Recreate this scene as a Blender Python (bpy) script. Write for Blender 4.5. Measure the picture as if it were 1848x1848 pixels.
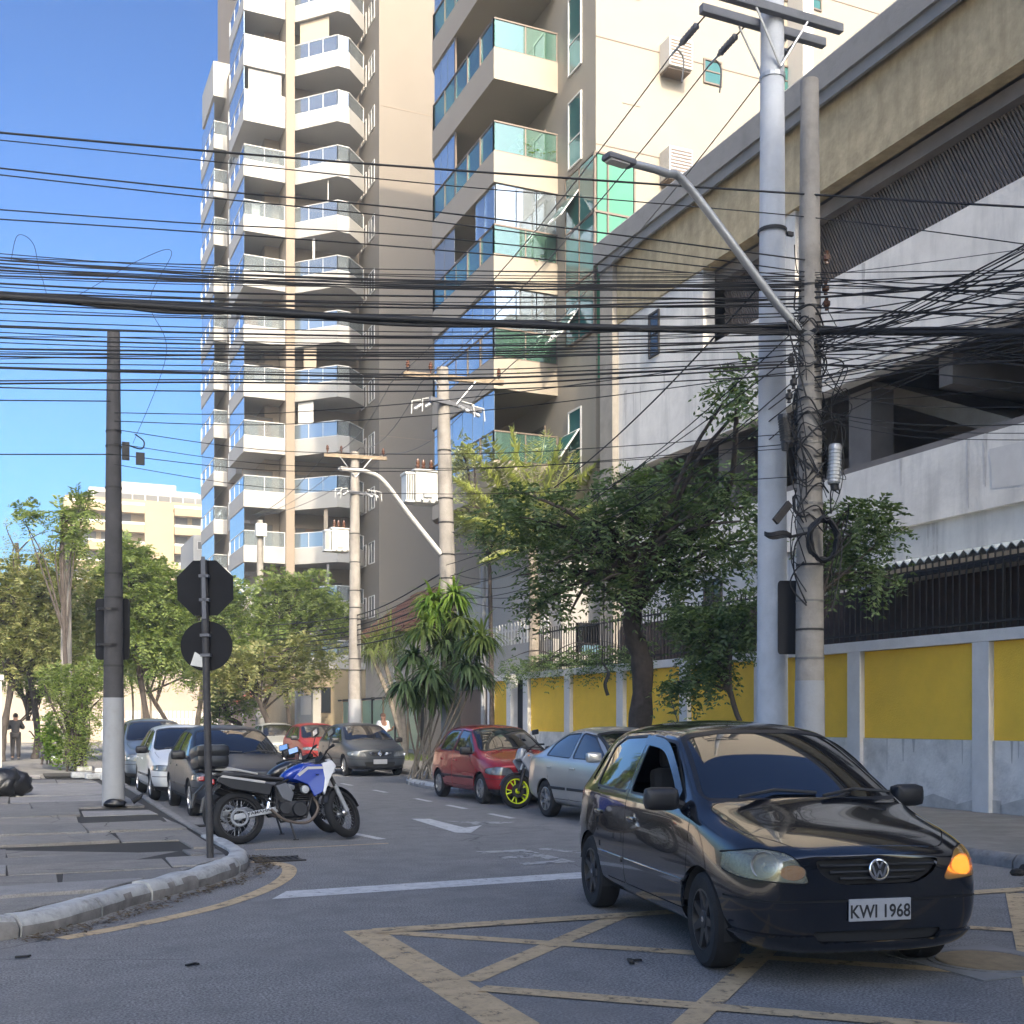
import bpy, bmesh, math, random
import numpy as np
from mathutils import Vector, Matrix, Euler
for o in list(bpy.data.objects): bpy.data.objects.remove(o)
S = bpy.context.scene
C = S.collection
R = math.radians
rnd = random.Random(7)
# ---------------------------------------------------------------- camera
CAM_H, YAW, F, HOR, CX = 1.57, math.atan(909/2100), 2100.0, 1301.0, 924.0
SA, CA = math.sin(YAW), math.cos(YAW)
cd = bpy.data.cameras.new('camera'); cam = bpy.data.objects.new('camera', cd); C.objects.link(cam)
cam.location = (0, 0, CAM_H); cam.rotation_euler = (R(90), 0, -YAW)
cd.sensor_width = 36; cd.lens = 36*F/1848; cd.shift_y = (HOR-924)/1848
cd.clip_start = 0.05; cd.clip_end = 3000
S.camera = cam
# ---------------------------------------------------------------- sky, sun, exposure
SUN_EL, SUN_AZ = R(35), R(186)            # azimuth clockwise from +Y: nearly straight down the street from behind
w = bpy.data.worlds.new('World'); S.world = w; w.use_nodes = True
nt = w.node_tree; bg = nt.nodes['Background']
sky = nt.nodes.new('ShaderNodeTexSky'); sky.sky_type = 'NISHITA'; sky.sun_disc = False
sky.sun_elevation = SUN_EL; sky.sun_rotation = SUN_AZ
sky.air_density = 1.0; sky.dust_density = 4; sky.ozone_density = 4
gm = nt.nodes.new('ShaderNodeGamma'); gm.inputs[1].default_value = 1.6
hs_ = nt.nodes.new('ShaderNodeHueSaturation'); hs_.inputs['Saturation'].default_value = 1.12
nt.links.new(sky.outputs[0], gm.inputs[0]); nt.links.new(gm.outputs[0], hs_.inputs['Color']); wb = nt.nodes.new('ShaderNodeMix'); wb.data_type = 'RGBA'; wb.blend_type = 'MULTIPLY'; wb.inputs[0].default_value = 1; wb.inputs[7].default_value = (.95, 1, .95, 1)   # the camera's warm white balance
nt.links.new(hs_.outputs[0], wb.inputs[6]); nt.links.new(wb.outputs[2], bg.inputs[0]); bg.inputs[1].default_value = 0.0405
sl = bpy.data.lights.new('sun', 'SUN'); so = bpy.data.objects.new('sun', sl); C.objects.link(so)
sl.energy = 2.0; sl.angle = R(0.5); sl.color = (1.0, 0.85, 0.65)
sd = Vector((math.sin(SUN_AZ)*math.cos(SUN_EL), math.cos(SUN_AZ)*math.cos(SUN_EL), math.sin(SUN_EL)))
so.rotation_euler = sd.to_track_quat('Z', 'Y').to_euler(); so.location = (0, -20, 60)
S.view_settings.view_transform = 'Standard'; S.view_settings.look = 'None'
S.view_settings.exposure = 1.68; S.view_settings.gamma = 1; S.view_settings.use_curve_mapping = False
S.cycles.max_bounces = 8; S.cycles.transparent_max_bounces = 16; S.cycles.caustics_reflective = False; S.cycles.caustics_refractive = False

# ---------------------------------------------------------------- survey helpers: photo pixel + a known plane -> place in the street
def at(px, py, D):
    k = (px-CX)/F
    return Vector((D*(SA+k*CA), D*(CA-k*SA), CAM_H-(py-HOR)/F*D))
def gp(px, py, z=0): return at(px, py, (CAM_H-z)*F/(py-HOR))
def onX(px, py, x):
    k = (px-CX)/F; return at(px, py, x/(SA+k*CA))
def onY(px, py, y):
    k = (px-CX)/F; return at(px, py, y/(CA-k*SA))

# ---------------------------------------------------------------- mesh builder
def V(*a): return Vector(a)
class MB:
    def __init__(s): s.v = []; s.f = []; s.m = []
    def add(s, vs, fs, mi=0):
        b = len(s.v); s.v.extend([tuple(x) for x in vs])
        for f in fs: s.f.append(tuple(i+b for i in f)); s.m.append(mi)
        return s
    def box(s, x0, x1, y0, y1, z0, z1, mi=0, M=None):
        vs = [Vector((x, y, z)) for z in (z0, z1) for y in (y0, y1) for x in (x0, x1)]
        if M is not None: vs = [M @ q for q in vs]
        return s.add(vs, [(0,2,3,1),(4,5,7,6),(0,1,5,4),(2,6,7,3),(0,4,6,2),(1,3,7,5)], mi)
    def cbox(s, c, sz, M=None, mi=0):
        h = [q/2 for q in sz]
        T = Matrix.Translation(c) @ (M.to_4x4() if M is not None else Matrix())
        return s.box(-h[0], h[0], -h[1], h[1], -h[2], h[2], mi, T)
    def rbox(s, c, sz, r=.02, M=None, mi=0):
        """box with chamfered edges"""
        bm = bmesh.new(); bmesh.ops.create_cube(bm, size=1)
        bmesh.ops.scale(bm, vec=sz, verts=bm.verts)
        r = min(r, min(sz)*.45)
        bmesh.ops.bevel(bm, geom=bm.edges[:]+bm.verts[:], offset=r, segments=2, affect='EDGES', profile=.6)
        T = Matrix.Translation(c) @ (M.to_4x4() if M is not None else Matrix())
        bm.verts.index_update()
        s.add([T @ q.co for q in bm.verts], [[q.index for q in f.verts] for f in bm.faces], mi); bm.free(); return s
    def quad(s, *p, mi=0): return s.add(p, [tuple(range(len(p)))], mi)
    def cyl(s, p0, p1, r0, r1=None, n=10, caps=True, mi=0):
        return s.tube([p0, p1], [r0, r0 if r1 is None else r1], n, caps, mi)
    def tube(s, pts, r, n=6, caps=True, mi=0):
        pts = [Vector(p) for p in pts]; k = len(pts)
        rs = r if isinstance(r, (list, tuple)) else [r]*k
        vs = []; fs = []
        t = (pts[1]-pts[0]).normalized()
        u = t.orthogonal().normalized()
        for i, p in enumerate(pts):
            a = pts[max(i-1, 0)]; b = pts[min(i+1, k-1)]
            t = (b-a).normalized() if (b-a).length > 1e-9 else t
            u = (u-t*u.dot(t)); u = u.normalized() if u.length > 1e-6 else t.orthogonal().normalized()
            w_ = t.cross(u)
            for j in range(n):
                an = 2*math.pi*j/n
                vs.append(p+(u*math.cos(an)+w_*math.sin(an))*rs[i])
        for i in range(k-1):
            for j in range(n):
                fs.append((i*n+j, i*n+(j+1)%n, (i+1)*n+(j+1)%n, (i+1)*n+j))
        if caps:
            fs.append(tuple(range(n-1, -1, -1))); fs.append(tuple(range((k-1)*n, k*n)))
        return s.add(vs, fs, mi)
    def lathe(s, prof, c=(0,0,0), ax=(0,0,1), n=24, mi=0, closed=False):
        ax = Vector(ax).normalized(); u = ax.orthogonal().normalized(); w_ = ax.cross(u); c = Vector(c)
        vs = []; fs = []; k = len(prof)
        for (r, h) in prof:
            for j in range(n):
                a = 2*math.pi*j/n; vs.append(c+ax*h+(u*math.cos(a)+w_*math.sin(a))*r)
        for i in range(k if closed else k-1):
            i2 = (i+1) % k
            for j in range(n): fs.append((i*n+j, i*n+(j+1)%n, i2*n+(j+1)%n, i2*n+j))
        return s.add(vs, fs, mi)
    def prism(s, poly, ax, a, b, mi=0, M=None):
        """2-D polygon (in the two other axes, in order) extruded from a to b along axis ax"""
        d = [i for i in range(3) if i != ax]; vs = []; n = len(poly)
        for h in (a, b):
            for p in poly:
                q = [0, 0, 0]; q[d[0]] = p[0]; q[d[1]] = p[1]; q[ax] = h; q = Vector(q)
                vs.append(M @ q if M is not None else q)
        fs = [tuple(range(n-1, -1, -1)), tuple(range(n, 2*n))]
        for i in range(n): fs.append((i, (i+1)%n, n+(i+1)%n, n+i))
        return s.add(vs, fs, mi)
    def ball(s, c, r, n=10, mi=0, M=None):
        r = r if isinstance(r, (tuple, list)) else (r, r, r); c = Vector(c); vs = []; fs = []; m = max(4, n//2)
        for i in range(m+1):
            th = math.pi*i/m
            for j in range(n):
                ph = 2*math.pi*j/n
                q = Vector((r[0]*math.sin(th)*math.cos(ph), r[1]*math.sin(th)*math.sin(ph), r[2]*math.cos(th)))
                vs.append(c+(M @ q if M is not None else q))
        for i in range(m):
            for j in range(n): fs.append((i*n+j, i*n+(j+1)%n, (i+1)*n+(j+1)%n, (i+1)*n+j))
        return s.add(vs, fs, mi)
    def build(s, name, mats, parent=None, smooth=None, world=False, bevel=0, fix=True):
        me = bpy.data.meshes.new(name); me.from_pydata(s.v, [], s.f)
        mats = mats if isinstance(mats, (list, tuple)) else [mats]
        for m in mats: me.materials.append(m)
        if len(mats) > 1: me.polygons.foreach_set('material_index', s.m)
        if fix:
            bm = bmesh.new(); bm.from_mesh(me); bmesh.ops.recalc_face_normals(bm, faces=bm.faces); bm.to_mesh(me); bm.free()
        if smooth: me.polygons.foreach_set('use_smooth', [True]*len(me.polygons)); sharp(me, smooth)
        me.update()
        return link(name, me, parent, world, bevel)
def sharp(me, ang):
    """mark edges sharper than ang degrees as sharp"""
    if ang >= 180: return
    me.set_sharp_from_angle(angle=R(ang))
def link(name, me, parent=None, world=False, bevel=0):
    o = bpy.data.objects.new(name, me); C.objects.link(o)
    if parent is not None:
        o.parent = parent
        if world: o.matrix_parent_inverse = Matrix.Translation(-parent.location)
    if bevel:
        b = o.modifiers.new('bevel', 'BEVEL'); b.width = bevel; b.segments = 2; b.limit_method = 'ANGLE'; b.angle_limit = R(40)
    return o
def tag(o, label=None, cat=None, group=None, kind=None):
    if label: o['label'] = label
    if cat: o['category'] = cat
    if group: o['group'] = group
    if kind: o['kind'] = kind
    return o
def thing(name, label, cat, loc=(0,0,0), rotz=0, group=None):
    o = bpy.data.objects.new(name, None); C.objects.link(o); o.location = loc; o.rotation_euler = (0, 0, rotz)
    o.empty_display_size = .2
    return tag(o, label, cat, group)
def dup(o, parent, dloc=(0,0,0)):
    """copy of a part with its sub-parts"""
    c = o.copy(); C.objects.link(c); inv = o.matrix_parent_inverse.copy(); c.parent = parent; c.matrix_parent_inverse = inv; c.location = o.location+Vector(dloc)
    for ch in o.children:
        d = ch.copy(); C.objects.link(d); d.parent = c
    return c
def dup_thing(root, loc, rotz=None):
    c = root.copy(); C.objects.link(c); c.location = loc
    if rotz is not None: c.rotation_euler = (0, 0, rotz)
    for ch in root.children:
        dup(ch, c)
    return c

# ---------------------------------------------------------------- materials
def mat(name, col, rough=.7, metal=0, var=.0, vs=3.0, bump=0, bs=30.0, spec=.5, coat=0, emit=0, col2=None, detail=5, stain=0, stcol=(.03,.03,.028), sts=1.2, coatr=.03, streak=False):
    m = bpy.data.materials.new(name); m.use_nodes = True; n = m.node_tree; p = n.nodes['Principled BSDF']
    L = n.links.new
    p.inputs['Roughness'].default_value = rough; p.inputs['Metallic'].default_value = metal
    p.inputs['Specular IOR Level'].default_value = spec
    p.inputs['Coat Weight'].default_value = coat; p.inputs['Coat Roughness'].default_value = coatr
    c4 = (*col, 1); p.inputs['Base Color'].default_value = c4
    if emit: p.inputs['Emission Color'].default_value = c4; p.inputs['Emission Strength'].default_value = emit
    if var or bump or col2 or stain:
        tc = n.nodes.new('ShaderNodeTexCoord')
        out = None
        if var or col2:
            t = n.nodes.new('ShaderNodeTexNoise'); t.inputs['Scale'].default_value = vs; t.inputs['Detail'].default_value = detail; t.inputs['Roughness'].default_value = .65
            L(tc.outputs['Object'], t.inputs['Vector'])
            rp = n.nodes.new('ShaderNodeValToRGB'); rp.color_ramp.elements[0].position = .3; rp.color_ramp.elements[1].position = .7
            a = col2 if col2 else tuple(min(1, q*(1-var)) for q in col); b = col if col2 else tuple(min(1, q*(1+var)) for q in col)
            rp.color_ramp.elements[0].color = (*a, 1); rp.color_ramp.elements[1].color = (*b, 1)
            L(t.outputs[0], rp.inputs[0]); out = rp.outputs[0]
        if stain:
            mp = n.nodes.new('ShaderNodeMapping'); L(tc.outputs['Object'], mp.inputs[0])
            if streak: mp.inputs['Scale'].default_value = (1, 1, .12)
            t = n.nodes.new('ShaderNodeTexNoise'); t.inputs['Scale'].default_value = sts; t.inputs['Detail'].default_value = 8; t.inputs['Roughness'].default_value = .7
            L(mp.outputs[0], t.inputs['Vector'])
            rp = n.nodes.new('ShaderNodeValToRGB'); rp.color_ramp.elements[0].position = .48; rp.color_ramp.elements[1].position = .75
            rp.color_ramp.elements[0].color = (0,0,0,1); rp.color_ramp.elements[1].color = (stain, stain, stain, 1)
            L(t.outputs[0], rp.inputs[0])
            mx = n.nodes.new('ShaderNodeMix'); mx.data_type = 'RGBA'; L(rp.outputs[0], mx.inputs['Factor'])
            if out: L(out, mx.inputs[6])
            else: mx.inputs[6].default_value = c4
            mx.inputs[7].default_value = (*stcol, 1); out = mx.outputs[2]
        if out: L(out, p.inputs['Base Color'])
        if bump:
            t = n.nodes.new('ShaderNodeTexNoise'); t.inputs['Scale'].default_value = bs; t.inputs['Detail'].default_value = 4
            L(tc.outputs['Object'], t.inputs['Vector'])
            b = n.nodes.new('ShaderNodeBump'); b.inputs['Strength'].default_value = bump; b.inputs['Distance'].default_value = .02
            L(t.outputs[0], b.inputs['Height']); L(b.outputs[0], p.inputs['Normal'])
    return m
def leafmat(name, c1, c2, trans=.35):
    m = bpy.data.materials.new(name); m.use_nodes = True; n = m.node_tree; L = n.links.new
    p = n.nodes['Principled BSDF']; out = n.nodes['Material Output']
    g = n.nodes.new('ShaderNodeNewGeometry'); rp = n.nodes.new('ShaderNodeValToRGB')
    rp.color_ramp.elements[0].color = (*c1, 1); rp.color_ramp.elements[1].color = (*c2, 1)
    L(g.outputs['Random Per Island'], rp.inputs[0]); L(rp.outputs[0], p.inputs['Base Color'])
    p.inputs['Roughness'].default_value = .5; p.inputs['Specular IOR Level'].default_value = .4
    t = n.nodes.new('ShaderNodeBsdfTranslucent'); 
    mx0 = n.nodes.new('ShaderNodeMix'); mx0.data_type = 'RGBA'; mx0.blend_type = 'MULTIPLY'; mx0.inputs[0].default_value = 1
    L(rp.outputs[0], mx0.inputs[6]); mx0.inputs[7].default_value = (1.5, 1.6, .6, 1); L(mx0.outputs[2], t.inputs[0])
    mx = n.nodes.new('ShaderNodeMixShader'); mx.inputs[0].default_value = trans
    L(p.outputs[0], mx.inputs[1]); L(t.outputs[0], mx.inputs[2]); L(mx.outputs[0], out.inputs[0])
    return m
def glass(name, tint, alpha=.15, rough=.02, refl=.2, col=(.9,.95,1)):
    """see-through sheet: tinted transparent + mirror coat"""
    m = bpy.data.materials.new(name); m.use_nodes = True; n = m.node_tree; L = n.links.new
    for q in list(n.nodes):
        if q.type == 'BSDF_PRINCIPLED': n.nodes.remove(q)
    out = n.nodes['Material Output']
    t = n.nodes.new('ShaderNodeBsdfTransparent'); t.inputs[0].default_value = (*tint, 1)
    d = n.nodes.new('ShaderNodeBsdfDiffuse'); d.inputs[0].default_value = (*tint, 1)
    m0 = n.nodes.new('ShaderNodeMixShader'); m0.inputs[0].default_value = alpha; L(t.outputs[0], m0.inputs[1]); L(d.outputs[0], m0.inputs[2])
    g = n.nodes.new('ShaderNodeBsdfGlossy'); g.inputs[0].default_value = (*col, 1); g.inputs[1].default_value = rough
    lw = n.nodes.new('ShaderNodeLayerWeight'); lw.inputs[0].default_value = .35
    mt = n.nodes.new('ShaderNodeMath'); mt.operation = 'MULTIPLY_ADD'; mt.inputs[1].default_value = .7; mt.inputs[2].default_value = refl; mt.use_clamp = True
    L(lw.outputs['Fresnel'], mt.inputs[0])
    mx = n.nodes.new('ShaderNodeMixShader'); L(mt.outputs[0], mx.inputs[0]); L(m0.outputs[0], mx.inputs[1]); L(g.outputs[0], mx.inputs[2]); L(mx.outputs[0], out.inputs[0])
    return m
M = {}
def grainy(name, dark, light, patch, rough=.85, gs=105, bump=.5):
    """road and pavement: coarse grains seen one by one near by, mended patches, hairline cracks"""
    m = bpy.data.materials.new(name); m.use_nodes = True; n = m.node_tree; L = n.links.new; p = n.nodes['Principled BSDF']; p.inputs['Roughness'].default_value = rough; p.inputs['Specular IOR Level'].default_value = .35
    tc = n.nodes.new('ShaderNodeTexCoord')
    def noise(s, d=3, r=.6):
        t = n.nodes.new('ShaderNodeTexNoise'); t.inputs['Scale'].default_value = s; t.inputs['Detail'].default_value = d; t.inputs['Roughness'].default_value = r; L(tc.outputs['Object'], t.inputs['Vector']); return t.outputs[0]
    def ramp(f, a, b, ca, cb):
        r = n.nodes.new('ShaderNodeValToRGB'); r.color_ramp.elements[0].position = a; r.color_ramp.elements[1].position = b; r.color_ramp.elements[0].color = (*ca,1); r.color_ramp.elements[1].color = (*cb,1); L(f, r.inputs[0]); return r.outputs[0]
    def mix(f, a, b, mode='MIX'):
        x = n.nodes.new('ShaderNodeMix'); x.data_type = 'RGBA'; x.blend_type = mode
        if hasattr(f, 'links'): L(f, x.inputs[0])
        else: x.inputs[0].default_value = f
        for q, s in ((a, 6), (b, 7)):
            if hasattr(q, 'links'): L(q, x.inputs[s])
            else: x.inputs[s].default_value = (*q, 1)
        return x.outputs[2]
    g = noise(gs, 2, .7)
    c = ramp(g, .36, .66, dark, light)
    c = mix(ramp(noise(gs*2.3, 1), .66, .74, (0,0,0), (.55,.55,.55)), c, tuple(min(1, q*1.7) for q in light))
    c = mix(ramp(noise(.55, 6, .7), .42, .66, (0,0,0), (.75,.75,.75)), c, patch, 'MIX')
    c = mix(1, c, ramp(noise(2.6, 6, .75), .3, .75, (.74,.74,.75), (1.12,1.11,1.1)), 'MULTIPLY')
    v = n.nodes.new('ShaderNodeTexVoronoi'); v.feature = 'DISTANCE_TO_EDGE'; v.inputs['Scale'].default_value = .42
    w1 = n.nodes.new('ShaderNodeMix'); w1.data_type = 'VECTOR'; w1.inputs[0].default_value = .16
    nn = n.nodes.new('ShaderNodeTexNoise'); nn.inputs['Scale'].default_value = 2.2; nn.inputs['Detail'].default_value = 6; L(tc.outputs['Object'], nn.inputs['Vector']); L(tc.outputs['Object'], w1.inputs[4]); L(nn.outputs['Color'], w1.inputs[5]); L(w1.outputs[1], v.inputs['Vector'])
    cr = ramp(v.outputs['Distance'], .0, .0045, (.42,.42,.42), (1,1,1))
    c = mix(ramp(noise(.21, 2), .5, .58, (0,0,0), (1,1,1)), c, mix(1, c, cr, 'MULTIPLY'))
    L(c, p.inputs['Base Color'])
    b = n.nodes.new('ShaderNodeBump'); b.inputs['Strength'].default_value = bump; b.inputs['Distance'].default_value = .01; L(g, b.inputs['Height']); L(b.outputs[0], p.inputs['Normal'])
    return m
M['asphalt'] = grainy('asphalt', (.10,.098,.096), (.37,.36,.35), (.205,.20,.195), gs=62, bump=.8)
M['pave_b'] = grainy('pavement_concrete_brown', (.18,.167,.15), (.30,.285,.26), (.2,.185,.168), .9, 70, .35)
M['pave_c'] = grainy('pavement_concrete_pale', (.235,.225,.215), (.355,.345,.33), (.245,.23,.215), .9, 70, .35)
M['pave_d'] = grainy('pavement_concrete_dark', (.155,.148,.14), (.26,.25,.235), (.165,.155,.143), .9, 70, .35)
M['crack'] = mat('crack_dark', (.022,.02,.018), .95)
M['pave'] = mat('pavement_concrete', (.165,.16,.155), .9, var=.25, vs=1.6, bump=.35, bs=45, stain=.6, stcol=(.08,.077,.07), sts=1.8)
M['pave_light'] = mat('new_concrete', (.23,.225,.22), .9, var=.15, vs=3, bump=.2, bs=60)
M['joint'] = mat('joint_dirt', (.035,.032,.028), .95, bump=.4, bs=60)
M['kerb'] = mat('kerb_whitewash', (.42,.43,.43), .85, var=.12, vs=6, bump=.6, bs=18, stain=.85, stcol=(.1,.095,.085), sts=4.5)
M['kerb_raw'] = mat('kerb_granite', (.22,.21,.2), .85, var=.25, vs=6, bump=.5, bs=20, stain=.5, sts=4)
M['line_white'] = mat('road_paint_white', (.52,.52,.52), .75, var=.1, vs=6, stain=.75, stcol=(.18,.18,.185), sts=11)
M['line_worn'] = mat('road_paint_worn', (.34,.34,.34), .7, var=.2, vs=8, stain=.95, stcol=(.08,.08,.085), sts=5)
M['line_yellow'] = mat('road_paint_yellow', (.50,.37,.215), .8, var=.12, vs=5, stain=.75, stcol=(.24,.19,.14), sts=11)
M['yellow_wall'] = mat('yellow_plaster', (.96,.60,.06), .75, var=.05, vs=2.5, bump=.6, bs=45, stain=.35, stcol=(.78,.47,.05), sts=1.6)
M['grey_wall'] = mat('grey_white_plaster', (.75,.72,.68), .85, var=.14, vs=2, bump=.8, bs=22, stain=.8, stcol=(.34,.33,.315), sts=1.6)
M['grey_post'] = mat('grey_painted_post', (.67,.66,.65), .8, var=.08, vs=3, bump=.2, bs=40)
M['white_garage'] = mat('white_weathered_paint', (.66,.64,.60), .85, var=.12, vs=1.2, bump=.35, bs=9, stain=.8, stcol=(.33,.33,.325), sts=1.1, streak=True)
M['stucco'] = mat('ochre_stucco', (.42,.345,.215), .9, var=.22, vs=3, bump=1.0, bs=14, stain=.6, stcol=(.23,.18,.105), sts=2.5, streak=True)  # weathered streaks; the paler patches also imitate raking sunlight
M['cap'] = mat('grey_coping', (.2,.2,.2), .85, var=.2, vs=1.5, bump=.3, bs=20, stain=.4, sts=1.5)
M['concrete'] = mat('raw_concrete', (.27,.25,.22), .9, var=.18, vs=2, bump=.3, bs=25)
M['dark'] = mat('dark_interior', (.02,.02,.021), .9)
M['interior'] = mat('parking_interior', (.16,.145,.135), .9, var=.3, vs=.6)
M['iron'] = mat('dark_iron', (.018,.016,.016), .6)
M['pole'] = mat('pole_concrete', (.26,.24,.215), .9, var=.2, vs=2.2, bump=.4, bs=30, stain=.4, stcol=(.1,.09,.08), sts=2)
M['pole_dark'] = mat('pole_dark_concrete', (.055,.053,.055), .9, var=.25, vs=2.5, bump=.4, bs=30, stain=.5, sts=2)
M['pole_pale'] = mat('pole_pale_concrete', (.50,.52,.55), .8, var=.1, vs=1.5, bump=.25, bs=25, stain=.3, stcol=(.24,.24,.24), sts=1.6)
M['whitewash'] = mat('whitewash', (.29,.30,.315), .8, var=.08, vs=4, bump=.3, bs=25, stain=.6, stcol=(.2,.195,.19), sts=4)
M['wood'] = mat('weathered_wood', (.23,.18,.125), .9, var=.3, vs=6, bump=.4, bs=30)
M['steel_beam'] = mat('grey_crossarm', (.13,.135,.15), .7, var=.15, vs=3)
M['galv'] = mat('galvanised_steel', (.42,.43,.44), .45, metal=.6, var=.1, vs=5)
M['transformer'] = mat('transformer_paint', (.56,.56,.53), .45, var=.04, vs=4)
M['porcelain'] = mat('brown_porcelain', (.10,.045,.025), .25)
M['rubber'] = mat('black_cable', (.008,.008,.009), .65)
M['steelwire'] = mat('aluminium_wire', (.16,.155,.15), .5, metal=.5)
M['sign_back'] = mat('sign_back_black', (.009,.0095,.012), .7, spec=.25, var=.2, vs=4)
M['sign_post'] = mat('sign_post_steel', (.045,.043,.045), .6, var=.35, vs=6)
M['white_plaster'] = mat('white_render', (.37,.36,.34), .75, var=.03, vs=1)
M['white_metal'] = mat('white_metal', (.6,.59,.57), .4)
M['beige'] = mat('beige_render', (.28,.225,.17), .8, var=.04, vs=.8)
M['cream'] = mat('cream_render', (.225,.193,.155), .85, var=.03, vs=.5, bump=.1, bs=20)
M['shade_wall'] = mat('taupe_render', (.40,.37,.33), .85, var=.05, vs=.7)
M['cream_tile'] = mat('cream_small_tile', (.28,.245,.195), .6, var=.04, vs=.6)
M['slab_grey'] = mat('pale_slab', (.5,.485,.455), .8, var=.04, vs=1)
M['win_dark'] = mat('window_dark', (.02,.025,.03), .05, spec=.9)
M['win_mid'] = mat('window_grey', (.15,.15,.145), .08, spec=.8)
M['win_blue'] = mat('window_blue_mirror', (.40,.50,.58), .1, metal=.7)
M['win_teal'] = mat('window_teal', (.035,.12,.115), .06, spec=.9)
M['win_green'] = mat('window_green', (.07,.23,.135), .12, spec=.8, var=.08, vs=.7)
M['rail_glass'] = glass('rail_glass', (.78,.86,.9), .12, refl=.16)
M['rail_glass_green'] = glass('rail_glass_green', (.40,.68,.56), .10, refl=.10)
M['bronze'] = mat('bronze_aluminium', (.16,.125,.10), .5, metal=.3)
M['tile_red'] = mat('clay_tile', (.20,.085,.05), .85, var=.35, vs=5, stain=.4, stcol=(.05,.04,.035), sts=3)
M['bark'] = mat('dark_bark', (.055,.045,.04), .95, var=.35, vs=6, bump=.9, bs=18)
M['bark_pale'] = mat('pale_bark', (.22,.19,.155), .95, var=.3, vs=5, bump=.7, bs=18)
M['leaf_dark'] = leafmat('leaf_dark', (.045,.085,.038), (.145,.2,.085), .35)
M['leaf_mid'] = leafmat('leaf_mid', (.075,.125,.035), (.235,.285,.085), .45)
M['leaf_dry'] = leafmat('leaf_dry', (.11,.145,.05), (.28,.27,.115), .4)
M['leaf_bright'] = leafmat('leaf_bright', (.07,.145,.025), (.19,.28,.05), .45)
M['leaf_palm'] = leafmat('leaf_palm', (.17,.20,.09), (.40,.41,.24), .4)
M['leaf_yucca'] = leafmat('leaf_yucca', (.13,.18,.05), (.24,.27,.09), .4)
M['tyre'] = mat('tyre', (.012,.012,.013), .85, bump=.2, bs=80)
M['black_plastic'] = mat('black_plastic', (.016,.016,.018), .45)
M['chrome'] = mat('chrome', (.75,.76,.78), .12, metal=1)
M['alloy'] = mat('alloy', (.4,.41,.43), .3, metal=.9)
M['plate'] = mat('plate_grey', (.42,.42,.43), .5, var=.05, vs=30)
M['plate_ink'] = mat('plate_ink', (.02,.02,.022), .6)
M['car_glass'] = mat('car_glass', (.006,.007,.009), .03, spec=.9, coat=.6)
M['lamp_lens'] = mat('lamp_lens', (.42,.44,.43), .12, spec=.7, coat=1, var=.25, vs=9)
M['amber'] = mat('amber_lens', (.75,.26,.03), .2, coat=1)
M['lens_clear'] = glass('lens_clear', (.80,.77,.58), .2, refl=.06)
M['lens_amber'] = glass('lens_amber', (.92,.55,.16), .35, refl=.05)
M['bowl'] = mat('lamp_bowl', (.36,.34,.25), .4, metal=.7, var=.3, vs=22)
M['lamp_dark'] = mat('lamp_dark', (.13,.14,.15), .08, spec=.8, coat=1, var=.4, vs=14)
M['amber_lens_lit'] = mat('amber_lens_lit', (.62,.30,.06), .15, coat=1, emit=.16, var=.25, vs=12)
M['amber_lit'] = mat('amber_lit', (1.0,.45,.08), .3, emit=.9)
M['red_lens'] = mat('red_lens', (.35,.01,.01), .15, coat=1)
M['skin'] = mat('skin', (.28,.15,.10), .6)
def paint(name, col, metal=.25, rough=.3, coat=.55): return mat(name, col, rough, metal, coat=coat, spec=.5, coatr=.02)
def wear(m, lo, hi, scale):
    """paint rubbed through to the road where a noise runs high"""
    n = m.node_tree; L = n.links.new; p = n.nodes['Principled BSDF']; out = n.nodes['Material Output']
    tc = n.nodes.new('ShaderNodeTexCoord'); t = n.nodes.new('ShaderNodeTexNoise'); t.inputs['Scale'].default_value = scale; t.inputs['Detail'].default_value = 9; t.inputs['Roughness'].default_value = .78; L(tc.outputs['Object'], t.inputs['Vector'])
    r = n.nodes.new('ShaderNodeValToRGB'); r.color_ramp.elements[0].position = lo; r.color_ramp.elements[1].position = hi; L(t.outputs[0], r.inputs[0])
    tr = n.nodes.new('ShaderNodeBsdfTransparent'); mx = n.nodes.new('ShaderNodeMixShader'); L(r.outputs[0], mx.inputs[0]); L(p.outputs[0], mx.inputs[1]); L(tr.outputs[0], mx.inputs[2]); L(mx.outputs[0], out.inputs[0])
wear(M['line_yellow'], .54, .66, 7); wear(M['line_white'], .57, .67, 7); wear(M['line_worn'], .50, .61, 5)
# ---------------------------------------------------------------- sheets
def ribbon(pts, w0, z=0, close=False):
    """flat strip following a plan polyline, w0 wide"""
    mb = MB(); P = [Vector((p[0], p[1])) for p in pts]; Ls = []; Rs = []
    for i, p in enumerate(P):
        a = P[max(i-1, 0)]; b = P[min(i+1, len(P)-1)]; t = (b-a).normalized(); n = Vector((-t.y, t.x))
        Ls.append(p+n*w0/2); Rs.append(p-n*w0/2)
    for i in range(len(P)-1):
        mb.quad((*Rs[i], z), (*Rs[i+1], z), (*Ls[i+1], z), (*Ls[i], z))
    return mb
def smooth_line(pts, n=8):
    """Catmull-Rom through points of any dimension"""
    P = [Vector(p) for p in pts]; out = []
    for i in range(len(P)-1):
        p0 = P[max(i-1, 0)]; p1 = P[i]; p2 = P[i+1]; p3 = P[min(i+2, len(P)-1)]
        for k in range(n):
            t = k/n
            out.append(.5*((2*p1)+(p2-p0)*t+(2*p0-5*p1+4*p2-p3)*t*t+(3*p1-p0-3*p2+p3)*t*t*t))
    out.append(P[-1]); return out
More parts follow.
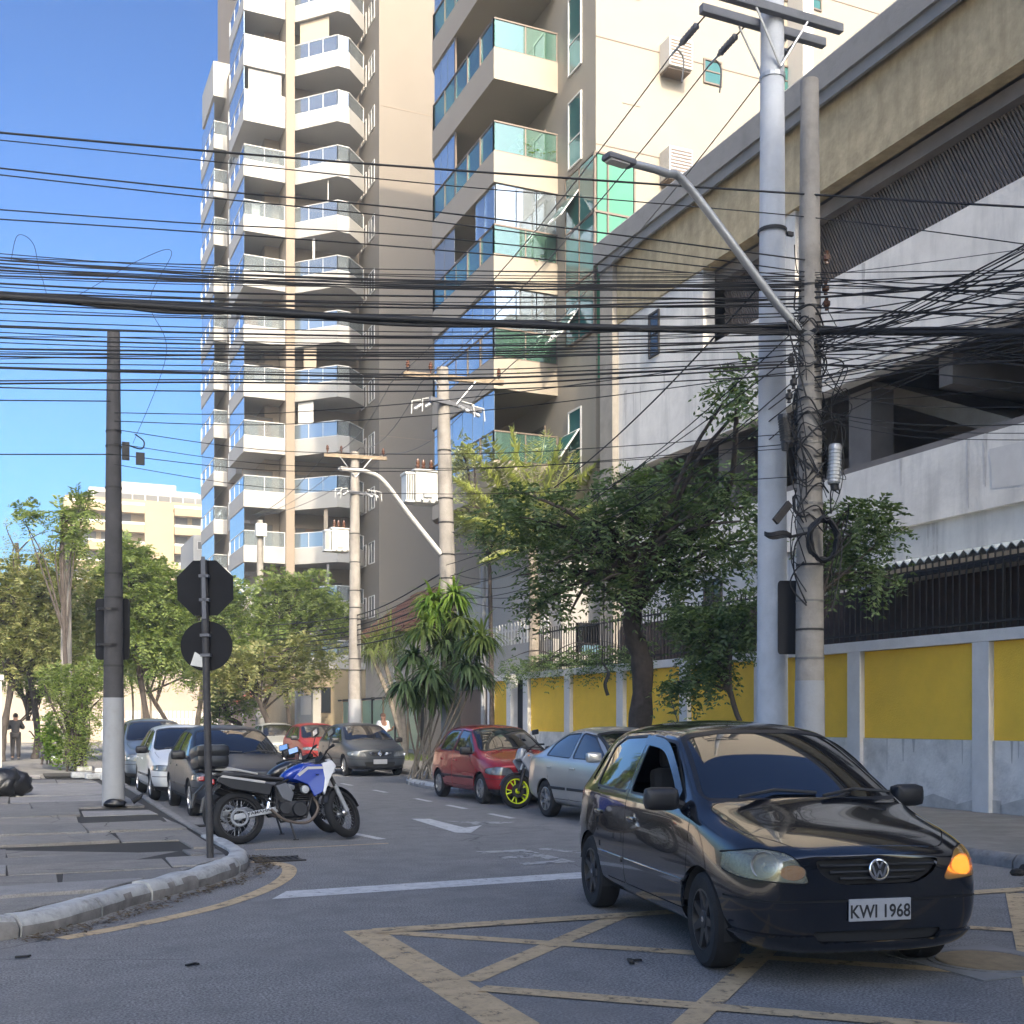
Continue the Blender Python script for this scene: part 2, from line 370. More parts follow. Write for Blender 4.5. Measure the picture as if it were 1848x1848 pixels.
def clip(poly, edges):
    """Sutherland-Hodgman: keep the part of a plan polygon left of every directed edge"""
    for (a, b) in edges:
        out = []
        def side(p): return (b[0]-a[0])*(p[1]-a[1])-(b[1]-a[1])*(p[0]-a[0])
        for i in range(len(poly)):
            p, q = poly[i], poly[(i+1) % len(poly)]; sp, sq = side(p), side(q)
            if sp >= 0: out.append(p)
            if (sp >= 0) != (sq >= 0):
                t = sp/(sp-sq); out.append((p[0]+(q[0]-p[0])*t, p[1]+(q[1]-p[1])*t))
        poly = out
        if len(poly) < 3: return []
    return poly
def text_mesh(txt, size, depth, name, m, parent, M4, bold=0):
    cu = bpy.data.curves.new('t', 'FONT'); cu.body = txt; cu.size = size; cu.extrude = depth; cu.align_x = 'CENTER'; cu.align_y = 'CENTER'; cu.offset = bold
    cu.resolution_u = 3
    o = bpy.data.objects.new('t', cu); C.objects.link(o)
    bpy.context.view_layer.update()
    me = bpy.data.meshes.new_from_object(o.evaluated_get(bpy.context.evaluated_depsgraph_get()))
    bpy.data.objects.remove(o); me.transform(M4); me.name = name; me.materials.clear(); me.materials.append(m)
    return link(name, me, parent)
# ================================================================ ground, kerbs, pavements, markings
mb = MB()
xs = [-300, -60, -20, 0, 10, 20, 60, 300]; ys = [-200, -60, -20, 0, 10, 20, 60, 150, 700]
for i in range(len(xs)-1):
    for j in range(len(ys)-1): mb.quad((xs[i], ys[j], 0), (xs[i+1], ys[j], 0), (xs[i+1], ys[j+1], 0), (xs[i], ys[j+1], 0))
road = tag(mb.build('road', M['asphalt']), kind='structure')
def marking(pts, name='road_marking', m='line_white', z=.0025):
    mb = MB(); mb.add([(p[0], p[1], z) for p in pts], [tuple(range(len(pts)))]); return mb.build(name, M[m], road)
marking([(2.13,10.24),(9.75,10.55),(9.75,10.95),(2.35,10.66)], 'stop_line', 'line_white')
# yellow box junction
def strip(a, b, w_, m='line_yellow', z=.0022, name='box_line'):
    return ribbon([a, b], w_, z).build(name, M[m], road)
strip((2.43,8.46),(2.33,1.0),.28)
strip((2.5,8.35),(10.2,7.95),.2,z=.0095); strip((10.1,7.85),(10.1,1.2),.4)
strip((2.55,6.55),(4.6,8.5-.18),.16,z=.0037)
strip((2.58,8.28),(8.9,2.4),.15,z=.0052); strip((2.54,6.32),(6.9,2.3),.15,z=.0082)
strip((3.0,4.95),(6.3,8.06),.15,z=.0067); strip((4.9,4.4),(8.4,7.9),.15,z=.0067); strip((2.5,4.3),(4.2,2.9),.14,z=.0052)
strip((5.3,8.0),(10.0,3.6),.14,z=.0082)
cl = smooth_line([(.35,8.98),(.75,9.25),(1.2,9.6),(1.7,10.1),(2.2,10.85),(2.55,11.6),(2.74,12.3),(2.72,12.75),(2.5,13.05)], 6)
ribbon(cl, .15, .0037).build('corner_line', M['line_yellow'], road)
strip((2.75,14.22),(4.47,14.32),.07, name='parking_line')
strip((4.42,15.75),(4.55,14.85),.13, 'line_white', name='parking_dash')
for y in (17.2, 19.4, 21.4, 24.5, 27.5, 31, 34.5): strip((7.45+(y-17)*.02,y),(7.47+(y-17)*.02,y+1.0),.12,'line_white',name='parking_dash')
for y in (21, 24.2, 27.5, 31): strip((4.75,y),(4.75,y+1.0),.11,'line_worn',name='parking_dash')
def gpoly(pxs, m, name, z=.004): return marking([gp(*p) for p in pxs], name, m, z)
gpoly([(742,1478),(775,1478),(842,1495),(838,1504),(822,1503)], 'line_white', 'arrow_shaft')
gpoly([(838,1495),(870,1490),(850,1504),(826,1503)], 'line_white', 'arrow_head', .008)
gpoly([(800,1482),(930,1484),(915,1486.5),(858,1489),(845,1486)], 'line_worn', 'arrow_tail', .006)
# worn word painted for the drivers who come towards the stop line
T4 = Matrix.Translation((6.9,12.35,.005)) @ Matrix.Rotation(math.pi,4,'Z') @ Matrix.Diagonal((1.05,1.35,1,1))
text_mesh('PARE', 1.5, 0, 'road_word', M['line_worn'], road, T4, .01)
# ---- left pavement
KL = [(-7.2,7.8),(-4,8.1),(-1.0,8.62),(.02,9.12),(.5,9.6),(.95,10.3),(1.47,10.99),(1.92,11.6),(2.3,12.4),(2.44,13.05),(2.45,13.6),(2.42,15),(2.42,18),(2.45,21.5),(2.5,25.7),(2.5,40),(2.5,74)]
edges = [(KL[i], KL[i+1]) for i in range(len(KL)-1)]
KT = .15
lp = MB(); poly = [(-7.3,7.7)]+[(x-.12, y+.06) for x, y in KL[1:]]+[(-7.3,74)]
lp.prism(poly, 2, -.02, .112)
left_pave = tag(lp.build('pavement', M['joint']), kind='structure')
# concrete slabs, cracked and settled unevenly
kin = [((a[0]-.2, a[1]+.12), (b[0]-.2, b[1]+.12)) for a, b in edges]
ry = [8.2,9.35,10.35,11.05,11.9,12.75,13.45,14.6,15.9,17.3,18.8,20.4,22.2,24.2,26.4,29,31.6,33.6]
rr = random.Random(3)
for i in range(len(ry)-1):
    x = -7+rr.uniform(0, 1)
    while x < 2.6:
        wd = rr.choice([1.15,1.5,1.9,2.4])
        if 2.6-(x+wd) < .5: wd = 2.7-x
        j = lambda: rr.uniform(-.06, .06)
        g_ = .012+(rr.random() < .3)*.022
        p = [(x+g_, ry[i]+g_+j()), (x+wd*.5, ry[i]+g_+j()*.8), (x+wd-g_, ry[i]+g_+j()), (x+wd-g_+j(), ry[i+1]-g_+j()*.5), (x+wd*.45, ry[i+1]-g_+j()*.8), (x+g_+j(), ry[i+1]-g_)]
        p = clip(p, kin)
        if len(p) >= 3:
            z0 = .124+rr.uniform(-.012, .026); sx, sy = rr.uniform(-.009,.009), rr.uniform(-.016,.006); cx_, cy_ = p[0]
            m_ = MB(); n = len(p)
            top = [(q[0], q[1], z0+(q[0]-cx_)*sx+(q[1]-cy_)*sy) for q in p]; bot = [(q[0], q[1], .09) for q in p]
            m_.add(bot+top, [tuple(range(n, 2*n))]+[(k, (k+1)%n, n+(k+1)%n, n+k) for k in range(n)])
            light = (12.9 < ry[i] < 13.3 and 1.0 < x+wd)
            m_.build('paving_slab', M['pave_light'] if light else M[rr.choice(['pave_b','pave_c','pave_d','pave_b','pave_c'])], left_pave, bevel=.008)
        x += wd
# cracks that run across the slabs
for k in range(26):
    x, y = rr.uniform(-2.5,2.0), rr.uniform(9.4,26); a = rr.uniform(0,6.28); pts = []
    for q in range(rr.randint(5,11)):
        pts.append((x,y)); a += rr.uniform(-.7,.7); x += math.cos(a)*.13; y += math.sin(a)*.13
    pts = [q for q in pts if all((b[0]-a_[0])*(q[1]-a_[1])-(b[1]-a_[1])*(q[0]-a_[0]) > .02 for a_, b in kin)]
    if len(pts) > 2: ribbon(pts, rr.uniform(.008,.022), .156).build('crack', M['crack'], left_pave)
# far lit part of the pavement, beyond the settled slabs
MB().box(-7,2.38,33.62,74,.10,.135).build('far_slab', M['pave'], left_pave)
# kerb stones: lumpy and whitewashed round the corner, bare farther on
def kerb_run(pts, parent, seg, wide, top, m_of, wob, r_, name='kerb_stone'):
    pl = smooth_line([(p[0], p[1], 0) for p in pts], 10)
    acc = [0]
    for a, b in zip(pl, pl[1:]): acc.append(acc[-1]+(b-a).length)
    def P(s_):
        s_ = max(0, min(acc[-1]-1e-4, s_))
        for i in range(len(acc)-1):
            if acc[i+1] >= s_: return pl[i].lerp(pl[i+1], (s_-acc[i])/(acc[i+1]-acc[i]))
    s_ = 0
    while s_ < acc[-1]-.05:
        hb = r_.uniform(-wob, wob)*.9; ob_ = r_.uniform(-wob, wob)*.9
        e = min(acc[-1], s_+seg*r_.uniform(.75, 1.3)); n = 7; vs = []; fs = []
        for k in range(n):
            q = s_+.014+(e-s_-.028)*k/(n-1); c = P(q); t = (P(q+.05)-P(q-.05)); t = t.normalized() if t.length > 0 else Vector((0,1,0)); nr = Vector((t.y,-t.x,0))
            o = r_.uniform(-wob, wob); h = top+hb+r_.uniform(-wob, wob)*.8; o += ob_
            drop = .025 if k in (0, n-1) else 0
            for (u, z) in ((-wide, -.02), (-wide, h-.005), (-wide*.5, h+.004), (-.05, h-drop*.3), (o*.7-.012, h-.03-drop*.5), (o+.012, h*.5), (o*1.6+.01, -.02)):
                vs.append(c+nr*u+Vector((0,0,z)))
        for k in range(n-1):
            for j in range(6): fs.append((k*7+j, k*7+j+1, (k+1)*7+j+1, (k+1)*7+j))
        fs += [tuple(range(7)), tuple(range((n-1)*7+6, (n-1)*7-1, -1))]
        mb = MB(); mb.add(vs, fs); mt = m_of(c)
        mb.m = [1 if (i < (n-1)*6 and (i % 6 >= 5 or (i % 6 == 4 and r_.random() < .14))) else 0 for i in range(len(fs))]
        mb.build(name, [mt, M['kerb_raw']], parent, smooth=42)
        s_ = e
kerb_run(KL[2:12], left_pave, 1.0, .2, KT, lambda c: M['kerb'], .013, rr)
kerb_run(KL[11:16], left_pave, 1.1, .16, KT-.01, lambda c: M['kerb_raw'], .008, rr)
kerb_run(KL[0:3], left_pave, 1.3, .2, KT, lambda c: M['kerb'], .015, rr)
# gutter grate
gr = MB()
for k in range(8): gr.box(2.52+k*.07, 2.555+k*.07, 12.95, 13.3, .0, .014)
gr.box(2.5,3.07,12.9,12.95,0,.016); gr.box(2.5,3.07,13.3,13.35,0,.016)
g0 = thing('drain_grate', 'black iron drain grate set against the white kerb corner', 'drain', (2.78,13.12,.002))
gr.build('grate_bars', M['iron'], g0, world=True)
MB().box(2.53,3.04,12.95,13.3,.003,.006).build('grate_pit', M['dark'], g0, world=True)
# litter and leaves lodged in the gutter
mb = MB(); pl = smooth_line([(p[0]+.1, p[1]-.06, 0) for p in KL[3:11]], 12)
for k in range(900):
    p = rr.choice(pl)+Vector((rr.gauss(.05,.07), rr.gauss(-.05,.05), .006+rr.random()*.02)); a = rr.uniform(0,6.3); s_ = rr.uniform(.01,.035)
    d = Vector((math.cos(a), math.sin(a), rr.uniform(-.3,.3)))*s_; e = Vector((-math.sin(a), math.cos(a), rr.uniform(-.3,.3)))*s_*.5
    mb.quad(p-d, p-e, p+d, p+e)
tag(mb.build('gutter_litter', mat('litter_leaves', (.09,.065,.035), .9, var=.6, vs=9), fix=False), 'dry leaves and grit lying along the white corner kerb', 'litter', kind='stuff')
# ---- right pavement
KR = [(9.85,-20),(9.8,9),(9.75,12),(9.7,16),(9.6,20),(9.45,23.2),(8.95,24.0),(8.85,25.2),(9.1,27.6),(9.6,28.8),(10.6,30.5),(10.75,34),(10.8,40),(10.8,75)]
rp_ = MB(); rp_.prism([(x+.1, y) for x, y in KR]+[(60,75),(60,-20)], 2, -.02, .13)
right_pave = tag(rp_.build('pavement', M['pave']), kind='structure')
kerb_run([(x, y) for x, y in KR[::-1]], right_pave, 1.2, .17, .145, lambda c: M['kerb_raw'] if c.y < 22 or c.y > 30 else M['kerb'], .01, rr)
# grass verge by the green fence
# far cross street: a sunlit pavement strip and wall close the view
MB().box(-120,120,79,84,.0,.13).build('pavement', M['pave']).__setitem__('kind','structure')
# ================================================================ buildings
def make_balcony(parent, path, slab, zt, gl, n, band=.97, rail=.95, bm='white_plaster', name='balcony', rm='white_metal', closed_top=0, th=.12):
    """slab + solid band + glazed rail along the open plan path (outer edge)"""
    mb = MB()
    c0 = Vector((sum(q[0] for q in slab)/len(slab), sum(q[1] for q in slab)/len(slab)))
    mb.prism([tuple(Vector(q)+(c0-Vector(q)).normalized()*.03) for q in slab], 2, zt-band+.012, zt-band+.2)
    P = [Vector((p[0], p[1], 0)) for p in path]
    cen = sum((Vector((q[0], q[1], 0)) for q in slab), Vector())/len(slab)
    nrm = []
    for a, b in zip(P, P[1:]):
        d = (b-a).normalized(); nr = Vector((-d.y, d.x, 0)); nrm.append(nr if (cen-a).dot(nr) > 0 else -nr)
    def offs(t):
        """the path moved inwards by t, mitred"""
        out = []
        for i, p in enumerate(P):
            if i == 0: out.append(p+nrm[0]*t)
            elif i == len(P)-1: out.append(p+nrm[-1]*t)
            else:
                m_ = nrm[i-1]+nrm[i]; out.append(p+m_*(t/(1+nrm[i-1].dot(nrm[i]))))
        return out
    def wall_run(mb, z0, z1, t, off=0):
        A, B_ = offs(off), offs(off+t); k = len(P); vs = [(q.x, q.y, z) for z in (z0, z1) for q in A+B_]; fs = []
        for i in range(k-1):
            fs += [(i, i+1, 2*k+i+1, 2*k+i), (k+i, 3*k+i, 3*k+i+1, k+i+1), (2*k+i, 2*k+i+1, 3*k+i+1, 3*k+i), (i, k+i, k+i+1, i+1)]
        fs += [(0, 2*k, 3*k, k), (k-1, 2*k-1, 4*k-1, 3*k-1)]
        mb.add(vs, fs)
    def wallseg(mb, a, b, z0, z1, t, off=0):
        d = (b-a).normalized(); nr = Vector((-d.y, d.x, 0))
        if (cen-a).dot(nr) < 0: nr = -nr
        a = a+nr*off; b = b+nr*off
        q = [a, b, b+nr*t, a+nr*t]
        mb.add([(p.x, p.y, z) for z in (z0, z1) for p in q], [(0,1,2,3),(4,5,6,7),(0,1,5,4),(1,2,6,5),(2,3,7,6),(3,0,4,7)])
    wall_run(mb, zt-band, zt, th)
    part = mb.build(name, M[bm], parent, world=True)
    hr = MB()
    wall_run(hr, zt+rail-.045, zt+rail, .06, .02); wall_run(hr, zt+.005, zt+.04, .05, .025)
    for i, (a, b) in enumerate(zip(P, P[1:])):
        for k in range(n[i]+1):
            p = a.lerp(b, k/n[i]); p = p+(cen-p).normalized()*.06
            hr.box(p.x-.022, p.x+.022, p.y-.022, p.y+.022, zt, zt+rail-.01)
        for k in range(n[i]):
            g = MB(); p = a.lerp(b, (k+.012)/n[i]); q = a.lerp(b, (k+.988)/n[i]); top = rail-.04
            wallseg(g, p, q, zt+.05, zt+top, .012, .045); g.build('glass_pane', M[gl[i]], part)
            if closed_top:
                g = MB(); wallseg(g, p, q, zt+rail+.01, zt+closed_top-.02, .012, .045); g.build('glass_pane', M[gl[i]], part)
    hr.build('handrail', M[rm], part)
    return part
def window(parent, face, a0, a1, z0, z1, plane, glm='win_mid', frame='bronze', rec=.12, mull=1, out=-1, trans=0, nm='window'):
    """window on a wall plane; face 'x' or 'y' = axis of the wall's normal; glass sits 'rec' behind a frame that is proud of it"""
    f = MB(); t = .05
    def bx(mb, u0, u1, z_0, z_1, d0, d1):
        lo, hi = sorted((plane+out*d0, plane+out*d1))
        if face == 'x': mb.box(lo, hi, u0, u1, z_0, z_1)
        else: mb.box(u0, u1, lo, hi, z_0, z_1)
    bx(f, a0, a1, z0, z0+t, .003, .05); bx(f, a0, a1, z1-t, z1, .003, .05)
    bx(f, a0, a0+t, z0+t, z1-t, .003, .05); bx(f, a1-t, a1, z0+t, z1-t, .003, .05)
    for k in range(1, mull+1):
        u = a0+(a1-a0)*k/(mull+1); bx(f, u-.02, u+.02, z0+t, z1-t, .003, .042)
    if trans: bx(f, a0+t, a1-t, z0+(z1-z0)*trans-.02, z0+(z1-z0)*trans+.02, .004, .04)
    w_ = f.build(nm, M[frame], parent, world=True)
    g = MB(); bx(g, a0+t, a1-t, z0+t, z1-t, .004, .02); g.build('pane', M[glm], w_)
    return w_
# ---------------------------------------------------------------- tall tower at the end of the row
tw = thing('apartment_tower', 'tall cream and white apartment tower with stacked angular glass balconies and sunlit facade', 'apartment tower', (20, 70, 0))
TZ = [48.64-3.32*k for k in range(15)]
b = MB()
b.box(15.9,30,72.0,92,0,60); b.box(14.6,15.9,72.4,90,0,57); b.box(13.9,14.6,80,90,0,46)
b.build('wall', M['beige'], tw, world=True)
MB().box(20.5,31,67.5,72.0,0,62).build('cream_wall', M['cream'], tw, world=True)
for z in TZ[::3]: MB().box(20.52,31.0,67.485,67.499,z-.02,z+.02).build('joint_line', M['beige'], tw, world=True)
MB().box(15.5,16.02,70.35,72.5,0,60).build('column', M['beige'], tw, world=True)
MB().box(13.0,14.3,82,87,44.8,47.2).build('parapet', M['white_plaster'], tw, world=True)
z0 = TZ[0]
L1 = make_balcony(tw, [(15.5,70.62),(12.98,70.62),(12.98,75.6)], [(15.5,70.62),(12.98,70.62),(12.98,75.6),(14.7,75.6),(14.7,72.4),(15.5,72.4)], z0, ['rail_glass','win_blue'], [2,3])
L2 = make_balcony(tw, [(16.02,70.75),(18.2,68.5),(18.95,68.55),(20.3,70.0)], [(16.02,70.75),(18.2,68.5),(18.95,68.55),(20.3,70.0),(20.3,72),(16.02,72)], z0, ['rail_glass','rail_glass','rail_glass'], [3,1,1])
L2b = make_balcony(tw, [(16.02,70.75),(18.2,68.5),(18.95,68.55),(20.3,70.0)], [(16.02,70.75),(18.2,68.5),(18.95,68.55),(20.3,70.0),(20.3,72),(16.02,72)], z0, ['win_blue','rail_glass','rail_glass'], [3,1,1])
L3 = make_balcony(tw, [(14.3,81.7),(12.98,81.7),(12.98,87.5)], [(14.3,81.7),(12.98,81.7),(12.98,87.5),(14.3,87.5)], z0, ['rail_glass','win_blue'], [1,3])
L4 = make_balcony(tw, [(14.8,77.2),(13.7,77.2),(13.7,80.2)], [(14.8,77.2),(13.7,77.2),(13.7,80.2),(14.8,80.2)], z0, ['rail_glass','rail_glass'], [1,2])
W1 = window(tw, 'y', 13.2, 15.1, z0-.7, z0+1.65, 72.4, 'win_mid', 'bronze', mull=1)
W1.location.x += 0
W2 = window(tw, 'y', 16.4, 19.4, z0-.75, z0+1.5, 72.0, 'win_mid', 'bronze', mull=3)
W3 = window(tw, 'x', 68.4, 69.6, z0-.9, z0+.45, 20.5, 'win_mid', 'white_metal', mull=1)
W4 = window(tw, 'x', 70.2, 71.3, z0-.9, z0+.45, 20.5, 'win_mid', 'white_metal', mull=1)
W5 = window(tw, 'x', 73.2, 75.2, z0-.7, z0+1.5, 14.6, 'win_dark', 'bronze', mull=1)
# tall blue glazing closes the street side of some loggias
G1 = MB(); 
for k in range(4): G1.box(13.02,13.035,70.7+k*1.22,70.7+k*1.22+1.18,z0+.96,z0+2.3)
G1 = G1.build('loggia_glazing', M['win_blue'], tw, world=True)
G2 = MB()
for k in range(4): G2.box(13.02,13.035,81.8+k*1.4,81.8+k*1.4+1.36,z0+.96,z0+2.3)
G2 = G2.build('loggia_glazing', M['win_blue'], tw, world=True)
CURT = MB().box(13.3,15.3,70.78,70.8,z0+.97,z0+2.3).build('roller_blind', M['white_plaster'], tw, world=True)
CURT.location = (0,0,-3.32*3)
for k in range(1, 15):
    dz = (0, 0, -3.32*k)
    if k == 14:
        continue
    dup(L1, tw, dz)
    (dup(L2b, tw, dz) if k > 6 else dup(L2, tw, dz))
    if TZ[k] < 45: dup(L3, tw, dz); dup(L4, tw, dz); dup(G2, tw, dz)
    for w_ in (W1, W2, W3, W4, W5): dup(w_, tw, dz)
    if k % 3 != 1: dup(G1, tw, dz)
def drop(o):
    for ch in list(o.children): bpy.data.objects.remove(ch)
    bpy.data.objects.remove(o)
# what people keep behind the glass: curtains, blinds, a few plants
rq = random.Random(21)
cur = [mat('curtain_white', (.6,.58,.54), .9), mat('curtain_sand', (.4,.33,.25), .9), mat('curtain_grey', (.25,.25,.26), .9), mat('blind_brown', (.2,.12,.07), .8)]
for k in range(1, 14):
    z = TZ[k]
    for (x0, x1, y) in ((13.3,15.0,72.3),(16.5,19.3,71.9)):
        if rq.random() < .7:
            a_ = rq.uniform(x0, x1-.7); w_ = rq.uniform(.4,.9); MB().box(a_,min(x1,a_+w_),y-.03,y-.01,z-.6,z+1.45).build('curtain', rq.choice(cur), tw, world=True)
    if rq.random() < .45:
        a_ = rq.uniform(16.6,17.6); P_ = [V(16.3,70.75,0), V(18.2,68.8,0)]
        u0, u1 = sorted((rq.uniform(0,.9), rq.uniform(.1,1))); p_, q_ = P_[0].lerp(P_[1],u0), P_[0].lerp(P_[1],u1)
        MB().quad((p_.x,p_.y,z+.97),(q_.x,q_.y,z+.97),(q_.x,q_.y,z+2.3),(p_.x,p_.y,z+2.3)).build('roller_blind', rq.choice(cur[:3]+cur[:1]), tw, world=True)
    if rq.random() < .35: MB().rbox((rq.uniform(13.5,15),71.0,z-.4),(.5,.4,.7),.05).build('planter', M['leaf_mid'], tw, world=True)
drop(L2b); drop(L3); drop(L4); drop(G2)
# ---------------------------------------------------------------- middle building with green glass
mdl = thing('apartment_building', 'cream tiled apartment building with green glass balconies beside the parking garage', 'apartment building', (18, 35, 0))
b = MB(); b.box(16,44,30.7,40,5.9,50.5); b.box(17.1,44,30.75,39.9,50.5,53.2); b.build('wall', M['cream_tile'], mdl, world=True)  # unseen top: height and setback shaped for the shadow it throws on the tower
pod = MB(); pod.box(15.0,24,31.0,40.2,0,3.6); pod.box(15.0,24,31.0,40.2,4.5,6.3); pod.box(15.0,15.5,31.0,36,3.6,4.5); pod.box(15,15.4,39.5,40.2,3.6,4.5); pod.build('podium', M['white_plaster'], mdl, world=True)
MB().box(15.6,15.7,31,40,3.6,4.5).build('podium_window', M['win_dark'], mdl, world=True)
for z in [5.9+3.2*k for k in range(1,16)]: MB().box(16.0,44,30.688,30.698,z-.015,z+.015).build('joint_line', M['bronze'], mdl, world=True)
for z in [7.3+3.2*k for k in range(1,16)]: MB().box(16.9,17.5,30.689,30.699,z-.01,z+.01).build('joint_line', M['bronze'], mdl, world=True)
MZ = [25.65,22.45,19.25,16.05,12.85,9.65]
path = [(16.0,33.3),(13.8,33.3),(13.8,39.0),(14.2,39.7),(16,39.7)]; slab = [(16,33.3),(13.8,33.3),(13.8,39.0),(14.2,39.7),(16,39.7)]
UP = None
for z in MZ:
    enc = z in (16.05, 12.85)
    gs = 'win_blue' if z in (12.85, 9.65) else 'rail_glass_green'
    o = make_balcony(mdl, path, slab, z, ['rail_glass_green', gs, 'win_blue', 'win_blue'], [2,5,1,1], bm='cream_tile', rm='bronze', rail=.95)
    if z == 25.65: UP = o
    # glazed-in loggias
    def sheet(y0, y1, m, nm='loggia_glazing', n=5, z0=z):
        for k in range(n):
            a = y0+(y1-y0)*k/n; MB().box(13.86,13.875,a+.02,y0+(y1-y0)*(k+1)/n-.02,z0+.97,z0+2.2).build(nm, M[m], mdl, world=True)
    if z in (25.65,22.45,19.25): sheet(36.9,38.95,'win_blue',n=3); MB().box(13.84,13.9,36.8,36.88,z,z+2.2).build('mullion', M['bronze'], mdl, world=True)
    if z in (12.85,9.65): sheet(33.4,38.95,'win_blue',n=6)
    if z == 16.05: sheet(33.4,35.0,'rail_glass',n=2); sheet(36.9,38.9,'win_mid',n=2)
    if enc:
        for k in range(3): MB().box(13.9+k*.7,13.9+k*.7+.66,33.36,33.375,z+.97,z+2.2).build('loggia_glazing', M['rail_glass'], mdl, world=True)
    # door on the balcony's back wall, ceiling lamp
    window(mdl, 'x', 34.2, 37.6, z-.78, z+1.5, 16.0, 'win_mid', 'bronze', mull=2)
    window(mdl, 'x', 38.0, 39.2, z-.3, z+1.3, 16.0, 'win_mid', 'bronze', mull=0)
for k in range(1, 6): dup(UP, mdl, (0,0,3.2*k))
# tall windows on the narrow street side face
for z in MZ:
    if z in (16.05, 12.85): continue
    w_ = window(mdl, 'x', 31.6, 32.5, z-.9 if z > 20 else z-.6, z+1.5, 16.0, 'win_teal', 'white_metal', mull=0, trans=.4)
# top hung sashes standing open
for z in (17.2, 13.6, 9.9):
    MW = Matrix.Translation((15.95,31.65,z+.55)) @ Matrix.Rotation(R(35),4,'Y')
    s_ = MB(); s_.box(-.03,0,0,1.1,-1.1,0,0,MW); p_ = s_.build('open_sash', M['white_metal'], mdl, world=True)
    MB().box(-.045,-.032,.06,1.04,-1.04,-.06,0,MW).build('pane', M['win_teal'], p_)
# green glass corner bay, three rows
for r_ in range(3):
    z1 = 18.4-r_*1.75
    for (x0, x1) in ((15.98,16.35),(16.37,17.25)):
        MB().box(x0+.03,x1-.03,30.62,30.66,z1-1.7,z1-.04).build('green_pane', M['win_green'], mdl, world=True)
    for y0 in (30.7,31.65):
        MB().box(15.92,15.96,y0+.03,y0+.9,z1-1.7,z1-.04).build('green_pane', M['win_teal'], mdl, world=True)
f = MB()
for r_ in range(4):
    z1 = 18.42-r_*1.75; f.box(15.90,17.3,30.59,30.69,z1-.04,z1+.02); f.box(15.9,15.99,30.69,32.6,z1-.04,z1+.02)
for x in (15.9,16.34,17.24): f.box(x,x+.05,30.6,30.69,13.17,18.38)
for y in (31.6,32.55): f.box(15.9,15.98,y,y+.05,13.17,18.38)
f.build('bay_frame', M['bronze'], mdl, world=True)
# lower green strip panes
for r_ in range(4):
    z1 = 13.1-r_*1.5
    if r_ < 1: MB().box(16.05,16.5,30.66,30.68,z1-1.4,z1-.05).build('green_pane', M['win_green'], mdl, world=True)
# windows on the sunlit face
for (x0p, x1p, y0p, y1p) in ((1269,1302,105,158),(1412,1472,118,190),(1405,1482,-40,22),(1269,1302,-90,-38),(1550,1600,60,120)):
    a, b_ = onY(x0p, y0p, 30.7), onY(x1p, y1p, 30.7)
    window(mdl, 'y', a.x, b_.x, b_.z, a.z, 30.7, 'win_teal', 'bronze', mull=0 if x1p-x0p < 50 else 1, trans=.52)
MB().box(22.9,23.3,29.9,30.7,16,50).build('pilaster', M['slab_grey'], mdl, world=True)
# window air conditioners in their boxes (they stay on the building but are things of their own)
for i, (yp, lab) in enumerate(((82,'grey boxed air conditioner high on the sunlit cream wall'),(277,'ribbed air conditioner low on the cream wall above the garage roof'))):
    a = onY(1190, yp, 30.7); b_ = onY(1232, yp+62, 30.7)
    t = thing('air_conditioner', lab, 'air conditioner', (a.x, 30.7, b_.z), group='air conditioners on the cream wall')
    w_, h_ = b_.x-a.x, a.z-b_.z
    MB().rbox((w_/2,-.3,h_/2),(w_,.58,h_),.02).build('casing', M['galv'] if i else M['slab_grey'], t)
    for k in range(8): MB().box(.05,w_-.05,-.602,-.593,.06+k*h_/9,.06+k*h_/9+.045).build('louvre', M['bronze'], t)
    MB().box(.03,w_-.03,-.5,0,-.06,0).build('bracket', M['bronze'], t)
# little rooftop chimneys of terracotta on the garage edge
t = thing('roof_vent', 'small terracotta pipe pair standing on the garage roof edge', 'vent pipe', (18.3,27.3,15.5))
for d in (0,.22): MB().cyl((d,0,0),(d,0,.55),.07,.07,8).build('pipe', M['tile_red'], t)
# ---------------------------------------------------------------- parking garage
ga = thing('parking_garage', 'long parking garage with ochre stucco parapet and weathered white bands', 'parking garage', (16, 20, 0))
Y0, Y1 = -14, 30
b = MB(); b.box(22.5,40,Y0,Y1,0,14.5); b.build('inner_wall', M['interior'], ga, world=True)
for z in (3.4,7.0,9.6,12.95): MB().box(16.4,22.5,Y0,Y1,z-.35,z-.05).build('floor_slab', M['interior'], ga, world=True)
MB().box(16.3,40,Y0,Y1,14.5,14.8).build('roof', M['cap'], ga, world=True)
MB().box(15.95,16.3,Y0,Y1,12.9,14.78).build('parapet', M['stucco'], ga, world=True)
MB().prism([(15.62,14.80),(15.62,15.36),(15.75,15.5),(16.6,15.5),(16.6,14.80)],1,Y0,Y1+.15).build('coping', M['cap'], ga, world=True)
MB().box(15.7,15.78,Y0,Y1,14.55,14.80).build('drip_edge', M['cap'], ga, world=True)
MB().box(16.0,16.35,Y0,Y1,8.6,10.92).build('upper_band', M['white_garage'], ga, world=True)
MB().box(16.0,16.35,Y0,Y1,5.35,6.7).build('lower_band', M['white_garage'], ga, world=True)
MB().box(16.12,16.35,Y0,Y1,0,5.35).build('base_wall', M['white_garage'], ga, world=True)
MB().box(16.0,16.35,24.9,29.3,10.925,12.897).build('end_wall', M['white_garage'], ga, world=True)
MB().box(15.80,16.5,29.3,30.06,0,14.6).build('end_pier', M['concrete'], ga, world=True)
for y in (21.2, 8.0, -4): MB().box(16.02,16.5,y,y+.35,10.925,12.895).build('column', M['white_garage'], ga, world=True)
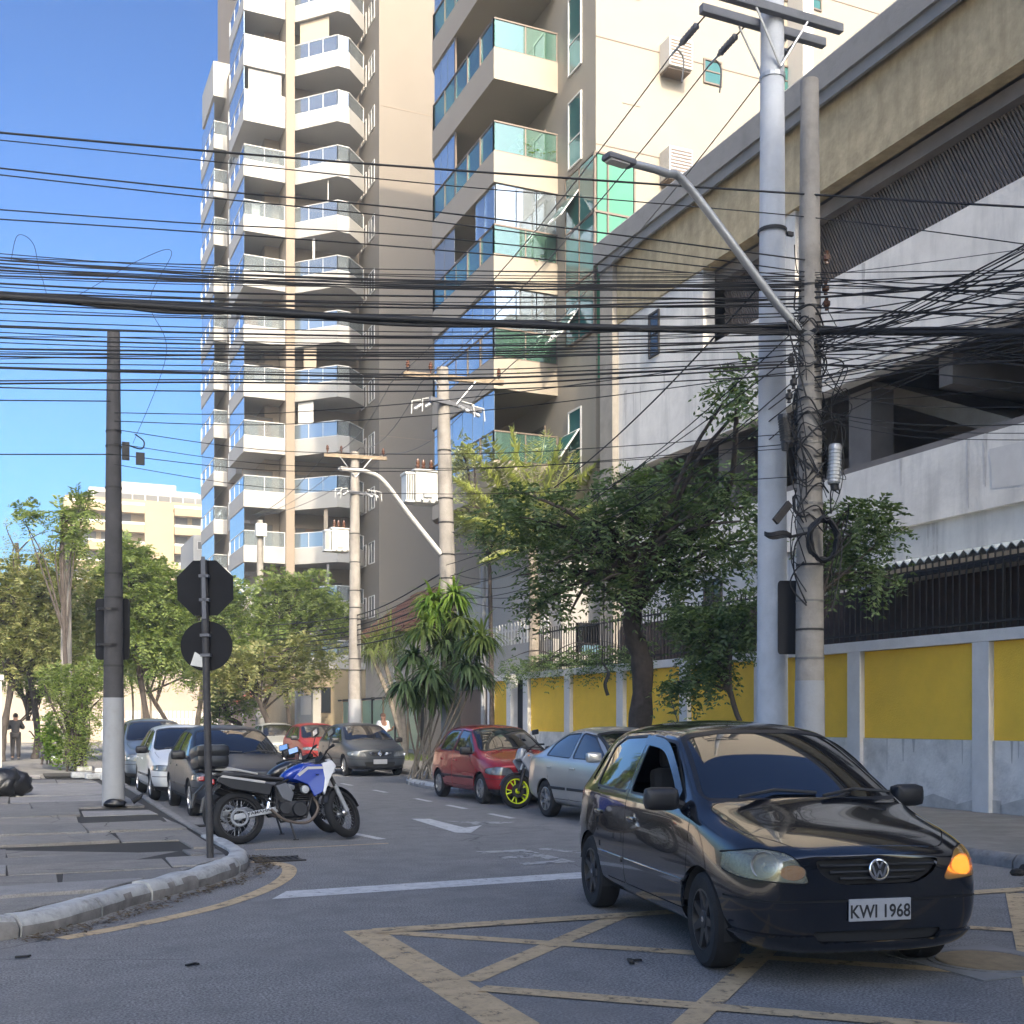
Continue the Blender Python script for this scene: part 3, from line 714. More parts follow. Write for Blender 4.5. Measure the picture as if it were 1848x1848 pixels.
for y in (24.4,19.4,14.4,9.4,4.4): MB().box(16.6,17.2,y,y+.7,6.7,8.58).build('column', M['interior'], ga, world=True)
MB().prism([(15.5,6.4),(21,8.9),(21,9.3),(15.5,6.8)],0,18.0,22.0).build('ramp', M['concrete'], ga, world=True)
# parked shade inside: beams across the lower opening
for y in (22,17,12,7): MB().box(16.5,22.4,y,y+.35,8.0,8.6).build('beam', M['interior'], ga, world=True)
# diagonal lath screens between the columns: thin laths, far more than a few hundred, joined per bay
def screen(y0, y1):
    mb = MB(); n = int((y1-y0+2)/.085)
    for k in range(n):
        y = y0-1.0+k*.085; a, c = Vector((16.62, y, 10.92)), Vector((16.62, y+1.0, 12.88))
        ta = max(0, (y0-y)/1.0); tb = min(1, (y1-y)/1.0)
        if tb <= ta: continue
        p, q = a.lerp(c, ta), a.lerp(c, tb)
        mb.add([p+V(0,-.018,0),p+V(0,.018,0),q+V(0,.018,0),q+V(0,-.018,0),p+V(.04,-.018,0),p+V(.04,.018,0),q+V(.04,.018,0),q+V(.04,-.018,0)],[(0,1,2,3),(7,6,5,4),(0,4,5,1),(1,5,6,2),(2,6,7,3),(3,7,4,0)])
    tag(mb.build('lath_screen', M['bronze'], ga, world=True, fix=False), kind='stuff')
    mb = MB(); mb.box(16.68,16.72,y0,y1,10.92,11.0); mb.box(16.68,16.72,y0,y1,12.8,12.88); mb.box(16.9,16.95,y0,y1,10.92,12.9); mb.build('screen_back', M['concrete'], ga, world=True)
screen(21.56,24.88); screen(8.36,21.18); screen(-3,7.98)
# louvred window of the white end block
window(ga, 'x', 27.0, 27.55, 11.4, 12.6, 16.0, 'win_dark', 'iron', mull=0, trans=.5)
window(ga, 'x', 24.2, 25.0, 3.9, 5.1, 16.12, 'win_dark', 'iron', mull=1)
# rain streaks, pipes and a patch of repair on the long white bands
rw = random.Random(17); dirt = mat('rain_streak', (.50,.48,.45), .95, var=.2, vs=5); pat = mat('repair_patch', (.55,.54,.52), .9, var=.06, vs=3)
for k in range(46):
    y = rw.uniform(2,29); zt_, x_ = rw.choice(((10.9,15.997),(6.69,15.997),(5.33,16.117))); h_ = rw.uniform(.3,1.3); w_ = rw.uniform(.02,.07)
    MB().add([(x_,y-w_,zt_),(x_,y+w_,zt_),(x_,y+w_*.3,zt_-h_),(x_,y-w_*.3,zt_-h_)],[(0,1,2,3)]).build('stain_streak', dirt, ga, world=True)
for (y, z, a_, c_) in ((19,9.6,.7,.5),(11.5,9.3,1.1,.6),(15,6.0,.6,.4),(23.5,9.9,.5,.7)): MB().add([(15.996,y-a_,z-c_),(15.996,y+a_*.9,z-c_*.8),(15.996,y+a_,z+c_),(15.996,y-a_*.8,z+c_*.9)],[(0,1,2,3)]).build('repair_patch', pat, ga, world=True)
MB().tube([(15.93,8,7.9+.9),(15.93,24,8.8)],.025,6).build('conduit', M['galv'], ga, world=True)
# ---------------------------------------------------------------- yellow street wall
yw = thing('garden_wall', 'yellow panelled street wall with grey posts and cap', 'wall', (14.1, 20, .13))
posts = [7.9,10.9,13.9,16.9,19.8,22.7,25.7,28.7,31.5]
MB().box(14.14,14.34,4.9,34.4,.0,1.26).build('plinth', M['grey_wall'], yw, world=True)
MB().box(14.06,14.38,4.9,32.0,2.82,3.0).build('cap', M['grey_post'], yw, world=True)
MB().box(14.06,14.38,32.9,34.5,2.82,3.0).build('cap', M['grey_post'], yw, world=True)
ps = [4.9]+posts+[34.3]
for i, y in enumerate(ps):
    MB().box(14.06,14.36,y-.17,y+.17,.05,2.815).build('post', M['grey_post'], yw, world=True)
for a, c in zip(ps, ps[1:]):
    if a == 31.5:
        MB().box(14.17,14.32,32.95,34.2,1.265,2.815).build('yellow_panel', M['yellow_wall'], yw, world=True)
        MB().box(14.06,14.36,32.6,32.92,.05,2.815).build('post', M['grey_post'], yw, world=True)
        MB().box(14.3,14.33,31.7,32.6,.1,2.8).build('door', M['dark'], yw, world=True); continue
    MB().box(14.17,14.32,a+.172,c-.172,1.265,2.815).build('yellow_panel', M['yellow_wall'], yw, world=True)
for k in range(34):
    y = rw.uniform(6,31); h_ = rw.uniform(.15,.6); w_ = rw.uniform(.012,.04)
    MB().add([(14.1375,y-w_,1.26),(14.1375,y+w_,1.26),(14.1375,y+w_*.3,1.26-h_),(14.1375,y-w_*.3,1.26-h_)],[(0,1,2,3)]).build('stain_streak', dirt, yw, world=True)
for k in range(30):
    y = 5+k*.95; h_ = rw.uniform(.06,.28); MB().add([(14.137,y,.13),(14.137,y+.97,.13),(14.137,y+.97,.13+rw.uniform(.05,.22)),(14.137,y+.5,.13+h_),(14.137,y,.13+rw.uniform(.05,.22))],[(0,1,2,3,4)]).build('splash_dirt', dirt, yw, world=True)
# iron paling on the wall
fe = thing('iron_fence', 'dark iron bar fence standing on top of the yellow wall', 'fence', (14.22,18,3.0))
bar = MB().box(-.011,.011,-.011,.011,0,1.25).build('bar', M['iron'], fe)
bar.location = (0,-12.8,0)
y = -12.65
while y < 13:
    c = bar.copy(); C.objects.link(c); c.location = (0,y,0); y += .15
MB().box(-.015,.015,-13,13.3,.12,.16).build('rail', M['iron'], fe); MB().box(-.015,.015,-13,13.3,1.1,1.14).build('rail', M['iron'], fe)
# awning of corrugated sheet behind the paling
aw = thing('awning', 'corrugated sheet awning with shaded dark space behind the fence', 'awning', (15.2,14,3.0))
mb = MB(); n = 150
for k in range(n):
    ya, yb = 4+k*.1, 4+(k+1)*.1; za, zb = .04*math.sin(k*math.pi), 0
    h0 = 4.36+(.045 if k % 2 else -.045); h1 = 4.36+(.045 if (k+1) % 2 else -.045)
    mb.quad((14.5,ya,h0),(14.5,yb,h1),(16.1,yb,h1+.25),(16.1,ya,h0+.25))
    mb.quad((14.5,ya,h0-.02),(14.5,yb,h1-.02),(14.5,yb,h1),(14.5,ya,h0))
mb.build('roof_sheet', mat('fibre_cement', (.42,.45,.45), .7, var=.2, vs=4, stain=.5, sts=3), aw, world=True, fix=False)
MB().box(16.0,16.05,4,29.2,2.6,4.25).build('shade_sheet', mat('awning_shade', (.05,.035,.03), .9, var=.4, vs=2), aw, world=True)  # dark sheet stands in for the deep shade behind the fence
MB().box(14.6,14.66,4,19,4.1,4.18).build('purlin', M['iron'], aw, world=True)
for y in (5,8,11,14,17,19): MB().cyl((14.66,y,3.0),(14.66,y,4.2),.03,.03,8).build('support', M['iron'], aw, world=True)
gu = thing('roof_gutter', 'pale box gutter with white pipe elbow at the right end of awning', 'gutter', (14.6,10.5,4.3))
MB().box(-.15,1.3,-8,1.5,.12,.34).build('box_gutter', M['slab_grey'], gu)
MB().tube(smooth_line([(-.2,-.6,.2),(-.32,-.6,.12),(-.34,-.6,-.02),(-.3,-.6,-.15)],5),.08,10).build('pipe_elbow', M['slab_grey'], gu, smooth=60)
# ---------------------------------------------------------------- entrance between yellow wall and podium
t = thing('brown_gate', 'brown sheet gate set back between yellow wall and green fence', 'gate', (14.6,36.6,.13))
MB().box(-.03,.03,-1.7,1.7,0,2.5).build('leaf', mat('brown_sheet', (.09,.065,.055), .6, var=.1, vs=3), t)
MB().box(-.06,.06,-1.8,-1.7,0,2.8).build('post', M['whitewash'], t); MB().box(-.06,.06,1.7,1.8,0,2.8).build('post', M['whitewash'], t)
MB().box(-.06,.06,-1.8,1.8,2.55,2.75).build('lintel', M['whitewash'], t)
pw = thing('white_wall', 'white rendered wall below the white picket rail', 'wall', (14.9,39,.1))
MB().box(14.75,14.95,31.0,38.4,2.9,4.0).build('wall', M['white_plaster'], pw, world=True)
MB().box(14.75,14.95,38.5,40.2,0,4.0).build('base', M['whitewash'], pw, world=True)
pk = thing('picket_rail', 'white picket railing running along the top of white wall', 'railing', (14.85,35,4.0))
p0 = MB().prism([(-.05,0),(.05,0),(.05,.62),(0,.72),(-.05,.62)],0,-.015,.015).build('picket', M['white_metal'], pk); p0.location = (0,-3.4,0)
for k in range(1,28):
    c = p0.copy(); C.objects.link(c); c.location = (0,-3.4+k*.25,0)
MB().box(.016,.05,-3.5,3.4,.15,.21).build('rail', M['white_metal'], pk); MB().box(.016,.05,-3.5,3.4,.45,.51).build('rail', M['white_metal'], pk)
tp = thing('white_mast', 'slim white concrete post rising above the picket railing', 'post', (14.5,35.9,.1))
MB().cyl((0,0,0),(0,0,6.6),.09,.08,10).build('shaft', M['whitewash'], tp)
# ---------------------------------------------------------------- green panel fence
gf = thing('green_fence', 'mint green panel fence with bronze posts in sunlight', 'fence', (16,53,.13))
mint = mat('mint_panel', (.29,.44,.34), .35, var=.05, vs=2); tan = mat('tan_post', (.30,.22,.14), .6)
y = 46.5; k = 0
while y < 60:
    MB().box(15.93,16.07,y-.06,y+.06,0,2.7).build('post', tan if k % 2 else M['iron'], gf, world=True)
    if y < 59: MB().box(15.98,16.02,y+.08,y+1.72,.35,2.55).build('panel', mint, gf, world=True)
    y += 1.8; k += 1
MB().box(15.95,16.05,46.5,60,2.6,2.68).build('top_rail', M['iron'], gf, world=True)
MB().box(15.9,16.1,46.4,60,.1,.33).build('plinth', M['whitewash'], gf, world=True)
# strip of grass in front of it
# ---------------------------------------------------------------- clay tiled house
hs = thing('tiled_house', 'low house with weathered clay tile hip roof behind the green fence', 'house', (19,52,0))
MB().box(16.6,24,49.8,57,0,5.6).build('wall', mat('pale_pink_render', (.5,.44,.38), .8, var=.08, vs=1), hs, world=True)
window(hs, 'x', 51, 52.2, 3.4, 4.6, 16.6, 'win_dark', 'white_metal'); window(hs, 'y', 18, 19.4, 3.4, 4.6, 49.8, 'win_dark', 'white_metal')
E0 = [(15.9,49.1),(24.6,49.1),(24.6,57.7),(15.9,57.7)]; rid = [(18.6,52.0),(21.8,52.0),(21.8,54.8),(18.6,54.8)]; zE, zR = 5.55, 7.9
for s_ in range(4):
    a, b_ = Vector((*E0[s_], zE)), Vector((*E0[(s_+1) % 4], zE)); c, d = Vector((*rid[(s_+1) % 4], zR)), Vector((*rid[s_], zR))
    nr = 10
    for r_ in range(nr):
        t0, t1 = r_/nr, (r_+1.12)/nr
        p0, p1, q0, q1 = a.lerp(d, t0), b_.lerp(c, t0), a.lerp(d, min(1,t1)), b_.lerp(c, min(1,t1))
        mb = MB(); nn = max(4, int((p1-p0).length/.16))
        for k in range(nn):
            u0, u1 = k/nn, (k+1)/nn; up0 = .05 if k % 2 else 0; up1 = 0 if k % 2 else .05
            mb.quad(p0.lerp(p1,u0)+V(0,0,.05+up0), p0.lerp(p1,u1)+V(0,0,.05+up1), q0.lerp(q1,u1)+V(0,0,up1), q0.lerp(q1,u0)+V(0,0,up0))
            mb.quad(p0.lerp(p1,u0), p0.lerp(p1,u1), p0.lerp(p1,u1)+V(0,0,.05+up1), p0.lerp(p1,u0)+V(0,0,.05+up0))
        mb.build('tile_course', M['tile_red'], hs, world=True, fix=False)
mb = MB(); mb.add([(*p, zR) for p in rid], [(0,1,2,3)]); mb.build('ridge', M['tile_red'], hs, world=True)
# ---------------------------------------------------------------- tan house, red awning, pillars farther along
tn = thing('tan_house', 'low tan house with one small dark window at far end of street', 'house', (16.5,65,0))
MB().box(13.9,20,62,69,0,4.4).build('wall', mat('tan_render', (.33,.27,.175), .85, var=.08, vs=1), tn, world=True)
MB().box(13.8,20.1,61.9,69.1,4.4,4.75).build('parapet', M['white_plaster'], tn, world=True)
window(tn, 'y', 15.0, 16.1, 2.0, 3.4, 62, 'win_dark', 'iron')
MB().box(18.2,19.6,61.93,61.97,0.2,2.4).build('door', M['bronze'], tn, world=True)
ra = thing('red_canopy', 'faded red canopy over a far shop doorway', 'canopy', (13.2,68.5,0))
MB().prism([(12.2,2.5),(14.2,3.6),(14.2,3.75),(12.2,2.65)],1,67.2,71).build('canopy_sheet', mat('red_canopy', (.42,.12,.07), .7, var=.1, vs=2), ra, world=True)
MB().cyl((12.35,67.3,0),(12.35,67.3,2.55),.05,.05,8).build('support', M['white_metal'], ra, world=True)
MB().cyl((12.35,70.9,0),(12.35,70.9,2.55),.05,.05,8).build('support', M['white_metal'], ra, world=True)
wp = thing('gate_pillar', 'white gate pillar with red stripe at left frame edge of pavement', 'pillar', (-.55,36.5,.13))
MB().box(-.5,.38,-.4,.4,0,2.6).build('shaft', M['white_plaster'], wp); MB().box(-.55,.43,-.45,.45,2.6,2.75).build('cap', M['white_plaster'], wp)
pr = thing('white_fence', 'low white picket fence with pillar before tan house', 'fence', (14,58.5,.13))
p0 = MB().box(-.03,.03,-.05,.05,0,1.0).build('picket', M['white_metal'], pr); p0.location = (0,-1.4,1.75)
for k in range(1,14):
    c = p0.copy(); C.objects.link(c); c.location = (0,-1.4+k*.22,1.75)
MB().box(-.05,.05,-1.5,1.7,1.0,1.75).build('wall', M['white_plaster'], pr); MB().box(-.2,.2,-1.9,-1.5,0,3.0).build('pillar', M['white_plaster'], pr); MB().box(-.2,.2,1.7,2.1,0,3.0).build('pillar', M['white_plaster'], pr)
# ---------------------------------------------------------------- street end
we = thing('end_wall', 'sunlit pale wall closing the far end of the street', 'wall', (0,84.5,0))
MB().box(-30,13.5,84,84.6,0,5.1).build('wall', mat('pale_peach_render', (.36,.30,.245), .85, var=.1, vs=.5), we, world=True)
MB().box(-30,13.5,83.95,84.65,5.1,5.3).build('cap', M['white_plaster'], we, world=True)
ef = thing('white_pickets', 'white picket fence low across the far end of the street', 'fence', (9,79.5,.13))
p0 = MB().box(-.07,.07,-.03,.03,0,2.1).build('picket', M['white_metal'], ef); p0.location = (-3.4,0,0)
for k in range(1,30):
    c = p0.copy(); C.objects.link(c); c.location = (-3.4+k*.25,0,0)
MB().box(-3.5,3.9,.03,.08,.4,.5).build('rail', M['white_metal'], ef); MB().box(-3.5,3.9,.03,.08,1.5,1.6).build('rail', M['white_metal'], ef)
# ---------------------------------------------------------------- far buildings
ob = thing('ochre_building', 'long ochre apartment block with white roof storeys far behind trees', 'apartment building', (17,160,0))
och = mat('ochre_render', (.36,.28,.17), .85, var=.04, vs=.2)
YB = 155
def bz(py): return (HOR-py)*150.5/2100+CAM_H
MB().box(6.5,30,YB+1.2,YB+16,0,bz(905)).build('wall', och, ob, world=True)
MB().box(9.5,30,YB+4,YB+14,bz(905),bz(880)).build('setback_storey', M['white_plaster'], ob, world=True)
MB().box(12.2,20.5,YB+5,YB+12,bz(880),bz(864)).build('roof_house', M['white_plaster'], ob, world=True)
MB().box(20.5,23.5,YB+6,YB+12,bz(880),bz(872)).build('roof_house', M['white_plaster'], ob, world=True)
MB().box(16.0,19.6,YB,YB+2,0,bz(926)).build('stair_block', och, ob, world=True)
for r_ in range(9):
    zt = bz(918)-r_*2.45
    for (x0, x1) in ((6.3,15.95),(19.65,30)):
        MB().box(x0,x1,YB-.3,YB+1.2,zt-1.0,zt).build('balcony_band', och, ob, world=True)
        MB().box(x0,x1,YB-.3,YB-.22,zt+.002,zt+.28).build('rail', M['white_metal'], ob, world=True)
        w0 = MB()
        x = x0+.3
        while x < x1-1.6: w0.box(x,x+1.5,YB+1.12,YB+1.19,zt-2.4,zt-1.02); x += 2.1
        w0.build('window', M['win_mid'], ob, world=True)
wb0 = MB().box(9.8,29.5,YB+3.9,YB+3.98,bz(902),bz(888)).build('window_band', M['win_mid'], ob, world=True)
for k in range(12): MB().box(10+k*1.6,10.1+k*1.6,YB+3.8,YB+3.9,bz(904),bz(886)).build('mullion', M['white_metal'], ob, world=True)
sb = thing('white_block', 'small white block peeping over the trees beside the tower', 'building', (16,118,0))
a, c = onY(349,965,115), onY(392,965,115)
MB().box(a.x,c.x+4,115,124,0,a.z).build('wall', M['white_plaster'], sb, world=True)
for r_ in range(4):
    for k in range(2): window(sb, 'y', a.x+.35+k*1.1, a.x+1.1+k*1.1, a.z-1.4-r_*2.6, a.z-.6-r_*2.6, 115, 'win_mid', 'white_metal', mull=0)
# ---------------------------------------------------------------- across the cross street, behind the viewer: the block that shades the crossing
bb = thing('shading_block', 'grey apartment block across the cross street seen only in reflections', 'apartment building', (-8,-20,0))
gb = mat('grey_beige_render', (.33,.29,.25), .85, var=.05, vs=.4)
MB().box(-5.5,11.2,-34,-14,0,32.5).build('wall', gb, bb, world=True)
p0 = None
for zi in range(10):
    for k in range(4):
        x = -4.6+k*3.9; z = 1.2+zi*3.1
        if p0 is None:
            p0 = MB().box(0,1.9,-14.0,-13.93,0,1.5).build('window', M['win_dark'], bb, world=True); p0.location = (x,0,z); continue
        c = p0.copy(); C.objects.link(c); c.location = (x,0,z)
for zi in range(10): MB().box(-5.5,11.2,-13.98,-13.2,.9+zi*3.1+2.0,1.0+zi*3.1+2.3).build('ledge', M['white_plaster'], bb, world=True)
# unseen pale ground added left of the pavement to bounce sunlight
MB().box(-60,-7.4,-60,74,.0,.05).build('bounce_ground', mat('bounce_concrete', (.42,.39,.34), .9, var=.1, vs=.4)).__setitem__('kind','structure')
# ================================================================ poles, signs, lamps, transformers, cables
def pole(label, base, H, r0, r1, m='pole', paint_h=0, lean=(0,0), group='street poles', name='utility_pole'):
    t = thing(name, label, 'utility pole', base, group=group)
    top = Vector((lean[0], lean[1], H)); n = 18
    mb = MB(); s0 = paint_h/H if paint_h else 0
    mb.tube([Vector((0,0,-.05)) if not s0 else top*s0, top], [r0+(r1-r0)*s0, r1], n); mb.build('shaft', M[m], t, smooth=40)
    if paint_h: MB().tube([Vector((0,0,-.05)), top*s0*.5, top*s0+V(0,0,.002)], [r0+.004, r0+(r1-r0)*s0*.5+.004, r0+(r1-r0)*s0+.004], n).build('painted_foot', M['whitewash'], t, smooth=40)
    return t
def strap(t, z, r, m='steelwire', h=.03, lean=(0,0), H=1):
    MB().lathe([(r+.004,0),(r+.008,0),(r+.008,h),(r+.004,h)], (lean[0]*z/H, lean[1]*z/H, z), n=16, closed=True).build('strap', M[m], t)
# left pole with white foot
PL = V(1.63,20.69,.13)
pl_ = pole('dark concrete pole with white painted foot on the left pavement', PL, 8.0, .185, .105, 'pole_dark', paint_h=1.83)
for z in (6.3,6.05,3.5,3.9,5.35,2.35): strap(pl_, z, .185-.08*z/8, 'iron', .035)
sg = thing('sign_panel', 'dark back of a rounded rectangular sign fixed to white footed pole', 'sign', PL+V(-.07,.0,2.5))
mb = MB(); W2, H2, r_ = .29, .52, .06
rr_poly = [(sx*(W2-r_)+r_*math.cos(a), sz*(H2-r_)+r_*math.sin(a)) for (sx, sz, a0) in ((1,1,0),(-1,1,90),(-1,-1,180),(1,-1,270)) for a in [R(a0+q) for q in (0,30,60,90)]]
mb.prism([(x, z+.5) for x, z in rr_poly],1,.16,.18,M=Matrix.Rotation(-YAW,4,'Z')).build('panel', M['sign_back'], sg)
MB().lathe([(.19,0),(.195,0),(.195,.04),(.19,.04)],(0,0,.2),n=14,closed=True).build('clamp', M['iron'], sg); MB().lathe([(.19,0),(.195,0),(.195,.04),(.19,.04)],(0,0,.8),n=14,closed=True).build('clamp', M['iron'], sg)
bx = thing('cable_bracket', 'small black cable clamp with looped tail on left pole', 'cable clamp', PL+V(.14,-.05,6.0))
MB().cbox((.05,0,0),(.12,.06,.3)).build('clamp', M['black_plastic'], bx)
MB().tube(smooth_line([(.1,0,.1),(.3,-.05,.05),(.34,-.05,.18),(.2,0,.3)],5),.012).build('tail', M['rubber'], bx)
MB().cbox((.28,-.05,-.12),(.14,.08,.2)).build('splice_box', M['black_plastic'], bx)
# stop sign seen from the back
ss = thing('stop_sign', 'dark back of an octagonal sign above a round sign on slim post', 'road sign', (1.95,12.5,.14))
ss.rotation_euler = (0, R(-1.2), 0)
MB().cyl((0,0,-.1),(0,0,3.12),.038,.038,12).build('post', M['sign_post'], ss, smooth=50)
RZ = Matrix.Rotation(-YAW+R(4),4,'Z')
oc = [(.315*math.cos(R(22.5+45*k)), 2.83+.315*math.sin(R(22.5+45*k))) for k in range(8)]
MB().prism(oc,1,.042,.05,M=RZ).build('octagon_panel', M['sign_back'], ss)
MB().prism([(.27*math.cos(R(12*k)), 2.22+.265*math.sin(R(12*k))) for k in range(30)],1,.042,.05,M=RZ).build('round_panel', M['sign_back'], ss)
MB().prism([(-.02,2.5),(.02,2.5),(.02,3.15),(-.02,3.15)],1,-.05,-.041,M=RZ).build('rail', M['steel_beam'], ss)
MB().prism([(-.17,2.02),(-.02,1.99),(-.03,2.1),(-.12,2.16)],1,.034,.0415,M=RZ).build('sticker', M['galv'], ss)
for z in (2.95,2.7,2.33,2.12): MB().cbox((0,0,z),(.1,.1,.03),RZ).build('clamp', M['steel_beam'], ss)
# grey pole right
PG = V(10.3,13.3,.13); 
pg = pole('grey concrete pole with white foot, wrapped in a tangle of cables', PG, 10.4, .215, .125, 'pole', paint_h=2.0)
for z in (2.3,2.7,3.1,3.6,4.1,4.45,5.0,5.3,5.7,5.9,6.1,6.5,6.8,7.2,7.5): strap(pg, z, .215-.09*z/10.4, 'steelwire' if int(z*10) % 3 else 'iron', .03)
sg2 = thing('sign_panel', 'dark sign panel edge on behind the cable wrapped grey pole', 'sign', PG+V(-.22,.1,2.4))
MB().prism([(x*.6, z+.5) for x, z in rr_poly],1,.12,.14,M=Matrix.Rotation(-YAW,4,'Z')).build('panel', M['sign_back'], sg2)
# pale tall pole with crossarms
PW = V(10.3,14.17,.13); HW = 14.2
pw_ = pole('tall pale concrete pole carrying grey double crossarms', PW, HW, .235, .155, 'pole_pale')
for z in (2.95,4.95): MB().lathe([(.225-.08*z/HW,0),(.229-.08*z/HW,0),(.229-.08*z/HW,.035),(.225-.08*z/HW,.035)],(0,0,z-.9),n=16,closed=True).build('red_band', mat('red_mark', (.45,.06,.05), .8, stain=.8, stcol=(.4,.4,.4), sts=8), pw_)
def arm(t, z, L, off=-.2, sec=.11, m='steel_beam', rot=0, name='crossarm'):
    RM = Matrix.Rotation(rot,4,'Z'); mb = MB(); mb.cbox(RM @ V(0,off,z),(L,sec,sec*1.15),RM); return mb.build(name, M[m], t, bevel=.008)
zt = (HOR-30)*17/2100+1.57
arm(pw_, 11.75, 2.2, -.2); arm(pw_, 11.75, 2.2, .2)
for s_ in (-1,1):
    MB().tube([(0,-.2,10.95),(s_*.45,-.24,11.68)],.018,6).build('brace', M['galv'], pw_)
    MB().tube([(0,.2,10.95),(s_*.42,.24,11.68)],.018,6).build('brace', M['galv'], pw_)
MB().lathe([(.175,0),(.19,0),(.19,.06),(.175,.06)],(0,0,10.85),n=16,closed=True).build('strap', M['galv'], pw_)
MB().lathe([(.205,0),(.215,0),(.215,.05),(.205,.05)],(0,0,8.6),n=16,closed=True).build('strap', M['iron'], pw_)
MB().cbox((.28,-.05,8.62),(.1,.05,.06)).build('bolt', M['iron'], pw_)
# street lamp arm on the grey pole
def lamp(label, base, pts, r=.045, head_dir=None, group='street lamps', m='galv', hs=1.0):
    t = thing('street_lamp', label, 'street lamp', base, group=group)
    P = smooth_line([Vector(p)-base for p in pts], 8)
    MB().tube(P, [r+.012*(1-i/len(P)) for i in range(len(P))], 10).build('arm', M[m], t, smooth=60)
    d = (P[-1]-P[-4]); d.z = 0; d.normalize(); q = Matrix(((d.x,-d.y,0),(d.y,d.x,0),(0,0,1)))
    c = P[-1]
    MB().rbox(c+d*.28*hs+V(0,0,-.01),(.62*hs,.27*hs,.11*hs),.04,q).build('lamp_head', M['steel_beam'] if m == 'galv' else M[m], t, smooth=40)
    MB().rbox(c+d*.32*hs+V(0,0,-.075*hs),(.42*hs,.2*hs,.03),.01,q).build('lens', M['slab_grey'], t)
    return t
P0 = PG+V(-.1,-.1,0)
lamp('grey street lamp on a long bent arm over the crossing', PG+V(0,0,6.5), [at(1462,612,16.3), at(1400,545,16.1), at(1245,340,15.6), at(1200,312,15.3), at(1140,295,15.0)], .05, hs=.72)
# transformer pole and its neighbours down the street
def xarm(t, z, L, rot=0):
    a = arm(t, z, L, -.17, .11, 'wood', rot)
    for s_ in (-1,1): MB().tube([Matrix.Rotation(rot,3,'Z') @ V(0,-.16,z-.72), Matrix.Rotation(rot,3,'Z') @ V(s_*.55,-.24,z-.05)],.02,6).build('brace', M['galv'], t)
    for u in (-L/2+.12,-L/4+.05,L/2-.12):
        p = Matrix.Rotation(rot,3,'Z') @ V(u,-.17,z+.06)
        MB().lathe([(.015,0),(.02,.1),(.06,.11),(.035,.16),(.065,.17),(.04,.22),(.05,.23),(.02,.3),(.0,.3)],p,n=10).build('insulator', M['porcelain'], t, smooth=50)
    return t
PA = V(10.3,27.6,.13); PB = V(11.2,39.8,.13); PC = V(11.0,55.6,.13)
pa = pole('bare concrete transformer pole rising through the leafy plant', PA, 10.3, .26, .15, 'pole', paint_h=2.4, lean=(-.3,-.1))
xarm(pa, 10.05, 2.6, R(-6)); [strap(pa, z, .26-.11*z/10.3, 'iron', .04, (-.3,-.1), 10.3) for z in (4.2,4.6,5.0,5.6,6.4,7.0,8.2)]
pb = pole('concrete pole with wooden crossarm and white foot beyond the parked grey hatchback', PB, 10.9, .25, .15, 'pole', paint_h=2.2)
xarm(pb, 10.7, 2.2, R(-8)); [strap(pb, z, .25-.1*z/10.4, 'iron', .04) for z in (3.2,3.6,5,5.4,6,7,8)]
pc = pole('slim far pole with small white top box behind the tree crowns', PC, 11.0, .22, .14, 'pole', paint_h=1.9)
MB().cbox((0,-.2,10.5),(.5,.3,.6)).build('top_box', M['transformer'], pc)
pd = pole('weathered pole buried in left tree foliage with white lamp head', V(1.75,41,.13), 7.5, .2, .15, 'pole')
MB().rbox((.4,-.1,7.35),(.5,.25,.3),.05).build('lamp_head', M['transformer'], pd)
def fuse(t, p, s_):
    MB().lathe([(.0,0),(.035,0),(.06,.06),(.035,.1),(.06,.16),(.035,.2),(.06,.26),(.03,.32),(0,.32)],p,(s_*.5,-.3,-.35),n=10).build('fuse_insulator', M['galv'], t, smooth=50)
    MB().tube([p+V(s_*.05,-.08,.1), p+V(s_*.32,-.2,.02), p+V(s_*.34,-.22,-.3)],.014,6).build('fuse_tube', M['transformer'], t)
for s_ in (-1,1):
    for k in range(2): fuse(pa, V(s_*(.35+.28*k)-.27,-.25,9.35-.08*k), s_); fuse(pb, V(s_*(.3+.2*k),-.25,9.45), s_)
arm(pa, 9.4, 1.7, -.15, .09, 'steel_beam', R(20)); arm(pb, 9.45, 1.3, -.15, .09, 'steel_beam', R(15))
def transformer(label, base):
    t = thing('transformer', label, 'transformer', base, group='pole transformers')
    MB().rbox((0,0,.5),(.78,.62,.95),.05).build('tank', M['transformer'], t, smooth=40)
    MB().rbox((0,0,1.01),(.9,.72,.07),.03).build('lid', M['transformer'], t)
    fin = MB().box(-.012,.012,-.25,.25,.08,.88).build('fin', M['transformer'], t); fin.location = (-.45,0,0)
    for k in range(1,5):
        c = fin.copy(); C.objects.link(c); c.location = (-.45-.06*k*.9,0,0)
    MB().box(-.72,-.4,-.26,.26,.88,.94).build('header', M['transformer'], t)
    MB().box(-.72,-.4,-.26,.26,.03,.08).build('header', M['transformer'], t)
    for k, (x, y) in enumerate(((-.22,0),(0,.1),(.22,0))):
        MB().lathe([(.05,0),(.08,.05),(.045,.1),(.075,.15),(.045,.2),(.07,.25),(.03,.38),(0,.38)],(x,y,1.04),n=10).build('bushing', M['porcelain'], t, smooth=50)
    for x in (-.2,.05,.28): MB().lathe([(.03,0),(.05,.05),(.02,.1),(0,.1)],(x,-.33,.1),(0,-1,0),n=8).build('terminal', M['transformer'], t)
    MB().cbox((.5,0,.75),(.3,.12,.12)).build('hanger', M['galv'], t); MB().cbox((.5,0,.25),(.3,.12,.12)).build('hanger', M['galv'], t)
    MB().cbox((0,-.34,.25),(.3,.05,.12)).build('bracket', M['galv'], t)
    t.scale = (.8,.8,.82); return t
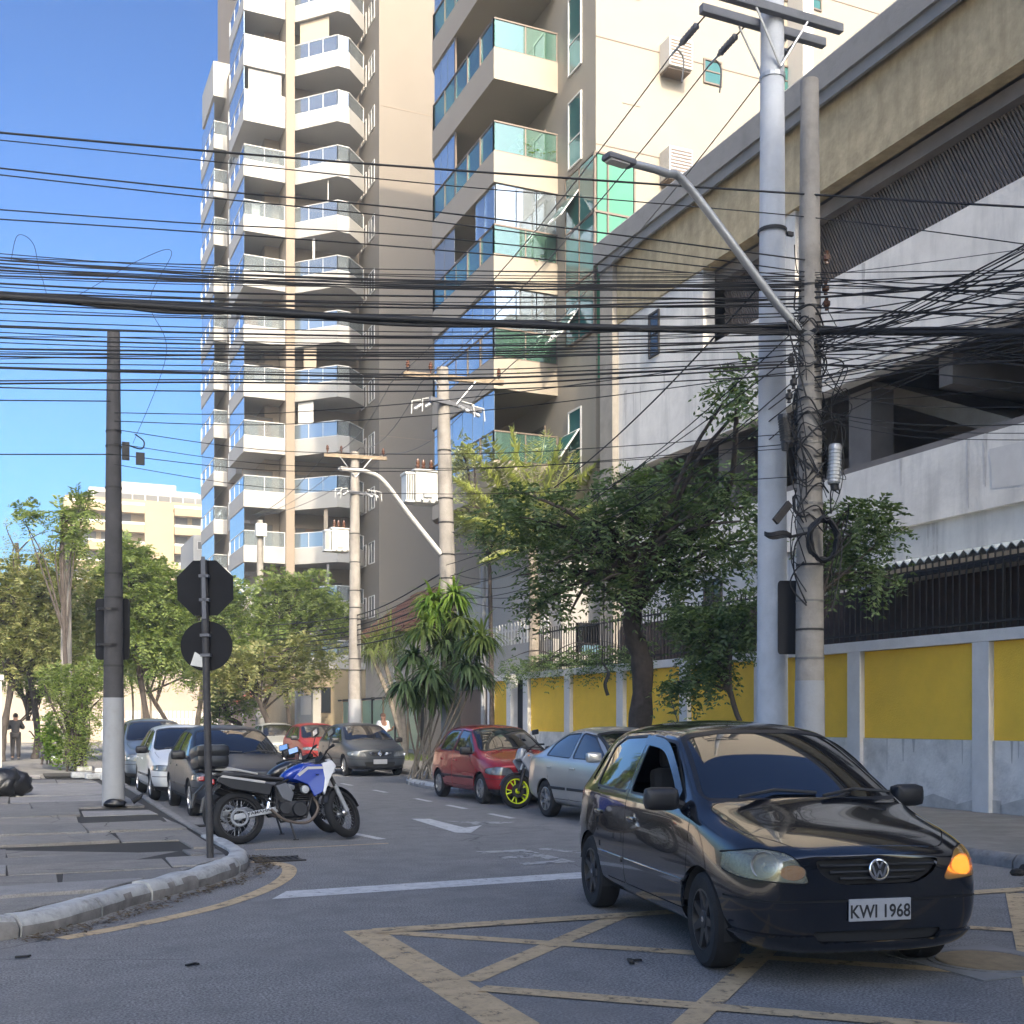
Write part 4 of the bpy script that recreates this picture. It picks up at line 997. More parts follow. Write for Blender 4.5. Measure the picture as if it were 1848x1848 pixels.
a = at(766,912,29.4); transformer('white box transformer hung on the pole rising through leaves', a)
a = at(612,998,41.2); transformer('white finned transformer hung on pole beyond the grey hatchback', a)
lamp('pale street lamp on long straight arm fixed to the transformer pole', PA+V(0,0,6), [at(796,1000,29.2), at(740,930,29.0), at(692,868,28.6), at(664,852,28.4), at(640,848,28.2)], .05, m='slab_grey', hs=.7)
lamp('far pale street lamp arching out of the tree crowns', PC+V(0,0,4), [at(466,1110,55), at(432,1060,54.6), at(408,1030,54.2), at(390,1019,54)], .06, m='slab_grey', hs=.8)
# ---------------------------------------------------------------- hardware on the grey pole
for (px, py, w_, h_, rx, lab) in ((1417,775,.12,.42,8,'dark grey splice closure tilted on the left flank of grey pole'),(1506,838,.13,.55,-3,'ribbed grey splice closure hanging right of grey pole')):
    c = at(px, py, 16.1); t = thing('splice_closure', lab, 'cable closure', c, group='cable closures on the grey pole')
    mb = MB(); prof = [(0,-h_/2),(w_*.6,-h_/2),(w_*.7,-h_/2+.03)]
    n = 9
    for k in range(n): z = -h_/2+.05+k*(h_-.1)/n; prof += [(w_*.72,z),(w_*.72,z+(h_-.1)/n*.6),(w_*.63,z+(h_-.1)/n*.65),(w_*.63,z+(h_-.1)/n*.95)]
    prof += [(w_*.7,h_/2-.03),(w_*.6,h_/2),(0,h_/2)]
    mb.lathe(prof,n=14,ax=(math.sin(R(rx)),0,-math.cos(R(rx)))); mb.build('body', M['galv'] if rx < 0 else M['black_plastic'], t)
    MB().cyl((0,0,-h_/2-.08),(0,0,-h_/2+.02),w_*.4,w_*.5,10).build('cable_gland', M['black_plastic'], t)
c = at(1484,975,15.95); t = thing('cable_coil', 'thick coil of black spare cable hanging on the grey pole', 'cable coil', c)
for k in range(7):
    q = [V(math.cos(a_)*(.19+rr.uniform(-.03,.03)), -.02*k+rr.uniform(-.01,.01), math.sin(a_)*(.28+rr.uniform(-.04,.04))) for a_ in [2*math.pi*j/22 for j in range(23)]]
    MB().tube([Matrix.Rotation(-YAW,3,'Z') @ p for p in q],.019,6,caps=False).build('cable_turn', M['rubber'], t, smooth=60)
c = at(1404,968,15.95); t = thing('cable_coil', 'flat loop of black cable standing out left of grey pole', 'cable coil', c)
for k in range(3): MB().tube([V(math.cos(a_)*.2, math.sin(a_)*.12, .02*k+.015*math.sin(3*a_)) for a_ in [2*math.pi*j/20 for j in range(21)]],.012,5,caps=False).build('cable_turn', M['rubber'], t)
MB().tube([(.18,0,0),(.42,-.1,.06)],.02,6).build('bracket', M['iron'], t)
c = at(1412,925,16.0); t = thing('cable_bracket', 'black strap bracket slanting beside the flat cable loop', 'bracket', c)
MB().cbox((0,0,0),(.36,.05,.1),Matrix.Rotation(R(-48),3,'Y')).build('plate', M['iron'], t)
for (px, py) in ((1492,465),(1490,520),(1492,548),(1432,690),(1428,650),(1424,715)):
    c = at(px, py, 16.2); t = thing('cable_clamp', 'small dark cable clamp hung among the wires at grey pole', 'cable clamp', c, group='cable clamps at the grey pole')
    MB().lathe([(0,-.1),(.03,-.09),(.02,-.05),(.05,-.03),(.05,.03),(.02,.05),(.03,.09),(0,.1)],n=8).build('body', M['porcelain'] if px > 1480 else M['iron'], t)
# tangle of tails wrapped on the pole
mb = MB()
for k in range(46):
    z = rr.uniform(4.2, 7.6); a0 = rr.uniform(0, 6.28); r_ = .215-.09*z/10.4+.02+rr.uniform(0,.05); dz = rr.uniform(-1.0,.6)
    pts = [PG+V(math.cos(a0+t_*.5)*(r_+.02*math.sin(t_*2+k)), math.sin(a0+t_*.5)*r_, z+dz*t_/9+.1*math.sin(t_*1.3+k)) for t_ in range(10)]
    mb.tube(smooth_line(pts,3),rr.choice([.007,.009,.012]),4,caps=False)
for k in range(26):
    z = rr.uniform(3.6,7.3); s_ = rr.choice([-1,1]); L = rr.uniform(.3,1.3)
    a_ = PG+V(s_*.18,-.1,z); pts = [a_, a_+V(s_*rr.uniform(.1,.4),-.1,rr.uniform(-.5,.2)), a_+V(s_*rr.uniform(.02,.3),-.1,-L*.6), a_+V(s_*.03,-.1,-L)]
    mb.tube(smooth_line(pts,5),rr.choice([.006,.008,.011]),4,caps=False)
tag(mb.build('cable_tangle', M['rubber'], smooth=80, fix=False), 'messy knot of cable tails wrapped round the grey pole', 'cable tangle', kind='stuff')
# ---------------------------------------------------------------- cables
def cable(pts, r, label, group='cables strung over the street', sag=0, m='rubber', n=10):
    P = [Vector(p) for p in pts]
    if len(P) == 2 and sag:
        P = [P[0].lerp(P[1], k/16)-V(0,0,4*sag*(k/16)*(1-k/16)) for k in range(17)]
    else: P = smooth_line(P, n)
    o = P[0].copy(); mb = MB(); mb.tube([p-o for p in P], r, 5, caps=False)
    ob_ = mb.build('cable', M[m], smooth=80, fix=False); ob_.location = o
    return tag(ob_, label, 'cable', group)
rc = random.Random(11)
GEN = 'thin black cable, one of the crowd strung across the street to the grey pole'
def D_of(px): return 14.6+(px/1460)*1.6 if px < 1460 else 16.2-(px-1460)/400*2.2
def gen(y, r): return '%s black cable strung %s the thickest bundle over the street' % ('hair thin' if r < .0065 else 'thin' if r < .0095 else 'stout', 'well above' if y < 490 else 'just above' if y < 535 else 'just below' if y < 600 else 'well below')
def run(pts, r, label=None):
    label = label or gen(pts[0][1], r); return cable([at(x, y, D_of(x)) for x, y in pts], r, label)
for k in range(3):
    run([(x, y+rc.uniform(-9,9)) for x, y in ((-60,531),(150,544),(300,556),(500,566),(650,573),(800,580),(950,586),(1100,592),(1280,596),(1460,598),(1650,600),(1920,602))], .022, 'black cable twisted along the thickest bundle over the street', )
run([(-60,531),(200,548),(500,566),(800,580),(1100,592),(1460,598),(1920,602)], 0.05, 'thickest black cable bundle crossing the whole street')
run([(-60,234),(330,269),(800,306),(1460,351),(1920,378)], .015, 'topmost black wire running alone across the sky')
run([(-60,247),(330,286),(800,334),(1460,392),(1920,450)], .008, 'second thin wire just below the topmost wire')
run([(-60,297),(330,339),(800,384),(1460,470)], .011, 'upper of the wire pair crossing sky under the two top wires')
run([(-60,309),(330,352),(800,402),(1460,492)], .009, 'lower of the wire pair crossing sky under the two top wires')
run([(-60,374),(330,402),(800,430),(1460,500),(1920,520)], .009)
run([(-60,392),(330,417),(800,452),(1460,512)], .009)
ys = [452,459,470,486,489,493,500,512,520,528,536,548,556,560,574,586,597,604,612,622,628,634,640,645,668,684,704]
for i, y in enumerate(ys):
    ye = 490+(y-450)*.72+rc.uniform(-8,8); ym = (y+ye)/2+rc.uniform(2,20); r_ = rc.choice([.006,.007,.009,.011,.013])
    yr = ye+rc.uniform(-70,45)
    run([(-60,y-rc.uniform(-4,6)),(330,y+(ym-y)*.6+4),(800,ym+5),(1150,(ym+ye)/2+4),(1460,ye)]+([(1920,yr)] if i % 2 else []), r_)
for i in range(17):
    y = rc.choice([rc.uniform(455,525), rc.uniform(560,700)]); ye = 495+(y-450)*.7+rc.uniform(-14,14); ym = (y+ye)/2+rc.uniform(4,26); yr = ye+rc.uniform(-60,60)
    run([(-60,y+rc.uniform(-8,8)),(380,y+(ym-y)*.7),(840,ym+4),(1180,(ym+ye)/2+3),(1460,ye)]+([(1920,yr)] if i % 3 else []), rc.choice([.005,.006,.007,.008,.012]))
# from the left pole to the crowd
for i, (ya, yb, r_) in enumerate(((745,668,.008),(760,700,.008),(775,812,.007),(800,838,.006),(820,830,.007),(838,890,.006))):
    cable([at(206,ya,19.4), at(500,(ya*2+yb)/3+26,21), at(900,(ya+2*yb)/3+18,20), at(1440,yb-30,16.4)], r_, 'thin cable slung from the left pole toward the grey pole', 'cables from the left pole')
run([(-60,722),(200,724)], .008, 'short dark wire ending at left pole, upper one'); run([(-60,820),(205,820)], .008, 'short dark wire ending at left pole, lower one')
# fan of cables leaving the grey pole to the right
for i in range(26):
    y0 = rc.uniform(585,690); sl_ = rc.uniform(-.55,.02)
    run([(1462,y0),(1650,y0+sl_*170+8),(1930,y0+sl_*440)], rc.choice([.006,.007,.009,.011]), ('thin cable rising steeply' if sl_ < -.3 else 'thin cable rising gently' if sl_ < -.1 else 'thin cable running level')+' to the right from the grey pole')
for i in range(9):
    y0 = rc.uniform(670,790); y1 = rc.uniform(560,800)
    run([(1466,y0),(1650,(y0+y1)/2+14),(1930,y1)], rc.choice([.005,.006,.007]), ('thin cable climbing' if y1 < y0-40 else 'thin cable sagging' if y1 > y0+10 else 'thin cable leading')+' right below the others from the grey pole')
# conductors from the pale pole's crossarm, down the street, with strain insulators
def strain(a, b, label):
    d = (b-a).normalized(); t = thing('strain_insulator', label, 'insulator', a, group='strain insulators on the crossarm')
    MB().tube([(0,0,0), d*.22],.012,5).build('link', M['iron'], t)
    prof = [(.0,0),(.03,0)]
    for k in range(6): prof += [(.055,.03+k*.07),(.055,.045+k*.07),(.032,.06+k*.07)]
    MB().lathe(prof+[(.03,.46),(0,.46)], d*.22, d, n=10).build('sheds', M['steel_beam'], t)
    MB().tube([d*.66, d*.95],.018,6).build('clamp', M['galv'], t)
    e = d*.9; MB().tube(smooth_line([e, e+V(.1,0,.08), e+V(.2,0,-.05), e+V(.17,0,-.4)],6),.014,5).build('jumper', M['steelwire'], t)
    return a+d*.95
tgt = [at(706,690,29.5), at(760,690,29.5), at(876,698,29.5)]
for (u, v, q, lab) in ((-.98,11.85,0,'strain insulator at the left end of upper crossarm'),(-.3,11.85,1,'strain insulator nearest the pale pole shaft'),(.62,11.85,2,'strain insulator right of the pale pole shaft')):
    a = PW+V(u,.25,v-.13); e = strain(a, tgt[q], lab)
    cable([e, tgt[q]], .011, 'bare conductor from pale pole crossarm to the transformer pole', 'bare conductors along the street', sag=.35, m='steelwire')
for q, (x, y) in enumerate(((588,818),(650,808),(700,818))):
    cable([tgt[q], at(x, y, 40.9)], .011, 'bare conductor between the two transformer poles', 'bare conductors along the street', sag=.5, m='steelwire')
    cable([at(x, y, 40.9), at(455+q*10, 930, 55.2)], .012, 'bare conductor to the far slim pole', 'bare conductors along the street', sag=.4, m='steelwire')
for i, (a, b_, sg_) in enumerate((((1372,515,17),(1000,880,26),.2),((1430,600,16.3),(812,1040,29),.5),((1430,690,16.3),(812,1060,29),.6),((1430,640,16.3),(805,1020,29),.4),((1440,750,16.3),(818,1080,29),.7),((1440,700,16.3),(815,1000,29),.6),((1440,720,16.3),(815,960,29),.9))):
    cable([at(*a), at(*b_)], .014 if i == 0 else .009, 'service cable sloping from the near poles down to transformer pole', 'service cables along the street', sag=sg_)
for i in range(7):
    cable([at(806,1030+i*16,29.2), at(645,1110+i*9,40.8), at(474,1130+i*9,55)], rc.choice([.012,.016,.022]), 'sagging black cable between the far poles', 'service cables along the street')
for i in range(4): cable([at(820,1035+i*14,29), at(960+i*20,1010+i*22,31)], .009, 'short cable from transformer pole to the white wall house', 'house service drops', sag=.3)
# loose loop of wire against the sky
cable([at(20,470,16), at(32,425,16), at(60,440,16.2), at(75,500,16.3), at(110,545,16.3), at(250,470,16.5), at(310,455,16.5), at(270,545,16.4), at(300,640,16.8), at(240,800,19.2)], .004, 'loose curling wire hanging below the cable crowd at left', 'loose wires')
# weight dangling on a string by the tree
t = thing('hanging_cord', 'cut cable end dangling on a cord before yellow wall', 'cord', at(1090,1090,22))
a = t.location; MB().tube(smooth_line([V(0,0,0), V(-.02,0,.9), V(-.18,0,1.6), V(-.1,0,2.1)],5),.009,5).build('cord', M['rubber'], t)
MB().tube(smooth_line([at(1087,1195,22)-a, at(1098,1215,22)-a, at(1092,1235,22)-a, at(1097,1255,22)-a],5),[.02]*5+[.035]*11,6).build('cut_end', M['rubber'], t)
MB().tube([V(0,0,0), at(1087,1195,22)-a],.009,5).build('cord', M['rubber'], t)
# ================================================================ vehicles
# one body = a loft of stations (x, then 9 half-section points from belly centre to roof centre), subdivided, then cut into panels
def st(x, zb, wb, zs, ws, zm, wm, zsh, wsh, p5, p6, p7, top): return (x, [(0,zb),(wb,zb),(ws,zs),(wm,zm),(wsh,zsh),p5,p6,p7,(0,top)])
HATCH = [
 st(1.88,.26,.40,.36,.52,.50,.55,.69,.53,(.47,.735),(.36,.76),(.18,.77),.772),
 st(1.80,.22,.54,.33,.68,.50,.715,.72,.68,(.61,.77),(.47,.80),(.24,.815),.82),
 st(1.60,.20,.62,.30,.775,.53,.805,.785,.755,(.69,.84),(.53,.875),(.27,.895),.90),
 st(1.25,.20,.66,.28,.80,.55,.83,.85,.785,(.735,.905),(.58,.945),(.3,.965),.97),
 st(1.02,.20,.66,.27,.805,.57,.83,.89,.795,(.765,.94),(.68,.985),(.38,1.02),1.03),
 st(.96,.20,.66,.27,.805,.57,.83,.90,.795,(.77,.95),(.70,1.01),(.40,1.055),1.065),
 st(.58,.20,.66,.27,.81,.58,.83,.925,.80,(.785,.97),(.655,1.24),(.40,1.30),1.315),
 st(.20,.20,.66,.27,.81,.58,.83,.935,.80,(.785,.98),(.605,1.415),(.40,1.475),1.49),
 st(.05,.20,.66,.27,.81,.58,.83,.94,.80,(.785,.985),(.60,1.435),(.40,1.505),1.525),
 st(-.50,.20,.66,.27,.81,.58,.83,.95,.80,(.785,.995),(.595,1.45),(.40,1.53),1.55),
 st(-1.10,.20,.66,.27,.81,.59,.83,.96,.80,(.785,1.005),(.585,1.435),(.39,1.51),1.53),
 st(-1.50,.22,.65,.29,.80,.60,.82,.97,.785,(.765,1.01),(.555,1.37),(.37,1.45),1.47),
 st(-1.74,.26,.62,.33,.77,.60,.79,.97,.74,(.71,1.01),(.56,1.13),(.35,1.18),1.20),
 st(-1.86,.28,.52,.36,.66,.60,.69,.93,.64,(.58,.96),(.44,.975),(.22,.98),.985)]
SEDAN = [
 st(2.14,.26,.42,.36,.56,.50,.60,.62,.57,(.5,.655),(.38,.67),(.18,.68),.685),
 st(2.04,.22,.56,.33,.72,.50,.75,.67,.70,(.63,.71),(.48,.735),(.24,.745),.75),
 st(1.80,.20,.64,.30,.80,.53,.83,.74,.77,(.70,.79),(.54,.82),(.27,.835),.84),
 st(1.40,.20,.68,.28,.83,.55,.85,.82,.80,(.74,.87),(.58,.905),(.3,.925),.93),
 st(1.08,.20,.68,.27,.83,.57,.85,.87,.81,(.78,.92),(.70,.96),(.38,.99),1.0),
 st(1.00,.20,.68,.27,.83,.57,.85,.88,.81,(.785,.93),(.70,.985),(.40,1.03),1.04),
 st(.55,.20,.68,.27,.835,.58,.855,.905,.815,(.79,.95),(.655,1.21),(.40,1.27),1.285),
 st(.12,.20,.68,.27,.835,.58,.855,.915,.815,(.79,.96),(.60,1.37),(.40,1.43),1.445),
 st(-.35,.20,.68,.27,.835,.58,.855,.925,.815,(.79,.97),(.585,1.40),(.40,1.47),1.485),
 st(-.85,.20,.68,.27,.835,.59,.855,.935,.815,(.79,.98),(.58,1.375),(.39,1.445),1.46),
 st(-1.25,.22,.67,.28,.83,.60,.85,.95,.81,(.785,.995),(.61,1.235),(.38,1.29),1.305),
 st(-1.58,.24,.66,.30,.82,.61,.84,.965,.795,(.76,1.01),(.68,1.06),(.4,1.085),1.09),
 st(-1.66,.24,.65,.30,.82,.61,.835,.965,.79,(.75,1.01),(.65,1.04),(.4,1.055),1.06),
 st(-1.98,.28,.60,.34,.77,.62,.785,.955,.735,(.68,.99),(.52,1.01),(.28,1.02),1.022),
 st(-2.08,.30,.50,.38,.66,.62,.68,.90,.64,(.58,.93),(.42,.945),(.2,.95),.952)]
def inpoly(p, poly):
    s = 0; n = len(poly)
    for i in range(n):
        a, b = poly[i], poly[(i+1) % n]; c = (b[0]-a[0])*(p[1]-a[1])-(b[1]-a[1])*(p[0]-a[0])
        if abs(c) < 1e-12: continue
        if s == 0: s = 1 if c > 0 else -1
        elif (c > 0) != (s > 0): return False
    return True
def grow(poly, d):
    n = len(poly); cx = sum(p[0] for p in poly)/n; cy = sum(p[1] for p in poly)/n
    A = sum(poly[i][0]*poly[(i+1)%n][1]-poly[(i+1)%n][0]*poly[i][1] for i in range(n)); sg_ = 1 if A > 0 else -1
    L = []
    for i in range(n):
        a, b = Vector(poly[i]), Vector(poly[(i+1)%n]); t = (b-a).normalized(); nn = Vector((t.y,-t.x))*sg_*d; L.append((a+nn, t))
    out = []
    for i in range(n):
        p, t = L[i-1]; q, u = L[i]; den = t.x*u.y-t.y*u.x
        if abs(den) < 1e-4: out.append(tuple(q)); continue
        k = ((q.x-p.x)*u.y-(q.y-p.y)*u.x)/den; out.append(tuple(p+t*k))
    return out
def rpoly(pts, r, n=4):
    """round the corners of a convex polygon"""
    out = []; N = len(pts)
    for i in range(N):
        a, b, c = Vector(pts[i-1]), Vector(pts[i]), Vector(pts[(i+1)%N])
        d1, d2 = (a-b), (c-b); k = min(r, d1.length*.45, d2.length*.45); p, q = b+d1.normalized()*k, b+d2.normalized()*k
        for j in range(n+1):
            t = j/n; out.append(tuple(p*(1-t)**2+b*2*t*(1-t)+q*t*t))
    return out
def loft_body(tab, L, W, H, lv):
    vs = []; fs = []; n = 9; ring = 16
    for (x, pts) in tab:
        full = pts+[(-y, z) for (y, z) in pts[-2:0:-1]]
        vs += [(x, y, z) for (y, z) in full]
    for i in range(len(tab)-1):
        for j in range(ring): fs.append((i*ring+j, (i+1)*ring+j, (i+1)*ring+(j+1)%ring, i*ring+(j+1)%ring))
    for b, fl in ((0, False), ((len(tab)-1)*ring, True)):
        for j in range(8):
            l0, l1 = b+j, b+j+1; r0, r1 = b+(ring-j)%ring, b+ring-j-1
            f = [l0, l1, r1, r0]; f = list(dict.fromkeys(f))
            if len(f) > 2: fs.append(tuple(f if not fl else f[::-1]))
    me = bpy.data.meshes.new('b'); me.from_pydata(vs, [], fs)
    bm = bmesh.new(); bm.from_mesh(me); bmesh.ops.recalc_face_normals(bm, faces=bm.faces)
    cl_ = bm.edges.layers.float.get('crease_edge') or bm.edges.layers.float.new('crease_edge')
    for e in bm.edges:
        a, b = e.verts
        # keep the shoulder line and the glass line crisp
        ia, ib = a.index % ring, b.index % ring
        if ia == ib and ia in (4, 12): e[cl_] = .35
        if ia == ib and ia in (6, 10): e[cl_] = .3
    bm.to_mesh(me); bm.free()
    o = bpy.data.objects.new('b', me); C.objects.link(o); m = o.modifiers.new('s', 'SUBSURF'); m.levels = m.render_levels = lv
    bpy.context.view_layer.update(); me2 = bpy.data.meshes.new_from_object(o.evaluated_get(bpy.context.evaluated_depsgraph_get()))
    bpy.data.objects.remove(o); bpy.data.meshes.remove(me)
    co = np.empty(len(me2.vertices)*3); me2.vertices.foreach_get('co', co); co = co.reshape(-1,3)
    lo, hi = co.min(0), co.max(0)
    co[:,0] = (co[:,0]-(lo[0]+hi[0])/2)*L/(hi[0]-lo[0]); co[:,1] *= W/(hi[1]-lo[1]); co[:,2] = (co[:,2]-lo[2])*(H-.19)/(hi[2]-lo[2])+.19
    me2.vertices.foreach_set('co', co.ravel()); return me2
def cut(bm, poly, ax, filt):
    d = [i for i in range(3) if i != ax]; n = len(poly)
    x0, x1 = min(p[0] for p in poly), max(p[0] for p in poly); y0, y1 = min(p[1] for p in poly), max(p[1] for p in poly)
    def near():
        out = []
        for f in bm.faces:
            if not filt(f): continue
            a = [q.co[d[0]] for q in f.verts]
            if max(a) < x0 or min(a) > x1: continue
            b = [q.co[d[1]] for q in f.verts]
            if max(b) < y0 or min(b) > y1: continue
            out.append(f)
        return out
    fs = near()
    for i in range(n):
        a, b = poly[i], poly[(i+1) % n]
        no = [0,0,0]; no[d[0]] = b[1]-a[1]; no[d[1]] = -(b[0]-a[0]); co = [0,0,0]; co[d[0]] = a[0]; co[d[1]] = a[1]
        # only faces touched by this side of the polygon
        ex0, ex1 = min(a[0],b[0])-1e-4, max(a[0],b[0])+1e-4; ey0, ey1 = min(a[1],b[1])-1e-4, max(a[1],b[1])+1e-4
        sel = [f for f in fs if f.is_valid and max(q.co[d[0]] for q in f.verts) >= ex0 and min(q.co[d[0]] for q in f.verts) <= ex1 and max(q.co[d[1]] for q in f.verts) >= ey0 and min(q.co[d[1]] for q in f.verts) <= ey1]
        if not sel: continue
        ge = set(sel)
        for f in sel: ge.update(f.edges); ge.update(f.verts)
        r_ = bmesh.ops.bisect_plane(bm, geom=list(ge), plane_co=co, plane_no=no, dist=1e-5)
        s_ = set(f for f in fs if f.is_valid); s_.update(g for g in r_['geom'] if isinstance(g, bmesh.types.BMFace)); fs = list(s_)
def panels(me, regions):
    """regions: (name, polygon, axis, filter). Cuts every outline, then hands out the faces; first match wins. -> dict name -> (verts, normals, faces)"""
    bm = bmesh.new(); bm.from_mesh(me)
    bm.normal_update()
    for (nm, poly, ax, filt) in regions: cut(bm, poly, ax, filt)
    bm.normal_update(); bm.faces.ensure_lookup_table(); bm.verts.index_update()
    out = {}
    for f in bm.faces:
        c = f.calc_center_median(); nm_ = 'body'
        for (nm, poly, ax, filt) in regions:
            d = [i for i in range(3) if i != ax]
            if filt(f) and inpoly((c[d[0]], c[d[1]]), poly): nm_ = nm; break
        if ax is None: pass
        if nm_ in ('door','window','glass2','headlight','arch','mould'): pass
        side = ''
        out.setdefault(nm_, []).append(f)
    res = {}
    for nm, fs in out.items():
        idx = {}; vs = []; ns = []; ff = []
        for f in fs:
            q = []
            for v_ in f.verts:
                if v_.index not in idx: idx[v_.index] = len(vs); vs.append(v_.co.copy()); ns.append(v_.normal.copy())
                q.append(idx[v_.index])
            ff.append(q)
        res[nm] = (vs, ns, ff)
    bm.free(); return res
def panel_obj(data, name, m, parent, off=0.0, rim=0.0, side=None):
    """a panel as its own mesh, pushed off along its normals, with a folded rim; side=+1/-1 keeps one half of the car"""
    vs, ns, ff = data
    if side is not None:
        ff = [f for f in ff if sum(vs[i].y for i in f)*side > 0]
        if not ff: return None
        used = sorted({i for f in ff for i in f}); mp = {i: k for k, i in enumerate(used)}
        vs = [vs[i] for i in used]; ns = [ns[i] for i in used]; ff = [[mp[i] for i in f] for f in ff]
    P = [tuple(v_+n_*off) for v_, n_ in zip(vs, ns)]; N = [tuple(n_) for n_ in ns]; ff = [tuple(f) for f in ff]
    if rim:
        cnt = {}
        for f in ff:
            for i in range(len(f)):
                a, b = f[i], f[(i+1)%len(f)]; cnt.setdefault((min(a,b),max(a,b)), []).append((a,b))
        b0 = len(P); mp = {}
        for k, l in cnt.items():
            if len(l) == 1:
                a, b = l[0]
                for i in (a,b):
                    if i not in mp: mp[i] = len(P); P.append(tuple(Vector(P[i])-ns[i]*rim)); N.append(tuple(ns[i]))
                ff.append((b, a, mp[a], mp[b]))
    me = bpy.data.meshes.new(name); me.from_pydata(P, [], ff); me.materials.append(m)
    me.polygons.foreach_set('use_smooth', [True]*len(me.polygons)); me.update()
    try: me.normals_split_custom_set_from_vertices(N)
    except Exception: pass
    return link(name, me, parent)
def wheel(parent, x, y, r, w_, side, style='spoke', steer=0, rim_m='alloy', spokes=6, name='wheel'):
    """wheel > tyre, rim; local axis y"""
    t0 = MB(); h = w_/2
    prof = [(r*.62,-h*.86),(r*.70,-h),(r*.90,-h*1.0),(r*.975,-h*.82),(r,-h*.45),(r,h*.45),(r*.975,h*.82),(r*.90,h),(r*.70,h),(r*.62,h*.86)]
    t0.lathe(prof,ax=(0,1,0),n=36,closed=True)
    ty = t0.build(name, M['tyre'], parent, smooth=35); ty.location = (x,y,r); ty.rotation_euler = (0,0,steer)
    b = MB(); o = side*h
    b.lathe([(r*.64,o*.92),(r*.60,o*.95),(r*.585,o*.7),(r*.57,-o*.2),(r*.2,-o*.1)],ax=(0,1,0),n=32)
    for k in range(spokes):
        a = 2*math.pi*k/spokes; RM = Matrix.Rotation(a,4,'Y')
        wd = r*.10 if style == 'spoke' else r*.13
        b.add([RM @ Vector(p) for p in [(r*.12,o*.78,-wd*1.1),(r*.12,o*.78,wd*1.1),(r*.60,o*.90,wd*.7),(r*.60,o*.90,-wd*.7),(r*.12,o*.4,-wd*1.2),(r*.12,o*.4,wd*1.2),(r*.60,o*.6,wd*.9),(r*.60,o*.6,-wd*.9)]],[(0,1,2,3),(4,7,6,5),(0,4,5,1),(1,5,6,2),(2,6,7,3),(3,7,4,0)])
    b.lathe([(r*.2,o*.55),(r*.2,o*.78),(r*.17,o*.86),(0,o*.88)],ax=(0,1,0),n=18)
    b.build('rim', M[rim_m], ty, smooth=35)
    k = MB(); k.lathe([(0,o*.1),(r*.52,o*.1)],ax=(0,1,0),n=20); k.build('brake_disc', M['iron'], ty)
    k = MB(); k.lathe([(r*.065,o*.885),(r*.06,o*.9),(0,o*.905)],ax=(0,1,0),n=12); k.build('hub_cap', M['chrome'], ty)
    return ty
